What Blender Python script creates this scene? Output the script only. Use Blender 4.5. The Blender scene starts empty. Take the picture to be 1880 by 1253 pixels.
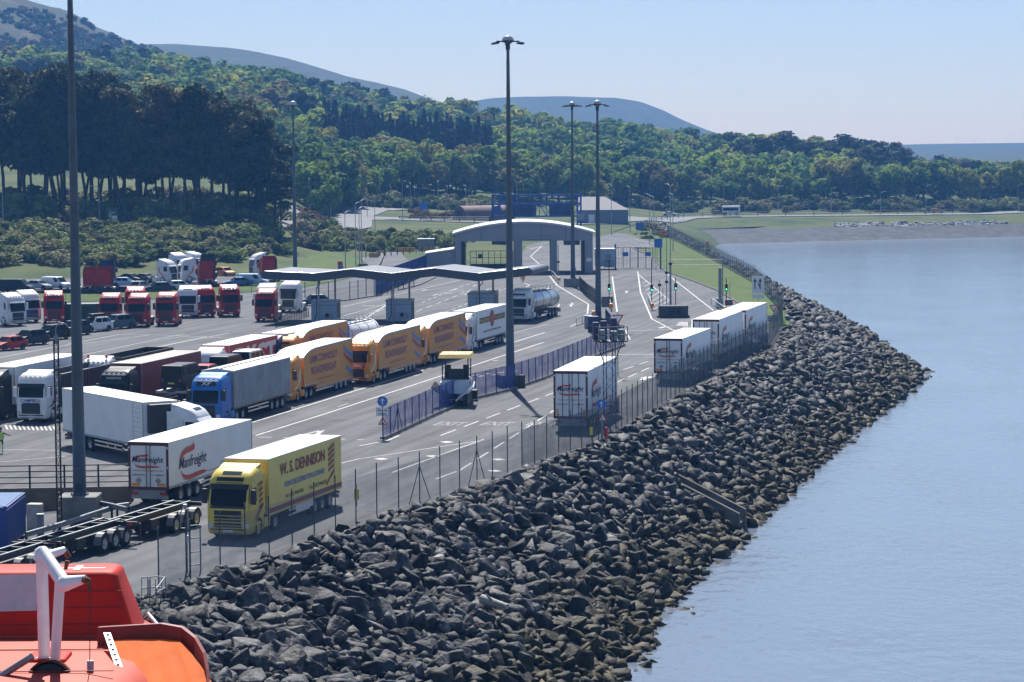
import bpy, bmesh, math, random
import numpy as np
from mathutils import Vector, Matrix
R = math.radians
SC = bpy.context.scene
COL = SC.collection

# ------------------------------------------------------------------ camera
FPX, HC, YH, ROLL = 4800.0, 21.0, 270.0, 0.0073
PITCH = math.atan2(626.5 - YH, FPX)
_F = Vector((0, math.cos(PITCH), -math.sin(PITCH)))
_U0 = Vector((0, math.sin(PITCH), math.cos(PITCH)))
_X = Vector((1, 0, 0))
_RT = _X * math.cos(ROLL) - _U0 * math.sin(ROLL)
_UP = _U0 * math.cos(ROLL) + _X * math.sin(ROLL)
cam_d = bpy.data.cameras.new("camera")
cam = bpy.data.objects.new("camera", cam_d)
COL.objects.link(cam)
cam_d.sensor_width = 36.0
cam_d.lens = 36.0 * FPX / 1880.0
cam_d.clip_start = 0.5
cam_d.clip_end = 9000
m = Matrix((_RT, _UP, -_F)).transposed().to_4x4()
m.translation = (0, 0, HC)
cam.matrix_world = m
SC.camera = cam

# ------------------------------------------------------------------ world, sun, exposure
SUN_EL, SUN_AZ = R(50.0), R(-5.0)      # azimuth measured from +Y towards +X
w = bpy.data.worlds.new("World")
SC.world = w
w.use_nodes = True
nt = w.node_tree
bg = nt.nodes["Background"]
sky = nt.nodes.new("ShaderNodeTexSky")
sky.sky_type = 'NISHITA'
sky.sun_disc = False
sky.sun_elevation = SUN_EL
sky.sun_rotation = SUN_AZ
sky.air_density = 1.0
sky.dust_density = 0.2
sky.ozone_density = 2.0
tint = nt.nodes.new("ShaderNodeVectorMath")
tint.operation = 'MULTIPLY'
tint.inputs[1].default_value = (1.10, 1.04, 1.02)
nt.links.new(sky.outputs[0], tint.inputs[0])
nt.links.new(tint.outputs[0], bg.inputs[0])
bg.inputs[1].default_value = 0.062
sun_d = bpy.data.lights.new("sun", 'SUN')
sun_d.energy = 5.0
sun_d.angle = R(0.5)
sun_d.color = (1.0, 0.95, 0.87)
sun = bpy.data.objects.new("sun", sun_d)
COL.objects.link(sun)
sdir = Vector((math.sin(SUN_AZ) * math.cos(SUN_EL), math.cos(SUN_AZ) * math.cos(SUN_EL), math.sin(SUN_EL)))
sun.rotation_euler = sdir.to_track_quat('Z', 'Y').to_euler()
sun.location = (0, 0, 300)
SC.view_settings.view_transform = 'Standard'
SC.view_settings.look = 'None'
SC.view_settings.exposure = 0.9
SC.view_settings.gamma = 1.0
SC.view_settings.use_curve_mapping = False

# ------------------------------------------------------------------ helpers
def ray(px, py):
    return _F * FPX + _RT * (px - 940.0) - _UP * (py - 626.5)
def at(px, py, z=0.0):
    d = ray(px, py)
    t = (z - HC) / d.z
    return Vector((d.x * t, d.y * t, z))
def atd(px, py, Y):
    d = ray(px, py)
    t = Y / d.y
    return Vector((d.x * t, Y, HC + d.z * t))

def tag(o, label=None, cat=None, group=None, kind=None):
    if label: o["label"] = label
    if cat: o["category"] = cat
    if group: o["group"] = group
    if kind: o["kind"] = kind
    return o
def thing(name, label, cat, loc=(0, 0, 0), rz=0.0, group=None):
    o = bpy.data.objects.new(name, None)
    COL.objects.link(o)
    o.empty_display_size = 0.3
    o.location = loc
    o.rotation_euler = (0, 0, rz)
    return tag(o, label, cat, group)
def linkmesh(name, me, parent=None, loc=None, rz=None):
    o = bpy.data.objects.new(name, me)
    COL.objects.link(o)
    if parent is not None: o.parent = parent
    if loc is not None: o.location = loc
    if rz is not None: o.rotation_euler = (0, 0, rz)
    return o
def copy_tree(o, parent=None):
    c = o.copy()
    COL.objects.link(c)
    if parent is not None: c.parent = parent
    for ch in list(o.children): copy_tree(ch, c)
    return c

MATS = {}
def mat(name, col, rough=0.6, metal=0.0, var=0.0, scale=3.0, bump=0.0, bscale=8.0, spec=0.5, col2=None, coat=0.0):
    if name in MATS: return MATS[name]
    m = bpy.data.materials.new(name)
    m.use_nodes = True
    n = m.node_tree
    b = n.nodes["Principled BSDF"]
    b.inputs["Base Color"].default_value = (*col, 1)
    b.inputs["Roughness"].default_value = rough
    b.inputs["Metallic"].default_value = metal
    b.inputs["Specular IOR Level"].default_value = spec
    if coat: b.inputs["Coat Weight"].default_value = coat; b.inputs["Coat Roughness"].default_value = 0.08
    if var or col2:
        tc = n.nodes.new("ShaderNodeTexCoord")
        ns = n.nodes.new("ShaderNodeTexNoise")
        ns.inputs["Scale"].default_value = scale
        ns.inputs["Detail"].default_value = 6
        ns.inputs["Roughness"].default_value = 0.65
        rp = n.nodes.new("ShaderNodeValToRGB")
        c2 = col2 or tuple(max(0, c * (1 - var)) for c in col)
        c1 = col if col2 else tuple(c * (1 + var * 0.6) for c in col)
        rp.color_ramp.elements[0].position = 0.35
        rp.color_ramp.elements[1].position = 0.65
        rp.color_ramp.elements[0].color = (*c2, 1)
        rp.color_ramp.elements[1].color = (*c1, 1)
        n.links.new(tc.outputs["Object"], ns.inputs["Vector"])
        n.links.new(ns.outputs["Fac"], rp.inputs["Fac"])
        n.links.new(rp.outputs["Color"], b.inputs["Base Color"])
    if bump:
        tc = n.nodes.new("ShaderNodeTexCoord")
        nb = n.nodes.new("ShaderNodeTexNoise")
        nb.inputs["Scale"].default_value = bscale
        nb.inputs["Detail"].default_value = 5
        bp = n.nodes.new("ShaderNodeBump")
        bp.inputs["Strength"].default_value = bump
        n.links.new(tc.outputs["Object"], nb.inputs["Vector"])
        n.links.new(nb.outputs["Fac"], bp.inputs["Height"])
        n.links.new(bp.outputs["Normal"], b.inputs["Normal"])
    MATS[name] = m
    return m

class MB:
    """collects shapes; build() links them as ONE mesh object"""
    def __init__(s): s.v = []; s.f = []; s.mi = []; s.sm = []
    def add(s, vs, fs, mi=0, smooth=False, M=None):
        o = len(s.v)
        if M is not None: vs = [M @ Vector(p) for p in vs]
        s.v += [tuple(p) for p in vs]
        for f in fs:
            s.f.append(tuple(i + o for i in f)); s.mi.append(mi); s.sm.append(smooth)
        return s
    def box(s, x0, x1, y0, y1, z0, z1, mi=0, M=None):
        vs = [(x0, y0, z0), (x1, y0, z0), (x1, y1, z0), (x0, y1, z0), (x0, y0, z1), (x1, y0, z1), (x1, y1, z1), (x0, y1, z1)]
        fs = [(3, 2, 1, 0), (4, 5, 6, 7), (0, 1, 5, 4), (1, 2, 6, 5), (2, 3, 7, 6), (3, 0, 4, 7)]
        return s.add(vs, fs, mi, False, M)
    def bevbox(s, x0, x1, y0, y1, z0, z1, b=0.03, mi=0, M=None):
        bm = bmesh.new()
        bmesh.ops.create_cube(bm, size=1)
        for v in bm.verts:
            v.co = Vector(((x0 + x1) / 2 + v.co.x * (x1 - x0), (y0 + y1) / 2 + v.co.y * (y1 - y0), (z0 + z1) / 2 + v.co.z * (z1 - z0)))
        bmesh.ops.bevel(bm, geom=list(bm.edges), offset=b, segments=2, affect='EDGES', profile=0.5)
        bm.verts.index_update()
        s.add([v.co.copy() for v in bm.verts], [[v.index for v in f.verts] for f in bm.faces], mi, False, M)
        bm.free()
        return s
    def tube(s, p0, p1, r0, r1=None, n=8, mi=0, cap=True, smooth=True, M=None):
        if r1 is None: r1 = r0
        p0 = Vector(p0); p1 = Vector(p1)
        d = (p1 - p0)
        if d.length < 1e-6: return s
        d.normalize()
        a = d.orthogonal().normalized(); b = d.cross(a)
        vs = []
        for p, r in ((p0, r0), (p1, r1)):
            for k in range(n):
                t = 2 * math.pi * (k + .5) / n
                vs.append(p + a * (math.cos(t) * r) + b * (math.sin(t) * r))
        s.add(vs, [(k, (k + 1) % n, n + (k + 1) % n, n + k) for k in range(n)], mi, smooth, M)
        if cap:
            s.add(vs, [tuple(range(n - 1, -1, -1)), tuple(range(n, 2 * n))], mi, False, M)
        return s
    def path(s, pts, r, n=6, mi=0):
        for a, b in zip(pts, pts[1:]): s.tube(a, b, r, r, n, mi)
        return s
    def lathe(s, prof, n=16, mi=0, M=None, smooth=True):
        """prof: list of (r, z)"""
        vs = []
        for r, z in prof:
            for k in range(n):
                t = 2 * math.pi * k / n
                vs.append((r * math.cos(t), r * math.sin(t), z))
        fs = []
        for j in range(len(prof) - 1):
            for k in range(n):
                fs.append((j * n + k, j * n + (k + 1) % n, (j + 1) * n + (k + 1) % n, (j + 1) * n + k))
        return s.add(vs, fs, mi, smooth, M)
    def prism(s, poly, x0, x1, mi=0, M=None):
        """polygon of (y,z), extruded along x"""
        n = len(poly)
        vs = [(x0, y, z) for y, z in poly] + [(x1, y, z) for y, z in poly]
        fs = [tuple(range(n)), tuple(range(2 * n - 1, n - 1, -1))] + [(i, n + i, n + (i + 1) % n, (i + 1) % n) for i in range(n)]
        return s.add(vs, fs, mi, False, M)
    def slab(s, poly, z0, z1, mi=0, M=None):
        n = len(poly)
        vs = [(x, y, z0) for x, y in poly] + [(x, y, z1) for x, y in poly]
        fs = [tuple(range(n - 1, -1, -1)), tuple(range(n, 2 * n))] + [(i, (i + 1) % n, n + (i + 1) % n, n + i) for i in range(n)]
        return s.add(vs, fs, mi, False, M)
    def quad(s, a, b, c, d, mi=0): return s.add([a, b, c, d], [(0, 1, 2, 3)], mi)
    def mesh(s, name, mats):
        me = bpy.data.meshes.new(name)
        me.from_pydata(s.v, [], s.f)
        if not isinstance(mats, (list, tuple)): mats = [mats]
        for m in mats: me.materials.append(m)
        me.polygons.foreach_set("material_index", s.mi)
        me.polygons.foreach_set("use_smooth", s.sm)
        me.update()
        return me
    def build(s, name, mats, parent=None, loc=None, rz=None):
        return linkmesh(name, s.mesh(name, mats), parent, loc, rz)

def npmesh(name, V, F, mats, smooth=False, col=None):
    """V (n,3), F (m,k) numpy -> mesh"""
    me = bpy.data.meshes.new(name)
    V = np.asarray(V, dtype=np.float32); F = np.asarray(F, dtype=np.int32)
    k = F.shape[1]
    me.vertices.add(len(V)); me.vertices.foreach_set("co", V.ravel())
    me.loops.add(F.size); me.loops.foreach_set("vertex_index", F.ravel())
    me.polygons.add(len(F))
    me.polygons.foreach_set("loop_start", np.arange(0, F.size, k, dtype=np.int32))
    if smooth: me.polygons.foreach_set("use_smooth", np.ones(len(F), dtype=bool))
    me.update(calc_edges=True)
    if col is not None:
        a = me.color_attributes.new("tint", 'FLOAT_COLOR', 'POINT')
        c = np.ones((len(V), 4), dtype=np.float32); c[:, :3] = col
        a.data.foreach_set("color", c.ravel())
    if not isinstance(mats, (list, tuple)): mats = [mats]
    for m in mats: me.materials.append(m)
    me.validate()
    return me
def gridmesh(name, P, mats, smooth=True):
    """P: (r,c,3)"""
    r, c = P.shape[:2]
    idx = np.arange(r * c).reshape(r, c)
    F = np.stack([idx[:-1, :-1], idx[:-1, 1:], idx[1:, 1:], idx[1:, :-1]], -1).reshape(-1, 4)
    return npmesh(name, P.reshape(-1, 3), F, mats, smooth)

# smooth value noise for terrain
_rs = np.random.RandomState(5)
_NT = _rs.rand(128, 128)
def vnoise(x, y):
    x = np.asarray(x, float); y = np.asarray(y, float)
    xi = np.floor(x).astype(int); yi = np.floor(y).astype(int)
    fx = x - xi; fy = y - yi
    fx = fx * fx * (3 - 2 * fx); fy = fy * fy * (3 - 2 * fy)
    g = lambda a, b: _NT[a % 128, b % 128]
    return (g(xi, yi) * (1 - fx) * (1 - fy) + g(xi + 1, yi) * fx * (1 - fy) + g(xi, yi + 1) * (1 - fx) * fy + g(xi + 1, yi + 1) * fx * fy)
def fbm(x, y, o=4):
    s = 0; a = .5
    for k in range(o):
        s = s + a * vnoise(x * 2 ** k + 7.3 * k, y * 2 ** k + 3.1 * k); a *= .5
    return s

# ------------------------------------------------------------------ node helpers for ground materials
def ground_mat(name, stops, scale, rough=0.9, bump=0.3, bscale=None, detail=8, spec=0.2, extra=None):
    """stops: [(pos, colour)...] over fractal noise in world metres"""
    m = bpy.data.materials.new(name); m.use_nodes = True
    n = m.node_tree; b = n.nodes["Principled BSDF"]
    b.inputs["Roughness"].default_value = rough
    b.inputs["Specular IOR Level"].default_value = spec
    g = n.nodes.new("ShaderNodeNewGeometry")
    ns = n.nodes.new("ShaderNodeTexNoise"); ns.inputs["Scale"].default_value = scale
    ns.inputs["Detail"].default_value = detail; ns.inputs["Roughness"].default_value = 0.7
    rp = n.nodes.new("ShaderNodeValToRGB")
    el = rp.color_ramp.elements
    while len(el) < len(stops): el.new(0.5)
    for e, (p, c) in zip(el, stops): e.position = p; e.color = (*c, 1)
    n.links.new(g.outputs["Position"], ns.inputs["Vector"])
    n.links.new(ns.outputs["Fac"], rp.inputs["Fac"])
    last = rp.outputs["Color"]
    n.links.new(last, b.inputs["Base Color"])
    if bump:
        nb = n.nodes.new("ShaderNodeTexNoise"); nb.inputs["Scale"].default_value = bscale or scale * 4
        nb.inputs["Detail"].default_value = 6
        bp = n.nodes.new("ShaderNodeBump"); bp.inputs["Strength"].default_value = bump; bp.inputs["Distance"].default_value = 0.3
        n.links.new(g.outputs["Position"], nb.inputs["Vector"])
        n.links.new(nb.outputs["Fac"], bp.inputs["Height"])
        n.links.new(bp.outputs["Normal"], b.inputs["Normal"])
    MATS[name] = m
    return m
# ================================================================== SETTING
U = Vector((math.sin(R(14)), math.cos(R(14)), 0))      # direction of the lanes, away from the ship
Vv = Vector((math.cos(R(14)), -math.sin(R(14)), 0))    # to the right of the lanes
SEA = -7.0

# --- coast: top of the rock bank and its foot, world metres
FENCE = [(-30, 92), (-17.5, 122), (-14.8, 129), (-8.3, 147.8), (-2.8, 161), (5.6, 183.6), (19.3, 244), (26.8, 272), (31.6, 304.5)]
COAST_T = [(-32, 85), (-16.4, 122), (-13.7, 129), (-7.2, 147.5), (-1.7, 161), (6.6, 183.4), (20.4, 243.6), (28.0, 271), (33, 308), (35.5, 340), (38, 400), (38, 480), (37.5, 560), (37, 640), (40, 705)]
COAST_B = [(0, 75), (4.5, 122), (5.2, 131), (8.2, 150), (13, 172), (18.5, 194), (33, 252), (41.5, 282), (50, 315), (51, 345), (53, 400), (51, 480), (49.5, 560), (50, 640), (52, 705)]
def coast_x(y): return np.interp(y, [p[1] for p in COAST_T], [p[0] for p in COAST_T])

M_ASPH = ground_mat("asphalt", [(0.30, (0.080, 0.084, 0.095)), (0.5, (0.105, 0.109, 0.120)), (0.70, (0.135, 0.138, 0.148))], 0.09, 0.85, 0.25, 12.0, 12)
def asphalt_wear(m):
    """tyre-darkened tracks along the lanes, small oil stains and rectangular repair patches"""
    n = m.node_tree; b = n.nodes["Principled BSDF"]; src = b.inputs["Base Color"].links[0].from_socket
    g = n.nodes.new("ShaderNodeNewGeometry"); mp = n.nodes.new("ShaderNodeMapping"); mp.vector_type = 'TEXTURE'
    mp.inputs["Rotation"].default_value = (0, 0, R(-14)); mp.inputs["Scale"].default_value = (1.1, 30, 1)
    n.links.new(g.outputs["Position"], mp.inputs["Vector"])
    a = n.nodes.new("ShaderNodeTexNoise"); a.inputs["Scale"].default_value = 1.0; a.inputs["Detail"].default_value = 4; n.links.new(mp.outputs[0], a.inputs["Vector"])
    ra = n.nodes.new("ShaderNodeMapRange"); ra.inputs[1].default_value = .36; ra.inputs[2].default_value = .60; ra.inputs[3].default_value = .66; ra.inputs[4].default_value = 1.06; n.links.new(a.outputs["Fac"], ra.inputs[0])
    o = n.nodes.new("ShaderNodeTexNoise"); o.inputs["Scale"].default_value = .55; o.inputs["Detail"].default_value = 3; n.links.new(g.outputs["Position"], o.inputs["Vector"])
    ro = n.nodes.new("ShaderNodeMapRange"); ro.inputs[1].default_value = .27; ro.inputs[2].default_value = .36; ro.inputs[3].default_value = .55; ro.inputs[4].default_value = 1.0; n.links.new(o.outputs["Fac"], ro.inputs[0])
    mp2 = n.nodes.new("ShaderNodeMapping"); mp2.vector_type = 'TEXTURE'; mp2.inputs["Rotation"].default_value = (0, 0, R(-14)); mp2.inputs["Scale"].default_value = (7, 26, 1); n.links.new(g.outputs["Position"], mp2.inputs["Vector"])
    v = n.nodes.new("ShaderNodeTexVoronoi"); v.distance = 'CHEBYCHEV'; v.inputs["Scale"].default_value = 1.0; n.links.new(mp2.outputs[0], v.inputs["Vector"])
    sx = n.nodes.new("ShaderNodeSeparateXYZ"); n.links.new(v.outputs["Color"], sx.inputs[0])
    rv = n.nodes.new("ShaderNodeMapRange"); rv.inputs[3].default_value = .88; rv.inputs[4].default_value = 1.0; n.links.new(sx.outputs[0], rv.inputs[0])
    m1 = n.nodes.new("ShaderNodeMath"); m1.operation = 'MULTIPLY'; n.links.new(ra.outputs[0], m1.inputs[0]); n.links.new(ro.outputs[0], m1.inputs[1])
    m2 = n.nodes.new("ShaderNodeMath"); m2.operation = 'MULTIPLY'; n.links.new(m1.outputs[0], m2.inputs[0]); n.links.new(rv.outputs[0], m2.inputs[1])
    vm = n.nodes.new("ShaderNodeVectorMath"); vm.operation = 'SCALE'; n.links.new(src, vm.inputs[0]); n.links.new(m2.outputs[0], vm.inputs["Scale"])
    n.links.new(vm.outputs[0], b.inputs["Base Color"])
asphalt_wear(M_ASPH)
M_ASPH2 = ground_mat("asphalt_worn", [(0.3, (0.14, 0.145, 0.155)), (0.7, (0.20, 0.20, 0.21))], 0.15, 0.85, 0.2, 10.0, 10)
M_GRASS = ground_mat("grass", [(0.30, (0.022, 0.040, 0.008)), (0.46, (0.055, 0.10, 0.016)), (0.58, (0.080, 0.10, 0.028)), (0.72, (0.080, 0.14, 0.022))], 0.22, 0.95, 0.5, 3.0, 10)
M_HILLG = ground_mat("hill_grass", [(0.3, (0.016, 0.028, 0.010)), (0.46, (0.040, 0.070, 0.016)), (0.58, (0.080, 0.085, 0.026)), (0.72, (0.065, 0.12, 0.020))], 0.05, 0.95, 0.8, 0.5, 12)
M_MOOR = ground_mat("moor", [(0.36, (0.012, 0.016, 0.008)), (0.45, (0.045, 0.040, 0.016)), (0.53, (0.022, 0.038, 0.012)), (0.61, (0.070, 0.055, 0.024)), (0.72, (0.15, 0.14, 0.12))], 0.024, 0.95, 1.0, 0.2, 14)
M_FAR = ground_mat("far_hill_grass", [(0.38, (0.022, 0.032, 0.014)), (0.47, (0.050, 0.062, 0.022)), (0.55, (0.032, 0.042, 0.017)), (0.64, (0.078, 0.080, 0.036))], 0.012, 0.95, 0.6, 0.1, 12)
M_BANK = ground_mat("bank_rubble", [(0.3, (0.010, 0.010, 0.011)), (0.7, (0.035, 0.035, 0.037))], 0.8, 0.95, 0.6, 3.0)
M_BEACH = ground_mat("shingle", [(0.35, (0.030, 0.034, 0.040)), (0.5, (0.058, 0.064, 0.074)), (0.65, (0.088, 0.095, 0.106))], 0.35, 0.9, 0.6, 2.0, 14)

def struct(o): o["kind"] = "structure"; return o

# --- terrain: elevation from columns of (distance, height), interpolated over bearing
TC = [
 (-1200, [(380, -.1), (432, 0), (490, 7), (530, 7.5), (600, 9), (800, 20), (1300, 60), (1700, 60)]),
 (0,   [(380, -.1), (432, 0), (490, 6.5), (530, 7.5), (600, 9), (800, 20), (1300, 60), (1700, 62)]),
 (250, [(380, -.1), (436, 0), (495, 6.5), (530, 7.5), (600, 9), (800, 20), (1300, 57), (1700, 60)]),
 (450, [(380, -.1), (455, -.1), (508, 6.0), (540, 7), (620, 9), (800, 22), (1300, 49), (1700, 45)]),
 (530, [(380, -.1), (512, -.1), (552, 3.5), (600, 6), (700, 10), (1300, 46), (1700, 40)]),
 (600, [(380, -.1), (534, -.1), (600, 2.0), (690, 3), (760, 7), (1300, 40), (1700, 34)]),
 (700, [(380, -.1), (545, -.1), (690, 2.0), (760, 4), (1300, 35), (1700, 28)]),
 (850, [(380, -.1), (600, .5), (700, 1.5), (780, 3), (1300, 31), (1700, 24)]),
 (1000, [(380, -.1), (560, -.1), (700, .6), (800, 1), (1250, 23), (1700, 18)]),
 (1150, [(380, -.1), (600, -.1), (800, .3), (880, 1), (1200, 18), (1700, 14)]),
 (1240, [(380, -.1), (600, -.3), (740, -1.5), (790, -2.5), (820, -1.8), (870, -.8), (1200, 15), (1700, 10)]),
 (1330, [(380, -9), (700, -9), (748, -7.3), (790, -4), (812, -2.0), (850, -1.6), (880, 0), (1180, 13), (1700, 9)]),
 (1400, [(380, -9), (700, -9), (753, -7.3), (790, -4), (812, -2.0), (850, -1.6), (880, 0), (1150, 11), (1700, 8)]),
 (1600, [(380, -9), (730, -9), (768, -7.3), (800, -4), (818, -2.0), (850, -1.6), (880, 0), (1100, 6), (1700, 3)]),
 (1900, [(380, -9), (760, -9), (790, -7.3), (812, -4), (826, -2.0), (855, -1.6), (880, -1), (1100, 0), (1700, 0)]),
 (3200, [(380, -9), (800, -9), (850, -7.3), (880, -4), (890, -2.0), (900, -1.6), (920, -1), (1100, 0), (1700, 0)]),
]
_tc_x = np.array([c[0] for c in TC])
_tc_d = np.arange(380, 1701, 4.0)
_tc_z = np.array([np.interp(_tc_d, [p[0] for p in c[1]], [p[1] for p in c[1]]) for c in TC])
def terr(X, Y):
    X = np.asarray(X, float); Y = np.asarray(Y, float)
    px = np.clip(940 + X / Y * FPX, _tc_x[0], _tc_x[-1] - 1e-3)
    i = np.clip(np.searchsorted(_tc_x, px, side='right') - 1, 0, len(_tc_x) - 2)
    f = (px - _tc_x[i]) / (_tc_x[i + 1] - _tc_x[i])
    dd = np.clip((Y - 380) / 4.0, 0, len(_tc_d) - 1.001)
    j = dd.astype(int); g = dd - j
    z0 = _tc_z[i, j] * (1 - g) + _tc_z[i, j + 1] * g
    z1 = _tc_z[i + 1, j] * (1 - g) + _tc_z[i + 1, j + 1] * g
    z = z0 * (1 - f) + z1 * f
    # rock bank side: land stops at the coast
    cx = np.interp(Y, [p[1] for p in COAST_T], [p[0] for p in COAST_T])
    flat = np.where(X < cx + 1.0, np.maximum(z, np.where(px > 1150, -.12, z)), -12.0)
    z = np.where(Y < 702, np.where(X > 5, flat, z), z)
    rough = np.clip((z - 1.0) / 6, 0, 1)
    return z + rough * (fbm(X / 30, Y / 30) - .47) * 4.0

def terr1(x, y): return float(terr(np.array([x]), np.array([y]))[0])

xs = np.concatenate([np.arange(-760, -260, 20), np.arange(-260, -20, 6), np.arange(-20, 70, 3), np.arange(70, 300, 8), np.arange(300, 760, 20)])
ys = np.concatenate([np.arange(404, 900, 5), np.arange(900, 1704, 16)])
XX, YY = np.meshgrid(xs, ys)
P = np.stack([XX, YY, terr(XX, YY)], -1)
struct(linkmesh("ground", gridmesh("ground", P, M_HILLG)))

def sheet(name, pts, z, m):
    """flat sheet from a world polygon"""
    bm = bmesh.new()
    vs = [bm.verts.new((p[0], p[1], z)) for p in pts]
    bm.faces.new(vs)
    bmesh.ops.triangulate(bm, faces=bm.faces[:])
    me = bpy.data.meshes.new(name); bm.to_mesh(me); bm.free()
    me.materials.append(m)
    if me.polygons and me.polygons[0].normal.z < 0: me.flip_normals()
    return linkmesh(name, me)
def pix(pts, z=0.0): return [tuple(at(x, y, z)[:2]) for x, y in pts]

# asphalt yard
right_edge = pix([(1105, 424), (1150, 430), (1195, 443), (1216, 452), (1196, 457), (1163, 457), (1194, 471), (1222, 499), (1281, 520), (1319, 535), (1357, 558), (1385, 577), (1404, 604)])
yard = [(-190, 80), (-29, 80)] + [(p[0] + .9, p[1]) for p in FENCE[1:]] + right_edge[::-1] + pix([(1040, 430), (900, 432), (840, 440), (770, 458), (705, 464), (660, 474), (690, 500), (560, 503), (420, 507), (300, 507)]) + [(-75, 428), (-190, 425)]
struct(sheet("yard", yard, 0.0, M_ASPH))
# green verge between the lanes and the coast fence
verge = pix([(1105, 424), (1150, 430), (1195, 443), (1216, 452), (1196, 457), (1163, 457), (1194, 471), (1222, 499), (1281, 520), (1319, 535), (1357, 558), (1385, 577), (1404, 604)]) + [(32.6, 306), (36, 340), (38.2, 400), (38.2, 480), (37.7, 560), (37.2, 600)]
struct(sheet("grass_verge", verge, 0.03, M_GRASS))
# grass field behind the lorry park
struct(sheet("grass_field", pix([(395, 506), (560, 503.5), (688, 501), (668, 482), (655, 474), (600, 462), (520, 462), (470, 476), (420, 490)]), 0.05, M_GRASS))
# strip of grass between the two parking rows
struct(sheet("grass_strip", pix([(-60, 552), (120, 556), (330, 548), (560, 528), (690, 502), (650, 507), (540, 516), (330, 534), (180, 540), (-60, 540)]), 0.06, M_GRASS))

# rock bank (rubble bed that the boulders lie on)
n = 160
yy = np.linspace(78, 704, n)
tx = np.interp(np.linspace(0, 1, n), np.linspace(0, 1, n), np.interp(yy, [p[1] for p in COAST_T], [p[0] for p in COAST_T]))
# foot points matched by parameter
def lerp_poly(poly, m):
    a = np.array(poly, float)
    d = np.concatenate([[0], np.cumsum(np.linalg.norm(np.diff(a, axis=0), axis=1))])
    t = np.linspace(0, d[-1], m)
    return np.stack([np.interp(t, d, a[:, k]) for k in range(2)], -1)
def bank_pts(nn):
    """matching points on crest and foot"""
    k = np.linspace(0, len(COAST_T) - 1, nn)
    ii = np.arange(len(COAST_T))
    T = np.stack([np.interp(k, ii, [p[j] for p in COAST_T]) for j in (0, 1)], -1)
    B = np.stack([np.interp(k, ii, [p[j] for p in COAST_B]) for j in (0, 1)], -1)
    return T, B
Tn, Bn = bank_pts(220)
prof = [(-.12, -.25), (0, -.1), (.06, -.25), (.25, -1.6), (.5, -3.6), (.75, -5.5), (1.0, -7.3), (1.25, -9.5)]
P = np.zeros((220, len(prof), 3))
for j, (a, z) in enumerate(prof):
    P[:, j, :2] = Tn + (Bn - Tn) * a
    P[:, j, 2] = z
struct(linkmesh("rock_bank", gridmesh("rock_bank", P, M_BANK)))

# beach along the far shore
bx = np.array([1245, 1300, 1400, 1500, 1600, 1750, 1900, 2100])
rows = []
for (dlo, z) in ((0, 0), (1, 0), (2, 0), (3, 0), (4, 0)):
    r = []
    for x in np.linspace(1240, 2150, 60):
        d0 = np.interp(x, [1240, 1330, 1400, 1600, 1900, 2150], [728, 745, 752, 767, 789, 806])
        wd = np.interp(x, [1240, 1330, 1400, 1600, 1900, 2150], [40, 33, 27, 22, 17, 17])
        Y = d0 - 4 + (wd + 4) * dlo / 4
        X = (x - 940) / FPX * Y
        r.append((X, Y, -7.35 + 3.5 * (dlo / 4) ** 1.15 + .1))
    rows.append(r)
struct(linkmesh("beach", gridmesh("beach", np.array(rows), M_BEACH)))

# far coast road and the terminal approach roads
def ribbon(name, ctr, wd, m, dz=0.06, zf=None):
    a = lerp_poly(ctr, max(8, int(len(ctr) * 10)))
    t = np.gradient(a, axis=0); t /= np.linalg.norm(t, axis=1)[:, None]
    nrm = np.stack([t[:, 1], -t[:, 0]], -1)
    P = np.zeros((len(a), 3, 3))
    for j, s in enumerate((-1, 0, 1)):
        q = a + nrm * wd * .5 * s
        P[:, j, :2] = q
        P[:, j, 2] = (terr(q[:, 0], q[:, 1]) if zf is None else zf) + dz
    return struct(linkmesh(name, gridmesh(name, P, m)))
def pd(x, d): return ((x - 940) / FPX * d, d)
ribbon("coast_road", [pd(1100, 700), pd(1180, 770), pd(1260, 822), pd(1330, 832), pd(1450, 835), pd(1600, 838), pd(1800, 842), pd(2100, 895)], 9, M_ASPH2, 0.22)
ribbon("approach_road", [pd(560, 640), pd(640, 690), pd(720, 700), pd(850, 690), pd(1000, 690), pd(1100, 700)], 10, M_ASPH2, 0.18)
ribbon("roundabout_road", [pd(600, 600), pd(650, 640), pd(655, 700), pd(690, 745), pd(740, 740)], 9, M_ASPH2, 0.24)
ribbon("hill_road", [pd(-260, 508), pd(0, 508), pd(200, 510), pd(400, 522), pd(500, 560), pd(560, 640)], 8, M_ASPH2, 0.2)

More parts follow.
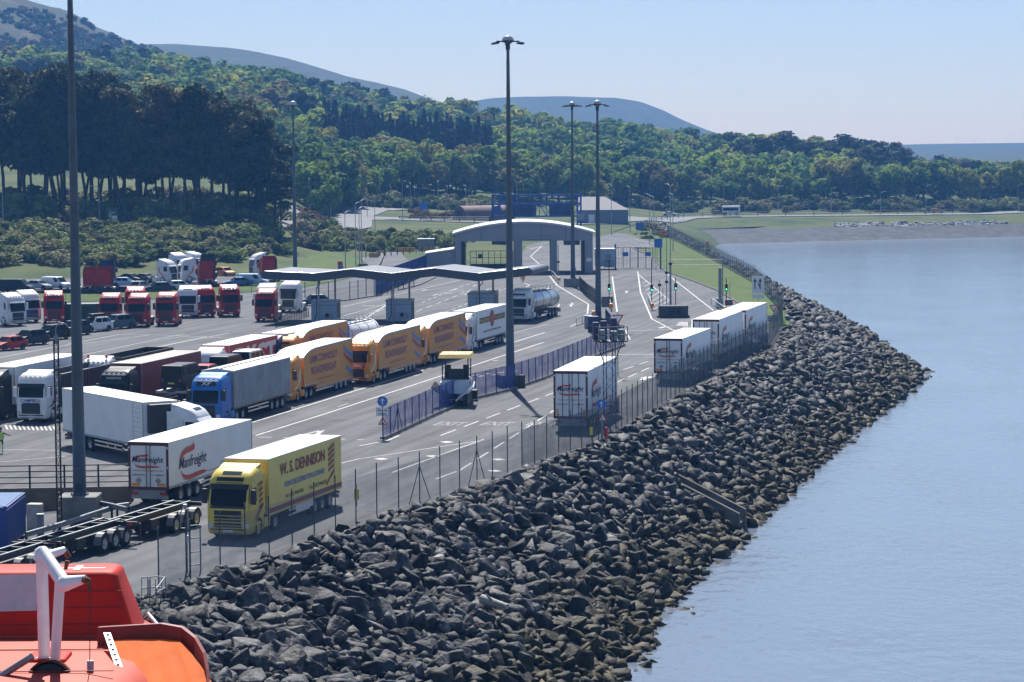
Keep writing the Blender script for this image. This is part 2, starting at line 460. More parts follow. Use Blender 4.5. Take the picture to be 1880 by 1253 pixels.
# sea
def water_mat():
    m = bpy.data.materials.new("sea"); m.use_nodes = True
    n = m.node_tree; b = n.nodes["Principled BSDF"]
    b.inputs["Base Color"].default_value = (0.135, 0.165, 0.215, 1)
    b.inputs["Roughness"].default_value = 0.15
    b.inputs["IOR"].default_value = 1.33
    g = n.nodes.new("ShaderNodeNewGeometry")
    mp = n.nodes.new("ShaderNodeMapping"); mp.inputs["Scale"].default_value = (1.0, 0.55, 1.0)
    n.links.new(g.outputs["Position"], mp.inputs["Vector"])
    def nz(scale, detail, dist=0.3):
        x = n.nodes.new("ShaderNodeTexNoise"); x.inputs["Scale"].default_value = scale; x.inputs["Detail"].default_value = detail
        x.inputs["Distortion"].default_value = dist
        n.links.new(mp.outputs[0], x.inputs["Vector"]); return x
    a = nz(1.1, 3); c = nz(0.12, 2); e = nz(0.035, 3, 1.0)
    ad = n.nodes.new("ShaderNodeMath"); ad.operation = 'MULTIPLY_ADD'; ad.inputs[1].default_value = 2.2
    n.links.new(c.outputs["Fac"], ad.inputs[0]); n.links.new(a.outputs["Fac"], ad.inputs[2])
    rp = n.nodes.new("ShaderNodeMapRange"); rp.inputs[1].default_value = 0.35; rp.inputs[2].default_value = 0.65
    rp.inputs[3].default_value = 0.12; rp.inputs[4].default_value = 0.34
    n.links.new(e.outputs["Fac"], rp.inputs[0])
    bp = n.nodes.new("ShaderNodeBump"); bp.inputs["Distance"].default_value = 0.35
    n.links.new(rp.outputs[0], bp.inputs["Strength"])
    n.links.new(ad.outputs[0], bp.inputs["Height"])
    n.links.new(bp.outputs["Normal"], b.inputs["Normal"])
    return m
me = bpy.data.meshes.new("sea")
me.from_pydata([(-1300, -3000, SEA), (2000, -3000, SEA), (2000, 1300, SEA), (20, 1300, SEA), (20, 720, SEA), (-1300, 300, SEA)], [], [(0, 1, 2, 3, 4, 5)])
me.materials.append(water_mat())
struct(linkmesh("sea", me))

# hills behind
def ridge(name, pts, df, dr, db, z0, m, rough, seed, nx=90):
    xs_ = np.linspace(pts[0][0], pts[-1][0], nx)
    ytop = np.interp(xs_, [p[0] for p in pts], [p[1] for p in pts])
    ds = np.concatenate([np.linspace(df, dr, 26), np.linspace(dr, db, 8)[1:]])
    P = np.zeros((len(ds), nx, 3))
    for j, x in enumerate(xs_):
        yh = YH - ROLL * (x - 940)
        zr = HC + (yh - ytop[j]) * dr / FPX
        for i, d in enumerate(ds):
            if d <= dr:
                t = (d - df) / (dr - df); s = t ** 0.9
                z = z0 + (zr - z0) * s
            else:
                t = (d - dr) / (db - dr); z = zr + (z0 - zr) * t * t
            P[i, j] = ((x - 940) / FPX * d, d, z)
    nzv = (fbm(P[..., 0] / (dr * .04) + seed, P[..., 1] / (dr * .04), 5) - .47) * rough
    P[..., 2] += nzv * np.clip((P[..., 2] - z0) / 30, 0, 1)
    struct(linkmesh(name, gridmesh(name, P, m)))
    return P
MOOR = ridge("moor_hill", [(-700, -110), (-300, -85), (-60, -45), (0, -28), (45, -8), (70, 2), (125, 24), (180, 54), (240, 76), (300, 92), (400, 118), (520, 155), (650, 200)], 1250, 1850, 2300, 20, M_MOOR, 14, 3)
ridge("far_hill", [(-600, 30), (150, 74), (260, 80), (330, 82), (430, 90), (520, 105), (560, 116), (640, 140), (700, 152), (750, 164), (800, 182), (900, 215), (1000, 250)], 1900, 2700, 3300, 5, M_FAR, 9, 11)
ridge("distant_hill", [(780, 210), (840, 190), (900, 181), (950, 178), (1050, 176), (1130, 178), (1180, 186), (1220, 202), (1250, 218), (1300, 240), (1400, 268)], 2700, 3500, 4100, 0, M_FAR, 8, 23)
ridge("distant_shore", [(1250, 272), (1450, 268), (1600, 267), (1700, 265), (1800, 264), (1900, 263), (2100, 262), (2400, 266)], 1650, 3900, 4300, -2, M_FAR, 3, 31)

# dark sea wall and pale rip-rap at the head of the beach
t = thing("sea_wall", "low dark sea wall along the head of the far beach", "wall", (pd(1236, 765)[0], 765, -4.6))
b = MB(); a0 = Vector(pd(1236, 765)); a1 = Vector(pd(1425, 797)); d_ = a1 - a0; nn_ = Vector((-d_.y, d_.x)).normalized() * .4
vs = [(q.x, q.y, z) for z in (-1, 1.0) for q in (Vector((0, 0)), d_, d_ + nn_, nn_)]
b.add(vs, [(0, 1, 5, 4), (1, 2, 6, 5), (2, 3, 7, 6), (3, 0, 4, 7), (4, 5, 6, 7)])
b.build("wall", mat("sea_wall_dark", (.05, .05, .052), .9, var=.3), t)
# ================================================================== ROCKS
def rock_mat(tinted):
    m = bpy.data.materials.new("boulder_stone"); m.use_nodes = True
    n = m.node_tree; b = n.nodes["Principled BSDF"]
    b.inputs["Roughness"].default_value = 0.7
    b.inputs["Specular IOR Level"].default_value = 0.22
    g = n.nodes.new("ShaderNodeNewGeometry")
    n1 = n.nodes.new("ShaderNodeTexNoise"); n1.inputs["Scale"].default_value = 1.1; n1.inputs["Detail"].default_value = 8; n1.inputs["Roughness"].default_value = .7
    n.links.new(g.outputs["Position"], n1.inputs["Vector"])
    r1 = n.nodes.new("ShaderNodeValToRGB"); e = r1.color_ramp.elements
    e[0].position = .3; e[0].color = (.018, .020, .024, 1); e[1].position = .72; e[1].color = (.20, .20, .205, 1)
    x = e.new(.52); x.color = (.052, .054, .061, 1)
    n.links.new(n1.outputs["Fac"], r1.inputs["Fac"])
    # tide zone: weed and ochre lichen where the rock stands low
    sp = n.nodes.new("ShaderNodeSeparateXYZ"); n.links.new(g.outputs["Position"], sp.inputs[0])
    n2 = n.nodes.new("ShaderNodeTexNoise"); n2.inputs["Scale"].default_value = .35; n2.inputs["Detail"].default_value = 5
    n.links.new(g.outputs["Position"], n2.inputs["Vector"])
    ad = n.nodes.new("ShaderNodeMath"); ad.operation = 'MULTIPLY_ADD'; ad.inputs[1].default_value = 4.0
    n.links.new(n2.outputs["Fac"], ad.inputs[0]); n.links.new(sp.outputs[2], ad.inputs[2])
    mr = n.nodes.new("ShaderNodeMapRange"); mr.inputs[1].default_value = -1.5; mr.inputs[2].default_value = -2.8
    n.links.new(ad.outputs[0], mr.inputs[0])
    n3 = n.nodes.new("ShaderNodeTexNoise"); n3.inputs["Scale"].default_value = .9; n3.inputs["Detail"].default_value = 4
    n.links.new(g.outputs["Position"], n3.inputs["Vector"])
    r3 = n.nodes.new("ShaderNodeValToRGB"); e = r3.color_ramp.elements
    e[0].position = .38; e[0].color = (.012, .010, .007, 1); e[1].position = .68; e[1].color = (.080, .060, .018, 1)
    x = e.new(.54); x.color = (.028, .023, .011, 1)
    n.links.new(n3.outputs["Fac"], r3.inputs["Fac"])
    if tinted:
        tn = n.nodes.new("ShaderNodeAttribute"); tn.attribute_name = "tint"; tsrc = tn.outputs["Color"]
    else:
        oi = n.nodes.new("ShaderNodeObjectInfo"); tr = n.nodes.new("ShaderNodeValToRGB"); te = tr.color_ramp.elements
        te[0].color = (.45, .46, .50, 1); te[1].color = (1.5, 1.48, 1.45, 1); q = te.new(.5); q.color = (.85, .85, .88, 1); q = te.new(.75); q.color = (1.1, 1.0, .9, 1)
        n.links.new(oi.outputs["Random"], tr.inputs["Fac"]); tsrc = tr.outputs["Color"]
    tm = n.nodes.new("ShaderNodeVectorMath"); tm.operation = 'MULTIPLY'; n.links.new(r1.outputs[0], tm.inputs[0]); n.links.new(tsrc, tm.inputs[1])
    mx = n.nodes.new("ShaderNodeMix"); mx.data_type = 'RGBA'
    n.links.new(mr.outputs[0], mx.inputs["Factor"]); n.links.new(tm.outputs[0], mx.inputs["A"]); n.links.new(r3.outputs[0], mx.inputs["B"])
    n.links.new(mx.outputs["Result"], b.inputs["Base Color"])
    nb = n.nodes.new("ShaderNodeTexNoise"); nb.inputs["Scale"].default_value = 3.5; nb.inputs["Detail"].default_value = 7
    n.links.new(g.outputs["Position"], nb.inputs["Vector"])
    bp = n.nodes.new("ShaderNodeBump"); bp.inputs["Strength"].default_value = .55; bp.inputs["Distance"].default_value = .25
    n.links.new(nb.outputs["Fac"], bp.inputs["Height"]); n.links.new(bp.outputs["Normal"], b.inputs["Normal"])
    return m
M_ROCK = rock_mat(False); M_ROCKT = rock_mat(True)
def rock_shape(seed, npts):
    r = random.Random(seed)
    bm = bmesh.new()
    dx, dy, dz = 1.0, r.uniform(.6, .85), r.uniform(.38, .62)
    for _ in range(npts):
        # points near the faces of a block give slabby, angular boulders
        p = Vector((r.uniform(-1, 1), r.uniform(-1, 1), r.uniform(-1, 1)))
        k = max(abs(p.x), abs(p.y), abs(p.z)); q = p / k
        p = q.lerp(q.normalized() * 1.15, .55) * r.uniform(.86, 1.04)
        bm.verts.new((p.x * dx, p.y * dy, p.z * dz))
    res = bmesh.ops.convex_hull(bm, input=bm.verts[:])
    bmesh.ops.delete(bm, geom=[v for v in bm.verts if not v.link_faces], context='VERTS')
    bmesh.ops.triangulate(bm, faces=bm.faces[:])
    bm.verts.index_update()
    V = np.array([v.co[:] for v in bm.verts]); F = np.array([[v.index for v in f.verts] for f in bm.faces])
    me = None
    bm.free()
    return V, F
ROCKS_LO = [rock_shape(100 + k, 11 + k % 4) for k in range(16)]
ROCKS_HI = []
for k in range(14):
    V, F = rock_shape(300 + k, 15 + k % 5)
    bm = bmesh.new()
    vs = [bm.verts.new(v) for v in V]
    for f in F: bm.faces.new([vs[i] for i in f])
    bmesh.ops.bevel(bm, geom=bm.edges[:], offset=.05, segments=1, affect='EDGES')
    me = bpy.data.meshes.new("boulder"); bm.to_mesh(me); bm.free()
    me.materials.append(M_ROCK)
    ROCKS_HI.append(me)
rg = np.random.RandomState(77)
def slope_pt(k, a):
    """k in 0..1 along the coast list (index space), a 0..1 across"""
    ii = np.arange(len(COAST_T)); q = k
    T = [np.interp(q, ii, [p[j] for p in COAST_T]) for j in (0, 1)]
    B = [np.interp(q, ii, [p[j] for p in COAST_B]) for j in (0, 1)]
    z = np.interp(a, [p[0] for p in prof], [p[1] for p in prof])
    return T[0] + (B[0] - T[0]) * a, T[1] + (B[1] - T[1]) * a, z
cand = []
ii = np.arange(len(COAST_T))
segs = []
for s in range(len(COAST_T) - 1):
    L = math.dist(COAST_T[s], COAST_T[s + 1]) * .5 + math.dist(COAST_B[s], COAST_B[s + 1]) * .5
    W = math.dist(COAST_T[s], COAST_B[s])
    ymid = COAST_T[s][1]
    cell = .40 if ymid < 300 else 1.05
    nr = int(L * (W + 1.0) / cell)
    for _ in range(nr):
        segs.append((s + rg.rand(), rg.uniform(-.02, 1.07), ymid))
for q, a, ym in segs:
    x, y, z = slope_pt(q, a)
    if ym < 300: s_ = float(np.clip(rg.lognormal(-.70, .32), .24, .95))
    else: s_ = float(np.clip(rg.lognormal(-.42, .32), .35, 1.15))
    if a < .05: s_ *= .75
    if .42 < (y - 178) / 40 < .95 and False: continue
    px = 940 + x / y * FPX
    cand.append((y, x, z, s_, px, a))
# keep the drainage chute clear
CH0, CH1 = at(1226, 875, -2.7), at(1358, 943, -5.5)
def near_chute(x, y):
    p = Vector((x, y)); a = CH0.xy + Vector((.3, 1.0)); b = CH1.xy + Vector((.3, 1.0))
    t = max(0, min(1, (p - a).dot(b - a) / (b - a).length_squared))
    return (p - (a + (b - a) * t)).length < 1.15 and t > .02
cand = [c for c in cand if not near_chute(c[1], c[0])]
cand.sort(key=lambda c: c[0] / c[3])
def vis_near(c):
    py = 270 - ROLL * (c[4] - 940) + (HC - c[2]) * FPX / c[0]
    return -20 < c[4] < 1900 and py < 1275 and not (c[4] < 385 and py > 1150) and c[4] > 290
indiv = []; rest = []
for c in cand:
    if len(indiv) < 296 and vis_near(c) and c[0] < 175: indiv.append(c)
    else: rest.append(c)
for i, (y, x, z, s_, px, a) in enumerate(indiv):
    o = linkmesh("boulder", ROCKS_HI[i % len(ROCKS_HI)])
    o.location = (x, y, z + s_ * .28)
    o.rotation_euler = (rg.normal(0, .6), rg.normal(0, .6), rg.uniform(0, 6.28))
    o.scale = (s_, s_, s_ * rg.uniform(.8, 1.2))
    low = z < -4.2
    tag(o, "dark weed-stained boulder low on the near end of the rock bank by the water" if low else "large grey angular boulder on the dry upper near rock bank", "boulder",
        "weedy boulders at the near waterline" if low else "dry boulders on the near rock bank")
VV = []; FF = []; RC = []; off = 0
for i, (y, x, z, s_, px, a) in enumerate(rest):
    V, F = ROCKS_LO[i % 16]
    e = Matrix.Rotation(rg.uniform(0, 6.28), 3, 'Z') @ Matrix.Rotation(rg.normal(0, .6), 3, 'X') @ Matrix.Rotation(rg.normal(0, .6), 3, 'Y')
    E = np.array(e) * s_
    VV.append(V @ E.T + np.array([x, y, z + s_ * .28])); FF.append(F + off); off += len(V)
    tc = rg.choice([.45, .7, .85, 1.0, 1.45], p=[.2, .25, .25, .18, .12]) * np.array([1, 1, 1.0]) * (np.array([1.05, 1, .9]) if rg.rand() < .25 else 1)
    RC.append(np.repeat(tc[None], len(V), 0))
# a spill of low rocks on the shore beyond the bank
bo = linkmesh("boulders", npmesh("boulders", np.concatenate(VV), np.concatenate(FF), M_ROCKT, col=np.concatenate(RC)))
tag(bo, "mass of grey boulders covering the rest of the rock bank down to the water", "boulders", None, "stuff")

# ================================================================== TREES
def leaf_mat(name, stops, trans=.48, usetint=False, nscale=.6):
    m = bpy.data.materials.new(name); m.use_nodes = True
    n = m.node_tree; out = n.nodes["Material Output"]; b = n.nodes["Principled BSDF"]
    b.inputs["Roughness"].default_value = .75; b.inputs["Specular IOR Level"].default_value = .15
    if usetint:
        at_ = n.nodes.new("ShaderNodeAttribute"); at_.attribute_name = "tint"; csrc = at_.outputs["Color"]
    else:
        oi = n.nodes.new("ShaderNodeObjectInfo"); rp = n.nodes.new("ShaderNodeValToRGB"); el = rp.color_ramp.elements
        while len(el) < len(stops): el.new(.5)
        for e, (p, c) in zip(el, stops): e.position = p; e.color = (*c, 1)
        n.links.new(oi.outputs["Random"], rp.inputs["Fac"]); csrc = rp.outputs["Color"]
    g = n.nodes.new("ShaderNodeNewGeometry"); ns = n.nodes.new("ShaderNodeTexNoise"); ns.inputs["Scale"].default_value = nscale; ns.inputs["Detail"].default_value = 4
    n.links.new(g.outputs["Position"], ns.inputs["Vector"])
    mr = n.nodes.new("ShaderNodeMapRange"); mr.inputs[1].default_value = .3; mr.inputs[2].default_value = .7; mr.inputs[3].default_value = .55; mr.inputs[4].default_value = 1.4
    n.links.new(ns.outputs["Fac"], mr.inputs[0])
    mx = n.nodes.new("ShaderNodeVectorMath"); mx.operation = 'SCALE'
    n.links.new(csrc, mx.inputs[0]); n.links.new(mr.outputs[0], mx.inputs["Scale"])
    n.links.new(mx.outputs[0], b.inputs["Base Color"])
    t = n.nodes.new("ShaderNodeBsdfTranslucent"); n.links.new(mx.outputs[0], t.inputs["Color"])
    ms = n.nodes.new("ShaderNodeMixShader"); ms.inputs[0].default_value = trans
    n.links.new(b.outputs[0], ms.inputs[1]); n.links.new(t.outputs[0], ms.inputs[2]); n.links.new(ms.outputs[0], out.inputs[0])
    return m
PAL = [(.15, .23, .032), (.23, .30, .042), (.075, .14, .030), (.30, .31, .055), (.16, .14, .050), (.10, .19, .042)]
M_LEAF = leaf_mat("broadleaf_foliage", [(0, PAL[2]), (.2, PAL[0]), (.4, PAL[5]), (.6, PAL[1]), (.8, PAL[4]), (1, PAL[3])])
M_LEAFT = leaf_mat("wood_foliage", None, .48, True)
M_BUSH = leaf_mat("bush_foliage", [(0, (.075, .115, .03)), (.35, (.15, .195, .052)), (.65, (.22, .25, .085)), (.85, (.25, .235, .12)), (1, (.16, .135, .06))], .35)
M_GORSE = leaf_mat("gorse_foliage", [(0, (.10, .06, .012)), (.5, (.17, .09, .012)), (1, (.12, .07, .02))], .2)
M_PINE = leaf_mat("pine_foliage", [(0, (.026, .042, .016)), (.5, (.044, .058, .022)), (1, (.075, .064, .028))], .25)
M_SPRUCE = leaf_mat("spruce_foliage", [(0, (.016, .024, .014)), (.5, (.022, .030, .016)), (1, (.032, .034, .018))], .12)
M_BARK = mat("bark", (.035, .028, .022), .95, var=.4, scale=4)
M_BARK2 = mat("pine_bark", (.045, .030, .022), .95, var=.4, scale=3)

def quads(P, N, size, r, aspect=.8):
    """leaf-clump quads at P facing N"""
    n = len(P)
    N = N / (np.linalg.norm(N, axis=1)[:, None] + 1e-9)
    A = np.cross(N, r.normal(size=(n, 3))); A /= np.linalg.norm(A, axis=1)[:, None] + 1e-9
    B = np.cross(N, A)
    s = (size * r.uniform(.6, 1.35, n))[:, None]
    c = [P + (A * i + B * j * aspect) * s for i, j in ((-1, -.7), (.8, -1), (1, .8), (-.7, 1))]
    V = np.stack(c, 1).reshape(-1, 3)
    F = np.arange(4 * n).reshape(n, 4)
    return V, F
def crown_broad(seed, n, h=1.0, size=.05, open_=.0):
    """unit-height crown: spans z .18..1, radius about .42"""
    r = np.random.RandomState(seed)
    nl = 13
    C = []; Rr = []
    for k in range(nl):
        t = r.uniform(0, 6.28); zz = r.uniform(.28, .84)
        rad = .30 * math.sin(math.pi * min(1, max(.08, (zz - .08) / .95))) ** .7 * r.uniform(.35, 1.05)
        C.append((math.cos(t) * rad, math.sin(t) * rad, zz)); Rr.append(r.uniform(.10, .19))
    C.append((0, 0, .56)); Rr.append(.26)
    C = np.array(C); Rr = np.array(Rr)
    w = Rr ** 2; w /= w.sum()
    k = r.choice(len(C), n, p=w)
    D = r.normal(size=(n, 3)); D[:, 2] += .25; D /= np.linalg.norm(D, axis=1)[:, None]
    rr = Rr[k] * r.uniform(.72, 1.08, n)
    P = C[k] + D * rr[:, None] * np.array([1, 1, .82])
    N = D + r.normal(size=(n, 3)) * .28
    return quads(P, N, size, r)
def crown_pine(seed, n, size=.03):
    r = np.random.RandomState(seed)
    C = []; Rr = []
    nb = 22
    for k in range(nb):
        zz = .36 + .05 * (seed % 3) + (.61 - .05 * (seed % 3)) * (k / nb) + r.uniform(-.02, .02)
        t = r.uniform(0, 6.28)
        rad = (.21 * (1 - ((zz - .5) / .62) ** 2) if zz > .5 else .19) * r.uniform(.3, 1.15)
        C.append((math.cos(t) * rad, math.sin(t) * rad, zz)); Rr.append(r.uniform(.065, .12))
    C = np.array(C); Rr = np.array(Rr)
    w = Rr ** 2; w /= w.sum()
    k = r.choice(len(C), n, p=w)
    D = r.normal(size=(n, 3)); D /= np.linalg.norm(D, axis=1)[:, None]
    P = C[k] + D * (Rr[k] * r.uniform(.5, 1.1, n))[:, None] * np.array([1, 1, .5])
    N = D * .6 + r.normal(size=(n, 3)) * .6 + np.array([0, 0, .6])
    return quads(P, N, size, r, .6), C
def crown_spruce(seed, n, size=.035):
    r = np.random.RandomState(seed)
    z = 1 - r.uniform(0, 1, n) ** .6 * .92
    layer = (np.sin(z * 60) * .5 + .5) * .25 + .75
    rad = (1 - z) * .21 * layer * np.sqrt(r.uniform(.25, 1, n)) + .004
    t = r.uniform(0, 6.28, n)
    P = np.stack([np.cos(t) * rad, np.sin(t) * rad, z - rad * .35], -1)
    N = np.stack([np.cos(t), np.sin(t), np.full(n, .7)], -1) + r.normal(size=(n, 3)) * .4
    return quads(P, N, size, r, .6)
def trunk_mesh(name, h, r0, m, branches=None, n=7, lean=0.02, seed=0, up=.12):
    r = random.Random(seed)
    b = MB(); p = Vector((0, 0, -.03)); k = 6
    for i in range(k):
        q = Vector((r.uniform(-lean, lean), r.uniform(-lean, lean), h * (i + 1) / k))
        b.tube(p, q, r0 * (1 - i / k * .8), r0 * (1 - (i + 1) / k * .8), n, 0, False)
        p = q
    for c in (branches or []):
        b.tube((0, 0, max(.15, c[2] - up)), c, r0 * .35, r0 * .12, 5, 0, False)
    return b.mesh(name, m)
BROAD = []
for k in range(7):
    V, F = crown_broad(20 + k, 1500, size=.032)
    me = npmesh("broadleaf_crown", V, F, M_LEAF)
    r = random.Random(k)
    br = [(r.uniform(-.2, .2), r.uniform(-.2, .2), r.uniform(.45, .75)) for _ in range(6)]
    BROAD.append((me, trunk_mesh("broadleaf_trunk", .7, .026, M_BARK, br, seed=k)))
PINE = []
for k in range(5):
    (V, F), C = crown_pine(50 + k, 2100, size=.019)
    me = npmesh("pine_crown", V, F, M_PINE)
    r = random.Random(k)
    stubs = [(r.uniform(-.1, .1), r.uniform(-.1, .1), r.uniform(.25, .45)) for _ in range(5)]
    PINE.append((me, trunk_mesh("pine_trunk", .93, .017, M_BARK2, [tuple(c) for c in C], seed=k, lean=.016, up=.05)))
SPRUCE = []
for k in range(4):
    V, F = crown_spruce(70 + k, 1000)
    SPRUCE.append((npmesh("spruce_crown", V, F, M_SPRUCE), trunk_mesh("spruce_trunk", .8, .012, M_BARK, seed=k, lean=.003)))
BUSH = []
for k in range(5):
    r = np.random.RandomState(90 + k)
    C = r.normal(size=(9, 3)) * np.array([.32, .32, .16]) + np.array([0, 0, .42]); Rr = r.uniform(.22, .36, 9)
    kk = r.choice(9, 900); D = r.normal(size=(900, 3)); D[:, 2] += .3; D /= np.linalg.norm(D, axis=1)[:, None]
    Pn = C[kk] + D * (Rr[kk] * r.uniform(.7, 1.08, 900))[:, None]
    Pn[:, 2] = np.maximum(Pn[:, 2], .0)
    BUSH.append(quads(Pn, D + r.normal(size=(900, 3)) * .5, .062, r))
BUSHM = [npmesh("bush", V, F, M_BUSH) for V, F in BUSH]
GORSEM = [npmesh("gorse", V, F, M_GORSE) for V, F in BUSH[:3]]

rt = np.random.RandomState(9)
def tree(kind, x, y, h, label, cat, group, wide=1.0):
    z = terr1(x, y)
    src = {'broadleaf_tree': BROAD, 'pine_tree': PINE, 'spruce_tree': SPRUCE}[kind]
    c, t = src[rt.randint(len(src))]
    o = thing(kind, label, cat, (x, y, z - .15), rt.uniform(0, 6.28), group)
    o.scale = (h * wide, h * wide, h)
    linkmesh("crown", c, o); linkmesh("trunk", t, o)
    return o
# --- dark pines on the bank to the left
PTOP = [(-60, 118), (30, 117), (100, 120), (150, 128), (190, 123), (225, 140), (250, 175), (275, 190), (300, 152), (330, 140), (355, 150), (385, 165), (420, 172), (450, 186), (475, 205), (500, 240), (525, 300)]
k = 0
for row, (d0, dd) in enumerate(((519, 6), (536, 8), (556, 10))):
    for px in np.arange(-45, 522, 21 if row < 2 else 26):
        p = px + rt.uniform(-13, 13) + row * 7
        if p > 518 or rt.rand() < .12: continue
        d = d0 + rt.uniform(0, dd)
        x = (p - 940) / FPX * d; z = terr1(x, d)
        yt = np.interp(p, [q[0] for q in PTOP], [q[1] for q in PTOP]) + rt.uniform(-8, 42) + (12 if row == 2 else 0)
        top = HC + (YH - ROLL * (p - 940) - yt) * d / FPX
        h = top - z
        tree('pine_tree', x, d, h, "tall dark pine with a bare trunk in the stand on the left" if row < 2 else "dark pine at the back of the stand on the left", "pine tree", "pines on the left bank" if row < 2 else "pines at the back of the left stand", rt.uniform(.62, .92) * (26 / max(20, h)) ** .5)
for px_ in (1352, 1368, 1384, 1402, 1438, 1452, 1506, 1524, 1541, 1558, 1578, 1592, 1606, 1628, 1650, 1738, 1757):
    d = rt.uniform(985, 1060); x = (px_ - 940) / FPX * d
    tree('pine_tree', x, d, rt.uniform(15, 21) - max(0, (px_ - 1600) * .03), "dark ragged pine standing above the wood on the right skyline", "pine tree", "dark pines on the right skyline", rt.uniform(1.1, 1.5))
# --- spruces of the dark plantation
def gy(px, z, d): return YH - ROLL * (px - 940) + (HC - z) * FPX / d
sp = []
for _ in range(4000):
    px = rt.uniform(600, 905); d = rt.uniform(850, 1130)
    x = (px - 940) / FPX * d; z = terr1(x, d); y_ = gy(px, z, d)
    lo = np.interp(px, [600, 680, 760, 850, 905], [305, 318, 330, 345, 352]); hi = np.interp(px, [600, 650, 760, 880, 905], [238, 222, 232, 275, 310])
    if hi < y_ < lo: sp.append((d, x, px))
keep = []
for c in sp:
    if all((c[1] - q[1]) ** 2 + (c[0] - q[0]) ** 2 > 30 for q in keep): keep.append(c)
keep.sort()
for d, x, px in keep[:170]:
    tree('spruce_tree', x, d, rt.uniform(14, 19), "dark narrow spruce in the conifer plantation on the hillside", "spruce tree", "spruces of the hillside plantation")
spr_keep = keep[:170]
# --- broadleaf woods
def wood_base(px): return np.interp(px, [-200, 250, 450, 540, 600, 660, 760, 860, 1000, 1100, 1200, 1300, 1500, 1700, 1950], [820, 800, 760, 700, 640, 740, 800, 810, 830, 865, 880, 885, 882, 885, 890])
pts = []
grid = {}
def ok(x, y, r):
    gx, gy_ = int(x // 6), int(y // 6)
    for i in range(gx - 2, gx + 3):
        for j in range(gy_ - 2, gy_ + 3):
            for q in grid.get((i, j), ()):
                if (q[0] - x) ** 2 + (q[1] - y) ** 2 < r * r: return False
    grid.setdefault((gx, gy_), []).append((x, y)); return True
for d, x, px in spr_keep: ok(x, d, .1)
for _ in range(26000):
    d = rt.uniform(640, 1420); px = rt.uniform(-160, 1990)
    if d < wood_base(px): continue
    if px < 420 and d < 880 and rt.rand() < .75: continue
    if 505 < px < 572 and d < 820 and d > 705: continue
    x = (px - 940) / FPX * d
    if not ok(x, d, 6.6 + (d - 640) * .0048): continue
    pts.append((d, x, px))
pts.sort()
indiv_t = pts[:290]; far_t = pts[290:]
for d, x, px in indiv_t:
    z = terr1(x, d)
    zone = ("broadleaf tree at the foot of the wood above the beach road" if px > 1150 else "broadleaf tree at the foot of the wood behind the gate building and sheds" if px > 820 else "broadleaf tree beside the roundabout below the plantation")
    tree('broadleaf_tree', x, d, rt.uniform(9, 17) * (1.05 if px > 600 else .9), zone, "tree", zone.replace("broadleaf tree", "broadleaf trees"), rt.uniform(.9, 1.35))
LOWC = [crown_broad(200 + k, 430, size=.052) for k in range(10)]
LOWS = [crown_spruce(220 + k, 160, size=.07) for k in range(3)]
pal = np.array(PAL)
VV = []; FF = []; CC = []; off = 0
for d, x, px in far_t:
    z = terr1(x, d)
    h = rt.uniform(8.5, 17) if px < 1600 else rt.uniform(7, 13)
    con = fbm(x / 45 + 40, d / 45, 3) > .60 and rt.rand() < .5
    V, F = LOWC[rt.randint(10)]
    a = rt.uniform(0, 6.28); ca, sa = math.cos(a), math.sin(a)
    wd = h * rt.uniform(.85, 1.45)
    E = np.array([[ca * wd, -sa * wd, 0], [sa * wd, ca * wd, 0], [0, 0, h * (1.15 if con else 1)]])
    VV.append(V @ E.T + np.array([x, d, z - .3])); FF.append(F + off); off += len(V)
    c = pal[rt.choice(6, p=[.25, .2, .2, .1, .1, .15])] * rt.uniform(.8, 1.15)
    if con: c = np.array((.026, .036, .018))
    CC.append(np.repeat(c[None], len(V), 0))
wo = linkmesh("woodland", npmesh("woodland", np.concatenate(VV), np.concatenate(FF), M_LEAFT, col=np.concatenate(CC)))
tag(wo, "far mixed wood covering the upper hillside to the skyline", "woodland", None, "stuff")
print("trees", len(indiv_t), len(far_t), "spruce", len(spr_keep), "rocks", len(rest))
# --- bushes and gorse on the bank behind the lorry park
BUSHQ = []
def bush(px, d, s, gorse=False, label=None, grp=None, sz=.7):
    x = (px - 940) / FPX * d
    if not gorse:
        BUSHQ.append((s * s * sz / d ** 2, x, d, terr1(x, d) - .15, s, sz, label, grp, rt.uniform(0, 6.28))); return
    o = linkmesh("gorse_bush" if gorse else "bush", (GORSEM if gorse else BUSHM)[rt.randint(3 if gorse else 5)])
    o.location = (x, d, terr1(x, d) - .15); o.rotation_euler = (0, 0, rt.uniform(0, 6.28)); o.scale = (s, s, s * sz)
    return tag(o, label, "gorse bush" if gorse else "bush", grp)
for _ in range(215):
    px = rt.uniform(-40, 520); t = rt.uniform(0, 1) ** .8
    d = np.interp(px, [0, 250, 450, 530], [440, 446, 462, 500]) + t * np.interp(px, [0, 450, 530], [58, 50, 30])
    bush(px, d, rt.uniform(2.0, 4.6), False, "scrubby green bush on the bank behind the lorry park", "bushes on the bank behind the lorry park", .62)
for _ in range(26):
    bush(rt.uniform(170, 420), 500 + rt.uniform(-4, 5), rt.uniform(1.5, 2.6), True, "orange-brown gorse at the top of the bank behind the lorry park", "gorse along the top of the bank", .6)
for _ in range(62):
    bush(rt.uniform(545, 840), rt.uniform(530, 600), rt.uniform(2.4, 4.6), False, "dark green bush between the grass field and the roundabout", "bushes beyond the grass field", .75)
for _ in range(150):
    px = rt.uniform(-30, 505)
    bush(px, rt.uniform(514, 580), rt.uniform(2.4, 6.0) * (1.25 if 230 < px < 400 or px < 80 else 1), False, "bush in the undergrowth beneath the pines", "bushes beneath the pines", .8)
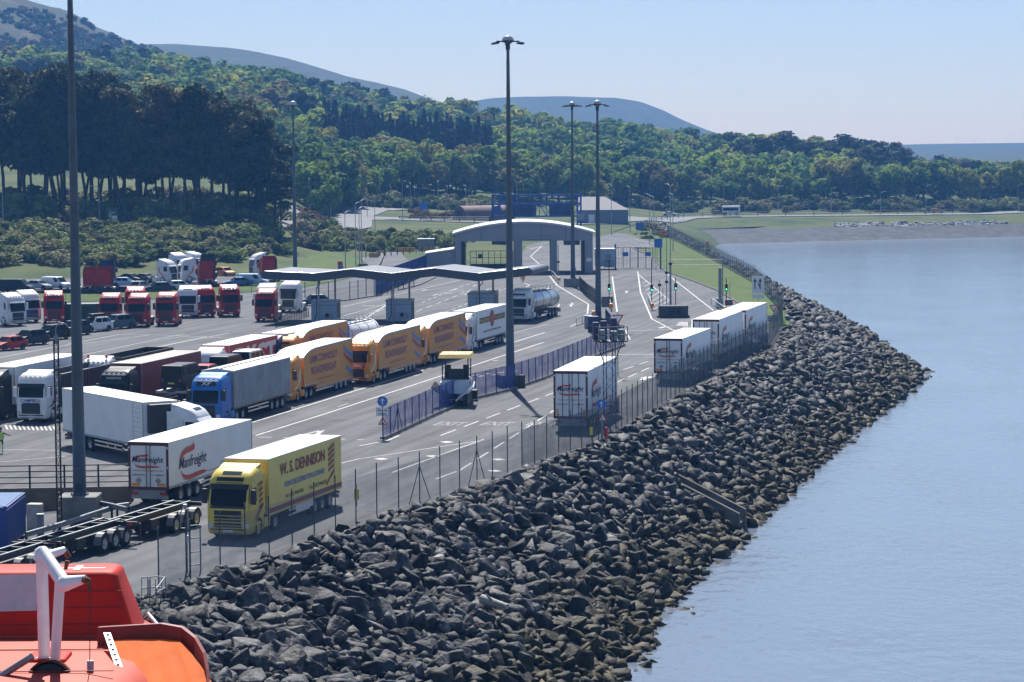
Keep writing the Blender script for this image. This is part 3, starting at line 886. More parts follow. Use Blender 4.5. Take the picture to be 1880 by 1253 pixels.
for _ in range(40):
    px = rt.uniform(755, 905)
    bush(px, rt.uniform(705, 735), rt.uniform(1.8, 3.2), True, "orange-flowered gorse beside the road past the roundabout", "gorse by the roundabout road", .55)
for _ in range(26):
    bush(rt.uniform(545, 620), rt.uniform(610, 640), rt.uniform(1.6, 3), True, "brown gorse on the slope left of the roundabout", "gorse left of the roundabout", .55)
for _ in range(34):
    px = rt.uniform(1180, 1262); d = rt.uniform(590, 700)
    X = min((px - 940) / FPX * d, 36.5)
    bush(940 + X / d * FPX, d, rt.uniform(1.2, 2.2), rt.rand() < .6, "low gorse bush along the top of the shore beyond the fence", "gorse along the shore top", .6)
for _ in range(150):
    px = rt.uniform(1165, 1900)
    bush(px, rt.uniform(858, 892), rt.uniform(2.2, 6.0), False, "low bush at the roadside below the coastal wood", "bushes along the coast road", .7)
for _ in range(80):
    bush(rt.uniform(560, 900), rt.uniform(745, 800), rt.uniform(2.4, 6.0), False, "bush on the slope behind the roundabout", "bushes behind the roundabout", .7)

BUSHQ.sort(reverse=True)
VV = []; FF = []; CC = []; off = 0
for k, (_, x, d, z, s, sz, label, grp, a) in enumerate(BUSHQ):
    if k < 290:
        o = linkmesh("bush", BUSHM[k % 5]); o.location = (x, d, z); o.rotation_euler = (0, 0, a); o.scale = (s, s, s * sz)
        tag(o, label, "bush", grp)
    else:
        V, F = BUSH[k % 5]; ca, sa = math.cos(a), math.sin(a)
        VV.append(V @ np.array([[ca * s, -sa * s, 0], [sa * s, ca * s, 0], [0, 0, s * sz]]).T + np.array([x, d, z])); FF.append(F + off); off += len(V)
        c = np.array([(.06, .09, .024), (.10, .135, .04), (.14, .165, .06), (.15, .145, .07)][k % 4]); CC.append(np.repeat(c[None], len(V), 0))
tag(linkmesh("undergrowth", npmesh("undergrowth", np.concatenate(VV), np.concatenate(FF), M_LEAFT, col=np.concatenate(CC))), "smaller bushes and brambles between the larger ones on the banks", "undergrowth", None, "stuff")

# --- scrub over the moor
VV = []; FF = []; CC = []; off = 0
rs2 = np.random.RandomState(3)
for _ in range(7000):
    i = rs2.randint(2, 24); j = rs2.randint(0, MOOR.shape[1] - 1); u_, v_ = rs2.rand(), rs2.rand()
    p = MOOR[i, j] * (1 - u_) * (1 - v_) + MOOR[i + 1, j] * u_ * (1 - v_) + MOOR[i, j + 1] * (1 - u_) * v_ + MOOR[i + 1, j + 1] * u_ * v_
    if p[0] > 30 or fbm(p[0] / 60, p[1] / 90, 4) < .36 + .05 * (i / 24): continue
    V, F = LOWC[rs2.randint(8)]; s = rs2.uniform(2, 6.5) * (1 if i > 9 else 1.6)
    VV.append(V * np.array([s * 1.4, s * 1.4, s]) + p - np.array([0, 0, .5 + .15 * s])); FF.append(F + off); off += len(V)
    c = np.array([(.045, .065, .022), (.075, .07, .026), (.12, .075, .025), (.06, .10, .03)][rs2.randint(4)])
    CC.append(np.repeat(c[None], len(V), 0))
tag(linkmesh("moor_scrub", npmesh("moor_scrub", np.concatenate(VV), np.concatenate(FF), M_LEAFT, col=np.concatenate(CC))), "patchy brown and green scrub on the steep moor at the upper left", "scrub", None, "stuff")

VV = []; FF = []; RC = []; off = 0
for _ in range(420):
    px_ = rs2.uniform(1535, 1850); dd_ = np.interp(px_, [1535, 1850], [798, 808]) + rs2.normal(0, 3.2); x = (px_ - 940) / FPX * dd_; s = rs2.uniform(.4, 1.0)
    V, F = ROCKS_LO[rs2.randint(16)]; VV.append(V * s + np.array([x, dd_, terr1(x, dd_) + .3])); FF.append(F + off); off += len(V); RC.append(np.full((len(V), 3), rs2.uniform(.8, 1.9)))
tag(linkmesh("rip_rap", npmesh("rip_rap", np.concatenate(VV), np.concatenate(FF), mat("rip_rap_stone", (.30, .30, .31), .9, var=.5, scale=.5))), "pale rip-rap stones at the head of the far beach", "rip-rap", None, "stuff")
# ================================================================== VEHICLES
def paint(name, c, rough=.38): return mat("paint_" + name, c, rough, var=.12, scale=1.3, spec=.22)
M_BLACK = mat("black_plastic", (.014, .014, .016), .5)
M_DARK = mat("chassis_black", (.018, .018, .020), .6, var=.3)
M_TYRE = mat("tyre", (.016, .016, .017), .85)
M_RIM = mat("rim", (.38, .38, .39), .4, .6)
M_GLASS = mat("dark_glass", (.005, .008, .011), .05, spec=.14)
M_CHROME = mat("bright_metal", (.62, .63, .65), .28, .85)
M_LAMP = mat("headlamp", (.65, .68, .72), .12, .3)
M_RED = mat("lamp_red", (.35, .015, .012), .3)
M_AMB = mat("marker_amber", (.80, .28, .02), .4)
M_WHITE = mat("white_panel", (.74, .75, .76), .42, var=.06, scale=.7)
M_ROOFW = mat("white_roof", (.66, .67, .68), .5, var=.2, scale=.35)
M_GREY = mat("grey_metal", (.30, .32, .34), .5, .2, var=.15)
M_GALV = mat("galvanised", (.22, .25, .28), .5, .5, var=.25, scale=2)
M_TXTK = mat("lettering_black", (.012, .012, .014), .5)
M_TXTR = mat("lettering_red", (.55, .035, .015), .5)
M_TXTW = mat("lettering_white", (.78, .78, .78), .5)
M_TAN = mat("swoosh_tan", (.36, .20, .07), .5)

_txt = {}
def text_me(s, m, bold=0.0, shear=0.0, font_w=1.0):
    """text mesh, cap height 1, origin at left of the baseline, in local xy"""
    k = (s, m.name, bold, shear, font_w)
    if k in _txt: return _txt[k]
    cu = bpy.data.curves.new("lettering", 'FONT')
    cu.body = s; cu.offset = bold; cu.shear = shear; cu.extrude = 0.0; cu.resolution_u = 3
    o = bpy.data.objects.new("lettering", cu)
    COL.objects.link(o)
    bpy.context.view_layer.update()
    dg = bpy.context.evaluated_depsgraph_get()
    me = bpy.data.meshes.new_from_object(o.evaluated_get(dg))
    bpy.data.objects.remove(o); bpy.data.curves.remove(cu)
    co = np.array([v.co[:] for v in me.vertices])
    cap = 0.729
    co[:, 0] -= co[:, 0].min(); co /= cap; co[:, 0] *= font_w
    for v, c in zip(me.vertices, co): v.co = c
    me.materials.clear(); me.materials.append(m)
    w = float(co[:, 0].max())
    _txt[k] = (me, w)
    return me, w
def put_text(parent, s, origin, right, up, width, height, m, bold=.012, shear=0.0, name="lettering", center=False):
    me, w = text_me(s, m, bold, shear)
    o = linkmesh(name, me, parent)
    rt_, up_ = Vector(right).normalized(), Vector(up).normalized()
    nn = rt_.cross(up_)
    M = Matrix((rt_, up_, nn)).transposed().to_4x4()
    org = Vector(origin)
    if center: org = org - rt_ * width / 2
    M.translation = org
    o.matrix_local = M @ Matrix.Diagonal((width / w, height, 1, 1))
    return o
def flat_shape(parent, name, polys, origin, right, up, mats):
    """2-D polygons [(matindex, [(x,y)..])] on a plane; each later one 3 mm prouder"""
    rt_, up_ = Vector(right).normalized(), Vector(up).normalized(); nn = rt_.cross(up_)
    b = MB()
    for i, (mi, pl) in enumerate(polys):
        vs = [Vector(origin) + rt_ * x + up_ * y + nn * (.003 * i) for x, y in pl]
        b.add(vs, [tuple(range(len(vs)))], mi)
    return b.build(name, mats, parent)

def wheel_mesh(r, w, name="wheel", rim=.58):
    b = MB()
    Mx = Matrix.Rotation(R(90), 4, 'Y')
    b.lathe([(r * rim, -w / 2), (r * .93, -w / 2), (r, -w * .36), (r, w * .36), (r * .93, w / 2), (r * rim, w / 2)], 20, 0, Mx)
    b.lathe([(r * rim, -w / 2 + .005), (r * rim * .8, -w * .28), (.001, -w * .28)], 20, 1, Mx)
    b.lathe([(r * rim, w / 2 - .005), (r * rim * .8, w * .28), (.001, w * .28)], 20, 1, Mx)
    b.lathe([(r * .2, w * .28), (r * .18, w * .46), (.001, w * .46)], 10, 1, Mx)
    b.lathe([(r * .2, -w * .28), (r * .18, -w * .46), (.001, -w * .46)], 10, 1, Mx)
    return b.mesh(name, [M_TYRE, M_RIM])
WH_T = wheel_mesh(.5, .36)
WH_C = wheel_mesh(.33, .22, rim=.66)
def wheel(parent, x, y, r=.5, me=None): return linkmesh("wheel", me or WH_T, parent, (x, y, r))

CABP = {
 'std': [(.32, .14, 2.15, 1.16, .25), (.44, .05, 2.15, 1.23, .28), (1.0, 0, 2.15, 1.25, .30), (1.7, .03, 2.2, 1.25, .28), (1.95, .06, 2.2, 1.25, .26), (2.92, .34, 2.2, 1.22, .24), (3.12, .38, 2.2, 1.22, .24), (3.45, .62, 2.2, 1.19, .32), (3.68, .98, 2.2, 1.12, .38), (3.80, 1.45, 2.2, 1.02, .42)],
 'flat': [(.32, .10, 2.15, 1.16, .18), (.44, .03, 2.15, 1.23, .20), (1.0, 0, 2.15, 1.25, .22), (1.7, .02, 2.2, 1.25, .22), (1.95, .04, 2.2, 1.25, .22), (2.95, .20, 2.2, 1.23, .20), (3.2, .25, 2.2, 1.22, .22), (3.5, .42, 2.2, 1.19, .28), (3.74, .78, 2.2, 1.10, .34), (3.82, 1.2, 2.2, 1.0, .4)],
}
def cab(root, col, style='std', trim=None, visor=None, front_txt=None, swirl=None, bar=True, top_txt=None, top_h=.16, grille_col=None, low=False, stripe=None, skylight=False, slat_body=False, board=None):
    pr = CABP[style]
    zz = [p[0] for p in pr]
    if low: pr = [(z if z < 3.15 else 3.12 + (z - 3.12) * .45, *q) for z, *q in pr]; zz = [p[0] for p in pr]
    g = lambda z, i: float(np.interp(z, zz, [p[i] for p in pr]))
    def yfront(z, x):
        hw, rc, yf = g(z, 3), g(z, 4), g(z, 1)
        e = abs(x) - (hw - rc)
        return yf if e <= 0 else yf + rc - math.sqrt(max(0, rc * rc - min(e, rc) ** 2))
    rings = []
    for z, yf, yr, hw, rc in pr:
        ring = [(hw, yr, z), (hw, yf + rc + .5, z)]
        for k in range(6):
            t = k / 5 * math.pi / 2
            ring.append((hw - rc + rc * math.cos(t), yf + rc - rc * math.sin(t), z))
        ring += [(-x, y, z) for x, y, z in ring[::-1]]
        rings.append(ring)
    b = MB(); nr = len(rings[0]); vs = [v for r_ in rings for v in r_]; fs = []
    for j in range(len(rings) - 1):
        for k in range(nr):
            fs.append((j * nr + (k + 1) % nr, j * nr + k, (j + 1) * nr + k, (j + 1) * nr + (k + 1) % nr))
    fs.append(tuple((len(rings) - 1) * nr + k for k in range(nr - 1, -1, -1))); fs.append(tuple(range(nr)))
    b.add(vs, fs, 0, True)
    ztop = pr[-1][0]
    if not low:   # roof spoiler
        b.add([(-1.0, 1.15, ztop - .12), (1.0, 1.15, ztop - .12), (1.08, 2.2, ztop + .14), (-1.08, 2.2, ztop + .14), (1.08, 2.2, ztop - .4), (-1.08, 2.2, ztop - .4), (1.0, 1.15, ztop - .4), (-1.0, 1.15, ztop - .4)],
              [(0, 1, 2, 3), (3, 2, 4, 5), (1, 6, 4, 2), (0, 3, 5, 7)], 0)
    # cab side extenders
    for s in (-1, 1): b.box(s * 1.17 - .03, s * 1.17 + .03, 2.19, 2.5, 1.2, 3.45, 0)
    c = b.build("cab", col, root)
    me = c.data
    try: me.set_sharp_from_angle(angle=R(38))
    except Exception: pass
    def fpatch(name, z0, z1, x0, x1, m, off=.012, nx=10, nz=3, parent=c):
        bb = MB(); vs = []
        for j in range(nz + 1):
            z = z0 + (z1 - z0) * j / nz
            for i in range(nx + 1):
                x = x0 + (x1 - x0) * i / nx
                lim = g(z, 3) - .012
                x = max(-lim, min(lim, x))
                vs.append((x, yfront(z, x) - off, z))
        fs = [(j * (nx + 1) + i, j * (nx + 1) + i + 1, (j + 1) * (nx + 1) + i + 1, (j + 1) * (nx + 1) + i) for j in range(nz) for i in range(nx)]
        bb.add(vs, fs, 0, True)
        return bb.build(name, m, parent)
    def spatch(name, pts, s, m, off=.010, parent=c):
        bb = MB(); vs = [(s * (g(z, 3) + off), y, z) for y, z in pts]
        if s < 0: vs = vs[::-1]
        bb.add(vs, [tuple(range(len(vs)))], 0)
        return bb.build(name, m, parent)
    fpatch("windscreen", 2.02 if front_txt else 1.86, 2.90, -1.17, 1.17, M_GLASS, .014, 12, 4)
    fpatch("windscreen_surround", 1.95 if front_txt else 1.72, 3.02, -1.21, 1.21, M_BLACK, .007, 12, 4)
    # sun visor
    v = MB()
    for k in range(8):
        xa, xb = -1.12 + 2.24 * k / 8, -1.12 + 2.24 * (k + 1) / 8
        v.add([(xa, yfront(2.95, xa) - .02, 3.02), (xb, yfront(2.95, xb) - .02, 3.02), (xb, yfront(2.9, xb) - .22, 2.78), (xa, yfront(2.9, xa) - .22, 2.78),
               (xa, yfront(2.95, xa) - .02, 2.99), (xb, yfront(2.95, xb) - .02, 2.99), (xb, yfront(2.9, xb) - .22, 2.75), (xa, yfront(2.9, xa) - .22, 2.75)],
              [(0, 3, 2, 1), (4, 5, 6, 7), (3, 7, 6, 2)], 0)
    v.build("sun_visor", visor or M_BLACK, c)
    if not low: fpatch("roof_panel", 3.06, 3.36, -.78, .78, trim or M_BLACK, .012, 8, 2)
    if top_txt and not low:
        put_text(c, top_txt, (0, yfront(3.13, 0) - .05, 3.13), (1, 0, 0), (0, .35, 1), 1.2 if top_h < .2 else .75, top_h, M_TXTW, center=True)
    gc = grille_col or M_BLACK
    gr = fpatch("grille", .70, 1.46 if front_txt else 1.62, -.78, .78, gc, .012, 8, 2)
    sl = MB()
    for k in range(4):
        z = .78 + k * .18
        sl.box(-.76, .76, yfront(z, 0) - .045, yfront(z, 0) - .012, z, z + .035)
    sl.build("grille_slats", col if slat_body else mat("grille_grey", (.035, .037, .04), .4), gr)
    if board: fpatch("name_board", 1.52, 1.90, -.85, .85, board, .016, 8, 1)
    fpatch("bumper", .36, .62, -1.0, 1.0, gc if gc is not M_BLACK else M_DARK, .014, 10, 1)
    for s in (-1, 1):
        fpatch("headlight", .66, .92, s * .86, s * 1.17, M_LAMP, .016, 4, 1)
        spatch("side_window", [(.42, 2.02), (1.15, 2.02), (1.15, 2.78), (.55, 2.78)], s, M_GLASS)
        spatch("door_gap", [(1.27, .95), (1.30, .95), (1.30, 2.9), (1.27, 2.9)], s, M_DARK)
        spatch("wheel_arch", [(1.38 + .62 * math.cos(t), .5 + .62 * math.sin(t)) for t in np.linspace(-.25, math.pi + .25, 12)], s, M_DARK, .006)
        mb = MB(); mb.bevbox(s * 1.28 - .02, s * 1.28 + .26 * s, .18, .32, 1.95, 2.75, .03) if s > 0 else mb.bevbox(-1.54, -1.26, .18, .32, 1.95, 2.75, .03)
        mb.build("mirror", M_BLACK if trim is None else trim, c)
        if swirl:
            pts = [(2.1, 3.1), (1.75, 2.9), (1.55, 2.2), (1.2, 1.6), (.5, 1.35), (1.25, 1.42), (1.75, 1.75), (1.95, 2.4), (2.12, 2.75)]
            spatch("gold_swirl", pts, s, swirl, .013)
        if stripe:
            spatch("stripe", [(2.1, 2.9), (1.85, 2.5), (1.75, 1.9), (1.1, 1.35), (.35, 1.15), (1.2, 1.22), (1.95, 1.75), (2.1, 2.3)], s, stripe, .013)
    if bar:
        lb = MB()
        lb.tube((-1.0, yfront(3.42, 0) - .12, 3.46), (1.0, yfront(3.42, 0) - .12, 3.46), .03, n=6)
        for k in range(5):
            x = -.8 + .4 * k
            lb.tube((x, yfront(3.42, 0) - .22, 3.5), (x, yfront(3.42, 0) - .06, 3.5), .10, .08, 8)
        lb.build("light_bar", M_CHROME, c)
    if skylight:
        fpatch("roof_hatch", 3.47, 3.70, -.55, .55, mat("tinted_hatch", (.03, .035, .045), .15), .014, 6, 3)
    if front_txt:
        put_text(c, front_txt[0], (0, yfront(1.7, 0) - .032, 1.60), (1, 0, 0), (0, 0, 1), front_txt[2], .25, front_txt[1], center=True)
    pl = MB(); pl.box(-.27, .27, yfront(.5, 0) - .03, yfront(.5, 0) - .016, .44, .56); pl.build("number_plate", M_TXTW, c)
    return c
def tractor(root, col, axles=2, **kw):
    cab(root, col, **kw)
    b = MB()
    for s in (-.45, .45): b.box(s - .06, s + .06, 2.0, 6.0 if axles == 2 else 6.8, .75, 1.02)
    b.box(-.6, .6, 3.9, 4.8, 1.02, 1.18)                # fifth wheel
    b.box(-1.2, 1.2, 2.25, 3.0, .42, 1.0)
    b.box(-.5, .5, .5, 2.2, .45, .9)
    for y in ([4.3] if axles == 2 else [4.1, 5.4]): b.tube((-1, y, .5), (1, y, .5), .12)
    b.tube((-1, 1.38, .5), (1, 1.38, .5), .10)
    b.build("chassis", M_DARK, root)
    for s in (-1, 1):
        k = MB(); k.bevbox(s * .98 - .24, s * .98 + .24, 2.3, 3.25, .40, .98, .06)
        k.build("side_tank", col, root)
        wheel(root, s * 1.06, 1.38)
        for y in ([4.1] if axles == 2 else [3.75, 5.05]):
            wheel(root, s * 1.0, y)
            fd = MB()
            for t in range(6):
                a0, a1 = math.pi * t / 6, math.pi * (t + 1) / 6
                fd.add([(s * .80, y + .58 * math.cos(a0), .52 + .56 * math.sin(a0)), (s * 1.22, y + .58 * math.cos(a0), .52 + .56 * math.sin(a0)),
                        (s * 1.22, y + .58 * math.cos(a1), .52 + .56 * math.sin(a1)), (s * .80, y + .58 * math.cos(a1), .52 + .56 * math.sin(a1))], [(0, 1, 2, 3)])
            fd.build("mudguard", M_BLACK, root)

def tug(root):
    """low port tug with a narrow one-man cab on one side"""
    b = MB()
    b.box(-1.1, 1.1, .6, 2.5, .5, 1.1); b.box(-.5, .5, 2.5, 5.6, .7, 1.05)
    b.build("chassis", M_DARK, root)
    c = MB().bevbox(.05, 1.1, .75, 2.3, 1.1, 2.85, .08).build("cab", paint("tug_white", (.7, .71, .72)), root)
    MB().box(.14, 1.02, .738, .749, 1.75, 2.65).build("windscreen", M_GLASS, c)
    MB().box(.14, 1.02, 2.301, 2.312, 1.75, 2.65).build("rear_window", M_GLASS, c)
    for s in (-1, 1):
        wheel(root, s * 1.0, 1.4); wheel(root, s * 1.0, 4.3)

def running_gear(root, L, axles=(1.9, 3.2, 4.5), guard=True, zb=1.1, bumper=True):
    b = MB()
    for s in (-.42, .42): b.box(s - .07, s + .07, 3.4, L - .25, .82, zb - .005)
    for a in axles: b.tube((-1.0, L - a, .5), (1.0, L - a, .5), .11)
    for s in (-1, 1): b.box(s * .75 - .06, s * .75 + .06, 5.6, 5.75, .25, zb - .01)   # landing legs
    b.build("trailer_chassis", M_DARK, root)
    for a in axles:
        for s in (-1, 1): wheel(root, s * 1.04, L - a)
    if guard:
        g = MB()
        for s in (-1, 1):
            for z in (.5, .78): g.box(s * 1.2 - .02, s * 1.2 + .02, 6.2, L - max(axles) - .8, z, z + .11)
        g.build("side_guard", M_CHROME, root)
    if bumper:
        r = MB()
        r.box(-1.15, 1.15, L - .18, L - .02, .42, .62); r.box(-1.0, 1.0, L - .14, L - .05, .62, zb - .02)
        rb = r.build("rear_bumper", M_GREY, root)
        for s in (-1, 1):
            q = MB(); q.box(s * .92 - .22, s * .92 + .22, L - .02, L + .02, .66, .82); q.build("tail_light", M_RED, rb)

def box_body(root, y0, L, zb, zt, side, roof, front=None, w=1.28, frame=None, name="trailer_body"):
    b = MB()
    b.add([(-w, y0, zb), (w, y0, zb), (w, L, zb), (-w, L, zb), (-w, y0, zt), (w, y0, zt), (w, L, zt), (-w, L, zt)],
          [(3, 2, 1, 0), (0, 1, 5, 4), (1, 2, 6, 5), (2, 3, 7, 6), (3, 0, 4, 7)], 0)
    body = b.build(name, side, root)
    r = MB(); r.box(-w - .012, w + .012, y0 - .012, L + .012, zt, zt + .05)
    for k in range(1, 12): r.box(-w * .97, w * .97, y0 + (L - y0) * k / 12 - .02, y0 + (L - y0) * k / 12 + .02, zt + .05, zt + .062)
    r.build("roof", roof, body)
    f = MB()
    for s in (-1, 1):
        f.box(s * w - .014, s * w + .014, y0 - .006, L + .006, zb - .08, zb + .06)
        f.box(s * w - .016, s * w + .016, y0 - .02, y0 + .07, zb, zt)
    f.build("frame_rail", frame or M_GREY, body)
    return body
MANF = {}
SW_UP = [(0, .62), (.05, .80), (.16, .93), (.34, .99), (.56, 1.03), (.62, 1.18), (.68, 1.02), (.66, .90), (.56, .86), (.34, .84), (.18, .78), (.10, .66)]
SW_UPT = [(.04, .80), (.12, .96), (.30, 1.06), (.56, 1.09), (.60, 1.03), (.34, .98), (.16, .92)]
SW_LO = [(.05, .30), (.12, .12), (.28, .02), (.50, .00), (.80, .04), (1.05, .03), (1.25, -.06), (1.02, -.10), (.75, -.11), (.45, -.14), (.24, -.10), (.10, .06)]
SW_LOT = [(.08, .04), (.22, -.14), (.44, -.20), (.75, -.16), (1.15, -.09), (.75, -.10), (.44, -.135), (.24, -.10)]
def manfreight(body, L, w, zb, zt, side, off, bars):
    """livery on the side towards the camera and on the doors; the trailer drives away from the camera"""
    h = zt - zb
    x = side * (w + .022)
    rgt = (0, -1, 0) if side < 0 else (0, 1, 0)
    y_s = L - 1.6 if side < 0 else 1.6
    org = Vector((x, y_s, zb + h * .46))
    k = 3.5
    flat_shape(body, "swoosh", [(1, [(a * k, (b - .5) * k * .46) for a, b in SW_UPT]), (1, [(a * k, (b - .5) * k * .46) for a, b in SW_LOT]), (0, [(a * k, (b - .5) * k * .46) for a, b in SW_UP]), (0, [(a * k, (b - .5) * k * .46) for a, b in SW_LO])],
               org, rgt, (0, 0, 1), [M_TXTR, M_TAN])
    put_text(body, "Manfreight", org + Vector(rgt) * -.10 + Vector((side * .012, 0, -.30)), rgt, (0, 0, 1), 4.3, .70, M_TXTK, .006, .25)
    st = MB(); a = org + Vector(rgt) * 4.4 + Vector((0, 0, -.95)); q = a + Vector(rgt) * 5.0
    d = [a, q, q + Vector((0, 0, .05)), a + Vector((0, 0, .05))]
    st.add(d if side > 0 or True else d[::-1], [(0, 1, 2, 3)]); st.build("tan_line", M_TAN, body)
    put_text(body, "Loading", org + Vector(rgt) * 6.6 + Vector((0, 0, -.75)), rgt, (0, 0, 1), .9, .2, M_TXTK)
    # rear doors
    dr = MB(); yd = L + .004
    wine = mat("wine_frame", (.085, .012, .014), .5)
    dr.box(-w, w, yd, yd + .05, zt - .16, zt + .045); dr.box(-w, w, yd, yd + .05, zb - .16, zb + .02)
    for s in (-1, 1): dr.box(s * (w - .07) - .07, s * (w - .07) + .07, yd, yd + .05, zb - .1, zt - .1)
    fr = dr.build("door_frame", wine, body)
    for s in (-1, 1):
        dd = MB(); dd.box(min(s * .012, s * (w - .15)), max(s * .012, s * (w - .15)), yd, yd + .035, zb + .03, zt - .17)
        door = dd.build("door", M_WHITE, body)
        rr = MB()
        for px_ in ([.12] if bars == 2 else [.12, .60]):
            rr.tube((s * px_, yd + .06, zb + .0), (s * px_, yd + .06, zt - .1), .022, n=6)
        rr.build("lock_rod", M_DARK, door)
        am = MB()
        if bars == 2: am.box(s * .82 - .26, s * .82 + .26, yd + .036, yd + .045, zb + .06, zb + .24)
        else: am.box(s * 1.0 - .07, s * 1.0 + .07, yd + .036, yd + .045, zb + .06, zb + .55)
        am.build("marker_board", M_AMB, door)
        for zq in (zt - .35, zb + h * .42):
            c_ = MB(); c_.box(s * (w - .06) - .045, s * (w - .06) + .045, yd + .051, yd + .075, zq, zq + .13); c_.build("hinge", M_CHROME, fr)
    yt = yd + .085
    lo = zb + h * .60
    kk = 1.46
    flat_shape(body, "door_swoosh", [(1, [(a * kk, (b - .5) * kk * .45) for a, b in SW_LOT]), (0, [(a * kk, (b - .5) * kk * .45) for a, b in SW_UP[:8]] + [(.60 * kk, .36 * kk * .45), (.34 * kk, .34 * kk * .45), (.14 * kk, .16 * kk * .45)]), (0, [(a * kk, (b - .5) * kk * .45) for a, b in SW_LO])],
               (.98, yt, lo), (-1, 0, 0), (0, 0, 1), [M_TXTR, M_TAN])
    put_text(body, "Manfreight", (1.02, yt + .012, lo - .10), (-1, 0, 0), (0, 0, 1), 2.0, .36, M_TXTK, .006, .25)
    put_text(body, "www.manfreight.co.uk", (.98, yt, zb + h * .36), (-1, 0, 0), (0, 0, 1), 1.95, .11, M_TXTR, .0)
    put_text(body, "PORTADOWN", (1.0, yt, zb + h * .26), (-1, 0, 0), (0, 0, 1), .78, .10, M_TXTK)
    put_text(body, "Co. ARMAGH", (-.22, yt, zb + h * .26), (-1, 0, 0), (0, 0, 1), .78, .10, M_TXTK)
    if bars == 2:
        for cx in (.62, -.62):
            dm = MB(); zc = zb + h * .15
            dm.add([(cx + .2, yt, zc), (cx, yt, zc - .2), (cx - .2, yt, zc), (cx, yt, zc + .2)], [(0, 3, 2, 1)]); dm.build("diamond_plate", M_GREY, body)
def place(X, Y, rz): return (X, Y, 0.0), rz

C_WHITE = paint("white", (.72, .73, .75)); C_RED = paint("red", (.46, .012, .010)); C_ORANGE = paint("orange", (.66, .27, .025))
C_YEL = paint("yellow", (.70, .52, .10)); C_BLUE = paint("blue", (.03, .17, .52)); C_BLACK = paint("black", (.015, .016, .019)); C_NAVY = paint("navy", (.02, .035, .11))
M_GOLD = mat("gold_swirl", (.72, .42, .04), .4)
M_CURT_O = mat("orange_curtain", (.62, .27, .035), .55, var=.10, scale=.5, bump=.08, bscale=.8)
M_PURP = mat("lettering_purple", (.20, .035, .12), .5)
AWAY = R(180 - 14); TOWARD = R(-14)

def manf_lorry(label, X, Y, rz, zt, bars, L=16.2, grp=None):
    t = thing("articulated_lorry", label, "lorry", (X, Y, 0), rz, grp)
    tug(t)
    body = box_body(t, 2.75, L, 1.12, zt, M_WHITE, M_ROOFW)
    running_gear(t, L)
    rf = MB(); rf.bevbox(-.95, .95, 2.35, 2.75, 2.2, zt - .1, .04); rf.build("fridge_unit", M_WHITE, body)
    manfreight(body, L, 1.28, 1.12, zt, -1, 0, bars)
    return t
def back_to_front(px, py_rear_ground, rz_deg, L=16.2):
    """front-bumper point of a lorry driving away whose rear corner stands at a pixel"""
    p = at(px, py_rear_ground)
    a = R(rz_deg)
    return p + Vector((math.sin(a), math.cos(a), 0)) * L
# four trailers leaving along the exit lane (rear faces us)
def away(px, d, deg, L=16.2):
    a = R(deg); X = (px - 940) / FPX * d
    return X + math.sin(a) * L, d + math.cos(a) * L, R(180 - deg)
for (px, d, deg, zt, bars, lab) in (
        (1047.5, 192, 11.5, 4.45, 4, "tall white lorry leaving, behind the round blue arrow sign and lattice tower"),
        (1227.5, 230, 15, 4.0, 2, "lower white lorry leaving, second from the front of the exit queue end"),
        (1297, 249, 14.5, 4.40, 4, "white lorry leaving just ahead of the lower white lorry by the fence"),
        (1348, 263.5, 14.5, 4.35, 4, "foremost white lorry leaving, beside the grass verge and give way sign")):
    X, Y, rz = away(px, d, deg)
    manf_lorry(lab, X, Y, rz, zt, bars)
X, Y, rz = away(267, 153.3, 15.6)
manf_lorry("white lorry with red swoosh lettering pulling out beside the concrete wall", X, Y, rz, 3.75, 2)

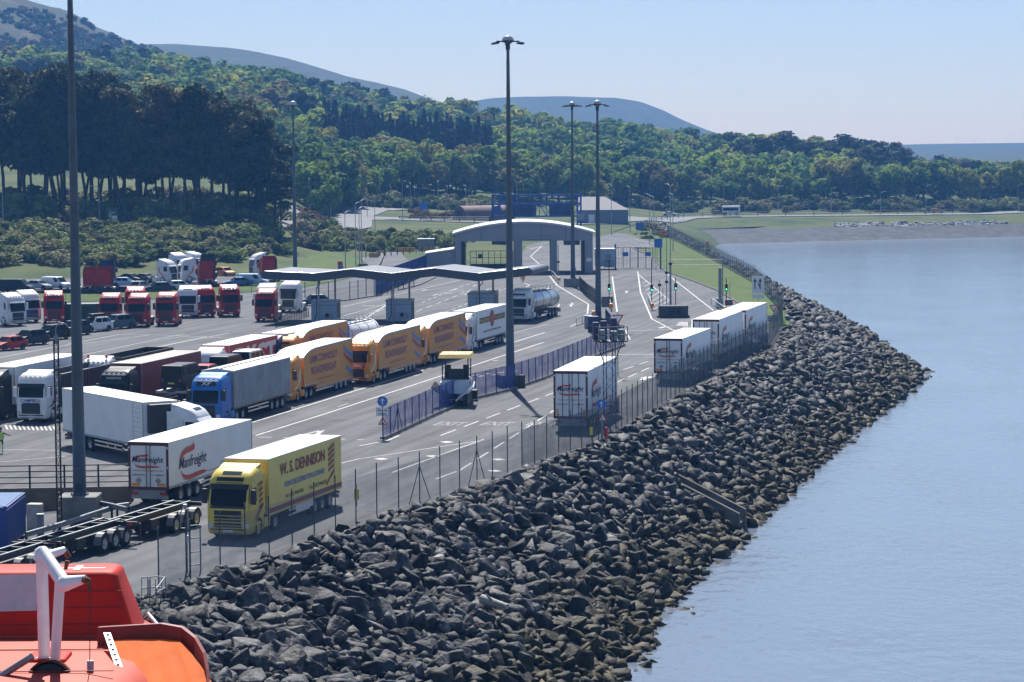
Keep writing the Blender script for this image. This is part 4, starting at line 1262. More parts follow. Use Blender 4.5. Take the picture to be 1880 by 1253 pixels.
# orange roadfreight lorries in the queue
def connolly(label, X, Y, rz, front):
    t = thing("articulated_lorry", label, "lorry", (X, Y, 0), rz, None)
    tractor(t, C_ORANGE, 3, **front)
    L, w = 16.4, 1.27; y0 = 2.9
    crv = [(y0 + .0, 3.55), (y0 + .25, 3.72), (y0 + .8, 3.92), (y0 + 1.7, 4.10), (y0 + 3.0, 4.2), (L, 4.25)]
    poly = [(y0, 1.15), (y0 + 3.3, 1.15), (y0 + 3.3, .72), (L, .72), (L, 4.25)] + crv[::-1][1:]
    b = MB(); b.prism(poly, -w, w, 0)
    body = b.build("trailer_body", M_CURT_O, t)
    r = MB()
    for (ya, za), (yb, zb_) in zip(crv, crv[1:]):
        r.add([(-w - .01, ya, za + .02), (w + .01, ya, za + .02), (w + .01, yb, zb_ + .02), (-w - .01, yb, zb_ + .02)], [(0, 1, 2, 3)], 0)
    r.build("roof", M_ROOFW, body)
    e = MB()
    for s in (-1, 1):
        for (ya, za), (yb, zb_) in zip(crv, crv[1:]):
            e.add([(s * (w + .015), ya, za - .13), (s * (w + .015), yb, zb_ - .13), (s * (w + .015), yb, zb_ + .03), (s * (w + .015), ya, za + .03)], [(0, 1, 2, 3) if s > 0 else (3, 2, 1, 0)], 0)
        e.box(s * w - .02, s * w + .02, L - .08, L + .01, .72, 4.25)
    e.build("edge_rail", M_GREY, body)
    tk = MB()
    for s in (-1, 1):
        for k in range(30):
            y = y0 + .3 + k * (L - y0 - .5) / 29; z = 1.15 if y < y0 + 3.3 else .72
            tk.box(s * (w + .012) - .008, s * (w + .012) + .008, y, y + .06, z - .1, z + .22)
    tk.build("curtain_straps", M_TXTW, body)
    for s in (1,):
        x = s * (w + .02)
        put_text(body, "LIAM CONNOLLY", (x, y0 + 1.5, 3.0), (0, 1, 0), (0, 0, 1), 7.6, .66, M_PURP, .012)
        put_text(body, "ROADFREIGHT", (x, y0 + 2.0, 2.0), (0, 1, 0), (0, 0, 1), 6.9, .66, M_PURP, .012)
        put_text(body, "www.liamconnolly.co.uk", (x, y0 + 3.2, 1.42), (0, 1, 0), (0, 0, 1), 5.0, .20, M_PURP, .0)
        def band(z0, h): return [(L - 2.6 + 2.4 * q, z0 - .95 * q ** .8 + h) for q in (0, .25, .5, .75, 1)] + [(L - 2.6 + 2.4 * q, z0 - .95 * q ** .8) for q in (1, .75, .5, .25, 0)]
        flat_shape(body, "swoosh", [(0, band(3.55, .34)), (1, band(2.98, .34)), (0, [(y, z) for y, z in band(2.05, .34)][1:-1])], (x, 0, 0), (0, 1, 0), (0, 0, 1),
                   [mat("swoosh_blue", (.05, .20, .50), .5), mat("swoosh_maroon", (.28, .035, .05), .5)])
    running_gear(t, L, zb=.95)
    return t
ST_W = mat("stripe_white", (.7, .68, .66), .4)
connolly("orange curtain lorry directly behind the grey blue-cabbed lorry in the queue", -19.3, 214.6, TOWARD, dict(style='std', stripe=ST_W, visor=C_ORANGE, bar=False))
connolly("orange curtain lorry with a full front view and maroon name board", -13.9, 231.4, TOWARD, dict(style='flat', stripe=ST_W, trim=C_ORANGE, front_txt=("LIAM CONNOLLY", M_TXTW, 1.3), board=mat("board_maroon", (.25, .02, .03), .5)))
connolly("orange curtain lorry right behind the one with the maroon name board", -9.9, 249.2, TOWARD, dict(style='std', stripe=ST_W, visor=C_ORANGE, bar=False))
connolly("orange curtain lorry mostly hidden, alone in the lane behind the others", -21.2, 238, TOWARD, dict(style='std', stripe=ST_W, visor=C_ORANGE, bar=False))

# white reefer lorry of the transport firm
t = thing("articulated_lorry", "white lorry with a black and gold sign and red oval, last in the queue", "lorry", (-5.6, 266.4, 0), TOWARD)
tractor(t, C_WHITE, 3, style='std', stripe=mat("stripe_black", (.03, .03, .035), .4), visor=C_WHITE)
body = box_body(t, 3.0, 16.2, 1.12, 4.05, M_WHITE, M_ROOFW); running_gear(t, 16.2)
rf = MB(); rf.bevbox(-.95, .95, 2.62, 3.0, 2.2, 3.75, .05); rf.build("fridge_unit", M_BLACK, body)
x = 1.28 + .02; b = MB(); b.box(x, x + .004, 4.2, 14.8, 2.72, 3.30); b.build("name_board", M_BLACK, body)
put_text(body, "McBURNEY", (x + .012, 4.4, 2.82), (0, 1, 0), (0, 0, 1), 4.3, .40, M_GOLD, .01)
put_text(body, "TRANSPORT", (x + .012, 10.2, 2.82), (0, 1, 0), (0, 0, 1), 4.4, .40, M_GOLD, .01)
ell = lambda a, b_: [(9.35 + a * math.cos(t_), 3.0 + b_ * math.sin(t_)) for t_ in np.linspace(0, 6.283, 20, endpoint=False)]
flat_shape(body, "oval_badge", [(0, ell(.85, .86)), (1, ell(.66, .72))], (x + .016, 0, 0), (0, 1, 0), (0, 0, 1), [M_BLACK, M_TXTR])
put_text(body, "zone travel at every scale", (x, 5.6, 1.72), (0, 1, 0), (0, 0, 1), 7.4, .26, M_TXTK)

# grey walking-floor trailer with blue cab
t = thing("articulated_lorry", "dusty grey bulk trailer behind a blue high-roof cab marked XF", "lorry", (-23.3, 197.4, 0), TOWARD)
tractor(t, C_BLUE, 3, style='flat', visor=C_BLUE, top_txt="XF", top_h=.30, bar=True)
M_WF = mat("dusty_grey_panel", (.27, .29, .32), .6, var=.25, scale=.6)
body = box_body(t, 2.75, 16.3, 1.12, 3.95, M_WF, mat("tarp_light", (.55, .57, .60), .6, var=.2, scale=.3), frame=mat("rusty_rail", (.22, .17, .13), .7, var=.4))
b = MB()
b.add([(-1.3, 2.7, 4.02), (1.3, 2.7, 4.02), (1.3, 16.33, 4.02), (-1.3, 16.33, 4.02), (0, 2.7, 4.22), (0, 16.33, 4.22)], [(0, 4, 5, 3), (4, 1, 2, 5), (0, 1, 4), (2, 3, 5)])
tp = b.build("tarpaulin", mat("tarp_light", (.55, .57, .60)), body)
sm = MB()
sm.tube((.28, 2.72, 4.20), (.28, 16.3, 4.20), .035, n=5)
sm.build("roll_bar", M_BLACK, tp)
rb = MB()
for k in range(26):
    y = 3.0 + k * .51
    rb.box(-1.297, 1.297, y, y + .03, 1.2, 3.9)
rb.build("panel_ribs", M_WF, body)
running_gear(t, 16.3)

# yellow lorry on the way to the ship
t = thing("articulated_lorry", "yellow furniture lorry driving towards the ship beside the coast fence", "lorry", (-15.35, 139.4, 0), R(-15.5))
tractor(t, C_YEL, 2, style='std', visor=M_BLACK, bar=False, skylight=True, slat_body=True)
L = 14.9
M_YB = mat("yellow_panel", (.74, .58, .14), .45, var=.08, scale=.7)
body = box_body(t, 2.85, L, 1.05, 4.05, M_YB, M_ROOFW, frame=C_YEL)
x = 1.30
MRO = mat("lettering_maroon", (.24, .02, .02), .5)
put_text(body, "W. S. DENNISON", (x + .012, 4.6, 2.98), (0, 1, 0), (0, 0, 1), 7.4, .66, MRO, .025)
put_text(body, "FURNITURE DISTRIBUTION & STORAGE", (x + .012, 5.3, 2.25), (0, 1, 0), (0, 0, 1), 6.6, .30, mat("lettering_blue", (.05, .12, .42), .5), .02, .2)
put_text(body, "Tel: (028) 9446 8908", (x + .012, 5.4, 1.62), (0, 1, 0), (0, 0, 1), 2.9, .22, M_TXTK)
put_text(body, "Fax: (028) 9446 8210", (x + .012, 9.4, 1.62), (0, 1, 0), (0, 0, 1), 2.9, .22, M_TXTK)
b = MB(); b.box(1.285, 1.297, 2.95, L, 1.10, 1.36); b.build("maroon_band", MRO, body)
flat_shape(body, "chevrons", [(0, [(12.6 + .0, 2.2 + .3 * k), (13.5, 2.45 + .3 * k), (13.5, 2.63 + .3 * k), (12.6, 2.38 + .3 * k)]) for k in range(5)] + [(0, [(12.2, 1.45), (13.5, 2.1), (13.5, 2.3), (12.2, 1.55)]), (0, [(13.58, 1.5), (13.64, 1.5), (13.64, 3.9), (13.58, 3.9)])], (1.30, 0, 0), (0, 1, 0), (0, 0, 1), [MRO])
flat_shape(t, "cab_chevrons", [(0, [(1.45, 1.55 + .3 * k), (2.0, 1.70 + .3 * k), (2.0, 1.86 + .3 * k), (1.45, 1.71 + .3 * k)]) for k in range(5)] + [(0, [(.5, .95), (1.3, 1.25), (2.05, 1.7), (2.05, 1.85), (1.3, 1.4)])], (1.272, 0, 0), (0, 1, 0), (0, 0, 1), [MRO])
b = MB(); b.box(-1.2, 1.2, 2.82, 2.86, 1.3, 3.9); b.build("headboard", C_YEL, body)
running_gear(t, L)
b = MB(); b.box(1.22, 1.26, 7.2, 10.2, .62, .98); b.build("side_board", M_WHITE, t)

# white reefer turning across the yard towards us
ang = R(33.4); h_ = Vector((math.sin(ang), -math.cos(ang), 0)); rx = Vector((math.cos(ang), math.sin(ang), 0))
rear = Vector(((110 - 940) / FPX * 185.5, 185.5, 0)); L = 16.0
o_ = rear + rx * 1.28 + h_ * L
t = thing("articulated_lorry", "long plain white reefer turning across the yard, its cab swung to the right", "lorry", (o_.x, o_.y, 0), ang)
tractor(t, C_WHITE, 2, style='std', visor=C_WHITE, bar=False, skylight=True, trim=C_WHITE)
S = Matrix.Translation((0, 4.2, 0)) @ Matrix.Rotation(R(40), 4, 'Z') @ Matrix.Translation((0, -4.2, 0))
for ch in t.children: ch.matrix_local = S @ Matrix.Translation(ch.location)
body = box_body(t, 2.75, L, 1.12, 4.05, M_WHITE, mat("grey_white_roof", (.60, .60, .58), .6, var=.15, scale=.4))
rf = MB(); rf.bevbox(-.98, .98, 2.3, 2.75, 2.0, 3.95, .05); rf.build("fridge_unit", M_BLACK, body)
dl = MB()
for k in range(8): dl.box(-1.296, -1.282, 3.1, 4.3, 1.4 + k * .32, 1.42 + k * .32)
dl.box(-1.296, -1.282, 4.3, 4.33, 1.2, 4.0)
dl.build("side_door_lines", M_GREY, body)
running_gear(t, L)
# ------------------------------------------------------------------ more lorries in the queue
def lorry(label, X, Y, rz, colr, ckw, side, roof, L=16.2, zt=4.0, axles=2, w=1.28, rear=True, frame=None):
    t = thing("articulated_lorry", label, "lorry", (X, Y, 0), rz)
    tractor(t, colr, axles, **ckw)
    body = box_body(t, 2.8, L, 1.12, zt, side, roof, w=w, frame=frame)
    running_gear(t, L)
    return t, body
M_REDCUR = mat("red_curtain", (.22, .018, .022), .55, var=.12, scale=.5)
M_SLATE = mat("slate_corrugated", (.045, .05, .062), .5, var=.2)
# white cab with the haulier's name, pulling a slate bulk trailer
t = thing("articulated_lorry", "white lorry marked CAMPBELL with black bumper and slate bulk trailer", "lorry", (-37.2, 201, 0), TOWARD)
c = tractor(t, C_WHITE, 2, style='flat', visor=M_BLACK, front_txt=("CAMPBELL", mat("lettering_navy", (.02, .03, .12), .4), 1.7), stripe=M_BLACK, trim=C_WHITE)
L = 15.8; b = MB(); w_ = 1.27
for s in (-1, 1): b.box(s * w_ - .04, s * w_ + .04, 2.9, L, 1.1, 3.55)
b.box(-w_, w_, 2.86, 2.94, 1.1, 3.6); b.box(-w_, w_, L - .08, L, 1.1, 3.55); b.box(-w_, w_, 2.9, L, 1.08, 1.18)
for k in range(24):
    y = 3.2 + k * .53
    for s in (-1, 1): b.box(s * (w_ + .05) - .03, s * (w_ + .05) + .03, y, y + .2, 1.15, 3.5)
b.build("tipper_body", M_SLATE, t)
ld = MB(); ld.box(-w_ + .05, w_ - .05, 2.95, L - .1, 3.0, 3.1); ld.build("load_cover", M_DARK, t)
running_gear(t, L)
b = MB(); b.box(-.7, .7, -.02, .02, 1.42, 1.54); b.build("name_ribbon", C_NAVY, t)
lorry("black-cabbed lorry with white reefer trailer at the left edge behind the white named cab", -41.0, 202, TOWARD, C_BLACK, dict(style='std', bar=False), M_WHITE, M_ROOFW)
t, body = lorry("black and red lorry with dark red curtain trailer beside the car transporter", -31.2, 203.4, TOWARD, C_BLACK, dict(style='flat', trim=M_BLACK, visor=M_BLACK, top_txt="LOGISTICS", grille_col=C_RED), M_REDCUR, mat("brownish_roof", (.36, .34, .31), .7, var=.2, scale=.4), L=16, zt=4.1)
# white cab with amber beacons and an open dark trailer, half hidden
t = thing("articulated_lorry", "white lorry with orange roof beacons and open dark trailer, half hidden", "lorry", (-34.6, 214.5, 0), TOWARD)
tractor(t, C_WHITE, 2, style='std', trim=C_WHITE)
b = MB()
for s in (-1, 1): b.box(s * 1.27 - .04, s * 1.27 + .04, 3.2, 15, 1.1, 3.7)
b.box(-1.27, 1.27, 3.16, 3.24, 1.1, 3.75); b.box(-1.27, 1.27, 14.9, 15, 1.1, 3.7); b.box(-1.27, 1.27, 3.2, 15, 1.05, 1.6)
b.build("tipper_body", M_DARK, t); running_gear(t, 15)
for s in (-.8, .8):
    k = MB(); k.lathe([(.11, 3.80), (.11, 4.0), (.07, 4.1), (.001, 4.12)], 10); o = k.build("beacon", mat("beacon_orange", (.75, .12, .02), .3), t); o.location = (s, 1.2, 0)
t, body = lorry("white-cabbed lorry with red curtain trailer lettered in huge white capitals", -26.4, 223.2, TOWARD, C_WHITE, dict(style='std', bar=False, trim=C_WHITE, visor=C_WHITE, top_txt=None), mat("scarlet_curtain", (.45, .03, .035), .5, var=.1), mat("grey_white_roof", (.60, .60, .58), .6), L=15.6, zt=4.0)
put_text(body, "DKCT", (1.31, 4.2, 1.9), (0, 1, 0), (0, 0, 1), 10.8, 1.75, M_TXTW, .05)
put_text(t, "DKCT", (0, .42, 2.98), (1, 0, 0), (0, .25, 1), 1.5, .16, M_TXTK, center=True)
t, body = lorry("navy-cabbed lorry with white trailer lettered in black beside a red emblem", -22.6, 237.2, TOWARD, C_NAVY, dict(style='std', bar=False, visor=C_NAVY, trim=C_NAVY), mat("grey_white_panel", (.60, .59, .58), .5, var=.06), M_ROOFW, L=15.8)
put_text(body, "A", (1.31, 5.4, 2.4), (0, 1, 0), (0, 0, 1), 1.3, 1.2, M_TXTR, .05)
put_text(body, "Carriers", (1.31, 7.6, 2.5), (0, 1, 0), (0, 0, 1), 5.4, 1.0, M_TXTK, .04)

def tank_body(root, y0, y1, zc, r, m, name="tank"):
    b = MB(); Mx = Matrix.Translation((0, 0, zc)) @ Matrix.Rotation(R(-90), 4, 'X')
    b.lathe([(.02, y0 - .25), (r * .55, y0 - .2), (r * .9, y0 - .05), (r, y0 + .1), (r, y1 - .1), (r * .9, y1 + .05), (r * .55, y1 + .2), (.02, y1 + .25)], 24, 0, Mx)
    tk = b.build(name, m, root)
    h = MB()
    for k in range(5): h.lathe([(.001, 0), (.3, 0), (.3, .14), (.001, .16)], 10, 0, Matrix.Translation((0, y0 + 1 + k * (y1 - y0 - 2) / 4, zc + r - .04)))
    h.box(-.45, .45, y0 + .5, y1 - .5, zc + r - .02, zc + r + .02)
    h.build("hatch_row", M_GALV, tk)
    rl = MB()
    for s in (-.5, .5):
        rl.tube((s, y0 + .5, zc + r + .5), (s, y1 - .5, zc + r + .5), .025, n=5)
        for k in range(7): rl.tube((s, y0 + .5 + k * (y1 - y0 - 1) / 6, zc + r - .1), (s, y0 + .5 + k * (y1 - y0 - 1) / 6, zc + r + .5), .022, n=5)
    rl.build("walkway_rail", M_GALV, tk)
    rg_ = MB()
    for k in range(4):
        y = y0 + .6 + k * (y1 - y0 - 1.2) / 3
        rg_.lathe([(r + .005, -.05), (r + .03, -.05), (r + .03, .05), (r + .005, .05)], 24, 0, Matrix.Translation((0, y, zc)) @ Matrix.Rotation(R(-90), 4, 'X'))
    rg_.build("tank_band", M_GREY, tk)
    return tk
t = thing("tanker_lorry", "white lorry with a shiny steel tank passing under the canopy end", "lorry", (.75, 314, 0), R(-19))
tractor(t, C_WHITE, 2, style='std', stripe=M_BLACK, visor=C_WHITE, bar=False)
tank_body(t, 3.1, 13, 2.25, 1.12, M_CHROME); running_gear(t, 13.2, zb=1.0)
t = thing("tanker_lorry", "blue and white tanker lorry beyond the queue, only its top showing", "lorry", (-17.9, 257, 0), TOWARD)
tractor(t, C_BLUE, 2, style='std', trim=C_BLUE, bar=False)
tank_body(t, 3.1, 13, 2.3, 1.15, M_WHITE); running_gear(t, 13.2, zb=1.0)

# ------------------------------------------------------------------ cars and vans
CARS = {  # length, half width, belt profile (y, z), roof: (windscreen base, roof front, roof rear, tail), height
 'hatch': dict(L=4.2, hw=.88, belt=[(0, .55), (.12, .70), (.9, .90), (1.15, .95), (3.9, .99), (4.12, .85), (4.2, .5)], gh=(1.0, 1.75, 3.35, 4.08), H=1.48),
 'saloon': dict(L=4.6, hw=.90, belt=[(0, .55), (.12, .70), (1.0, .88), (1.3, .93), (3.9, .97), (4.5, .92), (4.6, .5)], gh=(1.15, 1.95, 3.1, 4.15), H=1.44),
 'suv': dict(L=4.5, hw=.93, belt=[(0, .60), (.1, .86), (.95, 1.02), (1.2, 1.06), (4.2, 1.12), (4.42, .95), (4.5, .55)], gh=(1.05, 1.8, 3.85, 4.38), H=1.70),
 'van': dict(L=4.7, hw=.95, belt=[(0, .60), (.1, .84), (.8, 1.05), (1.0, 1.10), (4.6, 1.10), (4.68, .9), (4.7, .5)], gh=(.85, 1.6, 4.62, 4.68), H=1.86),
 'bigvan': dict(L=5.2, hw=.98, belt=[(0, .62), (.1, .90), (.7, 1.12), (.9, 1.16), (5.1, 1.16), (5.18, .9), (5.2, .5)], gh=(.75, 1.6, 5.1, 5.16), H=1.98),
}
def car_root(kind, col, glass_all=True):
    p = CARS[kind]; L, hw, H = p['L'], p['hw'], p['H']
    me = {}
    b = MB(); rings = []
    for y, zt in p['belt']:
        e = .86 if y in (0, L) else (.95 if (y < .2 or y > L - .2) else 1.0)
        zb = .22 if 0 < y < L else .3
        sec = [(-hw * .9 * e, zb), (-hw * e, zb + .16), (-hw * e, max(zb + .2, zt - .22)), (-hw * .93 * e, zt)]
        sec += [(-x, z) for x, z in sec[::-1]]
        rings.append([(x, y, z) for x, z in sec])
    n = 8; vs = [v for r_ in rings for v in r_]; fs = []
    for j in range(len(rings) - 1):
        for k in range(n): fs.append((j * n + k, j * n + (k + 1) % n, (j + 1) * n + (k + 1) % n, (j + 1) * n + k))
    fs.append(tuple(range(n - 1, -1, -1))); fs.append(tuple((len(rings) - 1) * n + k for k in range(n)))
    b.add(vs, fs, 0, False)
    w0, r0, r1, t1 = p['gh']
    zb0 = float(np.interp(w0, *zip(*p['belt']))) - .03; zb1 = float(np.interp(t1, *zip(*p['belt']))) - .03
    wb, wt = hw * .92, hw * (.74 if 'van' not in kind else .84)
    G = [(-wb, w0, zb0), (wb, w0, zb0), (wb, t1, zb1), (-wb, t1, zb1), (-wt, r0, H - .05), (wt, r0, H - .05), (wt, r1, H - .04), (-wt, r1, H - .04),
         (-wt * .9, r0 + .25, H), (wt * .9, r0 + .25, H), (wt * .9, r1 - .25, H), (-wt * .9, r1 - .25, H)]
    b.add(G, [(0, 1, 5, 4), (1, 2, 6, 5), (2, 3, 7, 6), (3, 0, 4, 7), (4, 5, 9, 8), (5, 6, 10, 9), (6, 7, 11, 10), (7, 4, 8, 11), (8, 9, 10, 11)], 0, False)
    bm = bmesh.new(); m0 = b.mesh("car_body", col); bm.from_mesh(m0)
    bmesh.ops.bevel(bm, geom=[e for e in bm.edges if e.calc_length() > .25], offset=.035, segments=2, affect='EDGES', profile=.6)
    bm.to_mesh(m0); bm.free()
    me['body'] = m0
    def inset(idx, name, mt, off, f=.1, shrink=(.08, .12)):
        q = [Vector(G[i]) for i in idx]
        c = sum(q, Vector()) / 4; nrm = (q[1] - q[0]).cross(q[3] - q[0]).normalized()
        ux = (q[1] - q[0]).normalized(); uz = (q[3] - q[0]).normalized()
        qq = [v.lerp(c, shrink[0]) + nrm * off for v in q]
        return MB().add(qq, [(0, 1, 2, 3)]).mesh(name, mt)
    me['windscreen'] = inset((0, 1, 5, 4), "windscreen", M_GLASS, .02, shrink=(.07, 0))
    me['rear_window'] = inset((2, 3, 7, 6), "rear_window", M_GLASS, .02, shrink=(.12, 0))
    sides = []
    for s, idx in ((1, (1, 2, 6, 5)), (-1, (3, 0, 4, 7))):
        q = [Vector(G[i]) for i in idx]
        nrm = (q[1] - q[0]).cross(q[3] - q[0]).normalized()
        def P_(u_, v_): return (q[0].lerp(q[1], u_)).lerp(q[3].lerp(q[2], u_), v_) + nrm * .02
        bb = MB()
        spans = ([(.07, .45), (.49, .80), (.83, .94)] if 'van' not in kind else [(.05, .26)])
        if 'van' in kind and glass_all: spans = [(.05, .26), (.32, .60), (.64, .93)]
        if s < 0: spans = [(1 - b_, 1 - a_) for a_, b_ in spans]
        for a_, b_ in spans: bb.add([P_(a_, .14), P_(b_, .14), P_(b_, .86), P_(a_, .86)], [(0, 1, 2, 3)])
        sides.append(bb.mesh("side_windows", M_GLASS))
    hl = []
    for s in (-1, 1):
        hl.append(MB().bevbox(s * hw * .68 - .16, s * hw * .68 + .16, -.005, .10, .56, .70, .03).mesh("headlight", M_LAMP))
    tl = [MB().bevbox(s * hw * .76 - .10, s * hw * .76 + .10, L - .09, L + .01, .70, .92, .03).mesh("tail_light", M_RED) for s in (-1, 1)]
    gr = MB().box(-hw * .5, hw * .5, -.015, .05, .36, .56).mesh("grille", M_BLACK)
    pf = MB().box(-.26, .26, -.03, -.017, .40, .51).mesh("number_plate", M_TXTW)
    pb = MB().box(-.26, .26, L + .004, L + .02, .52, .63).mesh("number_plate", mat("plate_yellow", (.75, .52, .04), .4))
    mi = [MB().bevbox(s * hw + (.0 if s > 0 else -.2), s * hw + (.2 if s > 0 else 0), w0 + .3, w0 + .45, zb0 + .05, zb0 + .2, .03).mesh("mirror", col) for s in (-1, 1)]
    ar = MB()
    for s in (-1, 1):
        for y in (.80, L - .85):
            vs = [(s * (hw + .006), y + .40 * math.cos(t_), .33 + .40 * math.sin(t_)) for t_ in np.linspace(-.3, math.pi + .3, 12)]
            ar.add(vs if s > 0 else vs[::-1], [tuple(range(12))])
    me['arch'] = ar.mesh("wheel_arch", M_BLACK)
    return p, me, sides, hl + tl + mi, [gr, pf, pb]
_cars = {}
def car(name, kind, col, label, cat, px, py, rzdeg, group=None, z=0.0, glass_all=True, loc=None, detail=True):
    k = (kind, col.name, glass_all)
    if k not in _cars: _cars[k] = car_root(kind, col, glass_all)
    p, me, sides, lamps, misc = _cars[k]
    c = loc if loc is not None else at(px, py, z)
    a = R(rzdeg)
    off = Matrix.Rotation(a, 3, 'Z') @ Vector((0, p['L'] / 2, 0))
    t = thing(name, label, cat, (c[0] - off.x, c[1] - off.y, z), a, group)
    bd = linkmesh("body", me['body'], t)
    for n_ in ('windscreen', 'rear_window'): linkmesh(n_, me[n_], bd)
    for s in sides: linkmesh("side_windows", s, bd)
    for q in lamps: linkmesh(q.name.split('.')[0], q, bd)
    for q in misc: linkmesh(q.name.split('.')[0], q, bd)
    linkmesh("wheel_arch", me['arch'], bd)
    for s in (-1, 1):
        for y in (.80, p['L'] - .85): wheel(t, s * (p['hw'] - .10), y, .33, WH_C)
    return t
P_ = dict(red=paint("car_red", (.42, .025, .02)), dark=paint("car_dark", (.03, .035, .045)), black=paint("car_black", (.012, .013, .015)), white=C_WHITE,
          grey=paint("car_grey", (.10, .11, .13)), teal=paint("car_teal", (.07, .11, .14)), silver=paint("car_silver", (.36, .38, .41), .28), orange=paint("car_orange", (.65, .22, .03)), blue=paint("car_blue", (.06, .14, .36)), lblue=paint("car_light_blue", (.40, .50, .68)))
for a in (("hatchback_car", "hatch", "red", "red hatchback at the head of the waiting car lane", "car", 16, 643, -36),
          ("suv_car", "suv", "dark", "dark blue-grey suv behind the red hatchback", "car", 54, 634, -36),
          ("suv_car", "suv", "black", "black suv third in the waiting car lane", "car", 95, 624, -36),
          ("suv_car", "suv", "dark", "dark suv partly behind the tall grey mast", "car", 135, 616, -36),
          ("suv_car", "suv", "white", "white suv with a black roof box", "car", 174, 609, -36),
          ("suv_car", "suv", "teal", "grey-green suv last in the waiting car lane", "car", 215, 604, -40),
          ("panel_van", "bigvan", "black", "long black van at the left edge by the bushes", "van", 30, 537, 78),
          ("saloon_car", "saloon", "silver", "silver saloon between the black van and the white van", "car", 70, 532, 66),
          ("panel_van", "van", "white", "small white van in front of the bushes left of the mast", "van", 103, 531, 62),
          ("hatchback_car", "hatch", "lblue", "pale blue-white hatchback right of the red cab backs", "car", 230, 527, 84),
          ("saloon_car", "saloon", "black", "black saloon behind the pale hatchback", "car", 240, 519, 64),
          ("saloon_car", "saloon", "grey", "dark grey saloon next to the white side-on cab", "car", 268, 519, 62),
          ("hatchback_car", "hatch", "silver", "silver hatchback seen from behind near the red cabs", "car", 258, 534, 160),
          ("hatchback_car", "hatch", "dark", "dark navy hatchback in front of the white side-on cab", "car", 290, 536, -70),
          ("hatchback_car", "hatch", "white", "white hatchback parked in front of the two white cabs", "car", 331, 533, 110),
          ("hatchback_car", "hatch", "orange", "orange hatchback parked on the edge of the grass", "car", 413, 507, 40),
          ("estate_car", "saloon", "blue", "blue car next to the pale van by the grass", "car", 437, 526, -75),
          ("panel_van", "van", "lblue", "pale blue-white van left of the canopy by the grass", "van", 465, 525, 82),
          ("hatchback_car", "hatch", "teal", "dark green-grey hatchback behind the leftmost kiosk", "car", 577, 561, -78)):
    n_, k_, c_, lab, cat, px, py, rz = a
    t = car(n_, k_, P_[c_], lab, cat, px, py, rz, "cars and vans parked in the port yard", glass_all=(c_ != "white" and c_ != "lblue"))
    if "roof box" in lab:
        b = MB(); b.bevbox(-.42, .42, 1.5, 3.6, 1.76, 2.10, .12); b.build("roof_box", C_BLACK, t)
        b = MB()
        for y in (1.9, 3.2): b.box(-.7, .7, y, y + .06, 1.68, 1.77)
        b.build("roof_bar", M_DARK, t)
# far vehicles on the coast road and a cream camper van
car("saloon_car", "saloon", P_["white"], "white car far away on the coast road", "car", 0, 0, 85, None, loc=Vector((pd(1230, 832)[0], 828, 0)), z=-1.2)
car("hatchback_car", "hatch", P_["orange"], "orange car far along the coast road at the right", "car", 0, 0, 88, None, loc=Vector((pd(1722, 840)[0], 840, 0)), z=-1.2)
car("saloon_car", "saloon", P_["dark"], "dark car just behind the white coach", "car", 0, 0, 85, None, loc=Vector((pd(1322, 833)[0], 833, 0)), z=-1.2)
car("hatchback_car", "hatch", P_["white"], "white car by the field hedge left of the roundabout", "car", 0, 0, 60, None, loc=Vector((pd(566, 640)[0], 640, 0)), z=4.2)
t = thing("coach", "white coach far away on the coast road", "coach", (pd(1360, 833)[0], 833, -1.25), R(86))
b = MB(); b.bevbox(-1.25, 1.25, 0, 5.6, .35, 3.0, .15); bd = b.build("body", C_WHITE, t)
b = MB(); b.box(-1.27, 1.27, .6, 5.4, 1.5, 2.45); b.build("window_band", M_GLASS, bd)
for s in (-1, 1):
    for y in (1.1, 4.6): wheel(t, s * 1.1, y)

# ------------------------------------------------------------------ car transporter with its load
lane = lambda y: -26.7 + (y - 203) * .249
t = thing("car_transporter", "two-deck car transporter carrying vans and cars between the lorries", "car transporter", (lane(203), 203, 0), TOWARD)
b = MB()
b.box(-1.25, 1.25, .3, 22, .75, .95); dk = b.build("lower_deck", M_DARK, t)
b = MB(); b.box(-1.25, -.35, .2, 22, 2.05, 2.2); b.box(.35, 1.25, .2, 22, 2.05, 2.2)
for k in range(12): b.box(-1.25, 1.25, .3 + k * 1.9, .45 + k * 1.9, 2.0, 2.07)
b.build("upper_deck", M_GREY, t)
b = MB()
for y in (.5, 5.5, 11, 16, 21.5):
    for s in (-1, 1): b.box(s * 1.2 - .07, s * 1.2 + .07, y, y + .16, .9, 2.05)
b.build("deck_posts", M_DARK, t)
b = MB(); b.box(-1.2, 1.2, .1, .22, .5, .95); b.build("rear_bumper", M_DARK, t)
put_text(t, "www.carhauler.co.uk", (-.95, .09, .66), (1, 0, 0), (0, 0, 1), 1.9, .16, M_TXTW)
for y in (4, 5.2, 6.4, 17):
    for s in (-1, 1): wheel(t, s * 1.02, y)
def deckpos(q): return Vector((lane(203) + math.sin(R(14)) * q, 203 + math.cos(R(14)) * q, 0))
car("panel_van", "bigvan", P_["black"], "black van seen from behind on top of the car transporter", "van", 0, 0, 166, "vehicles on the car transporter", z=2.2, loc=deckpos(2.9))
car("hatchback_car", "hatch", P_["red"], "dark red hatchback behind the black van on the transporter", "car", 0, 0, 166, "vehicles on the car transporter", z=2.2, loc=deckpos(8.2))
car("panel_van", "van", P_["dark"], "dark grey van on the transporter behind the red hatchback", "van", 0, 0, 166, "vehicles on the car transporter", z=2.2, loc=deckpos(13.2))
car("pickup_truck", "van", P_["white"], "white pickup-like van at the far end of the transporter", "van", 0, 0, 166, "vehicles on the car transporter", z=2.2, loc=deckpos(18.6))

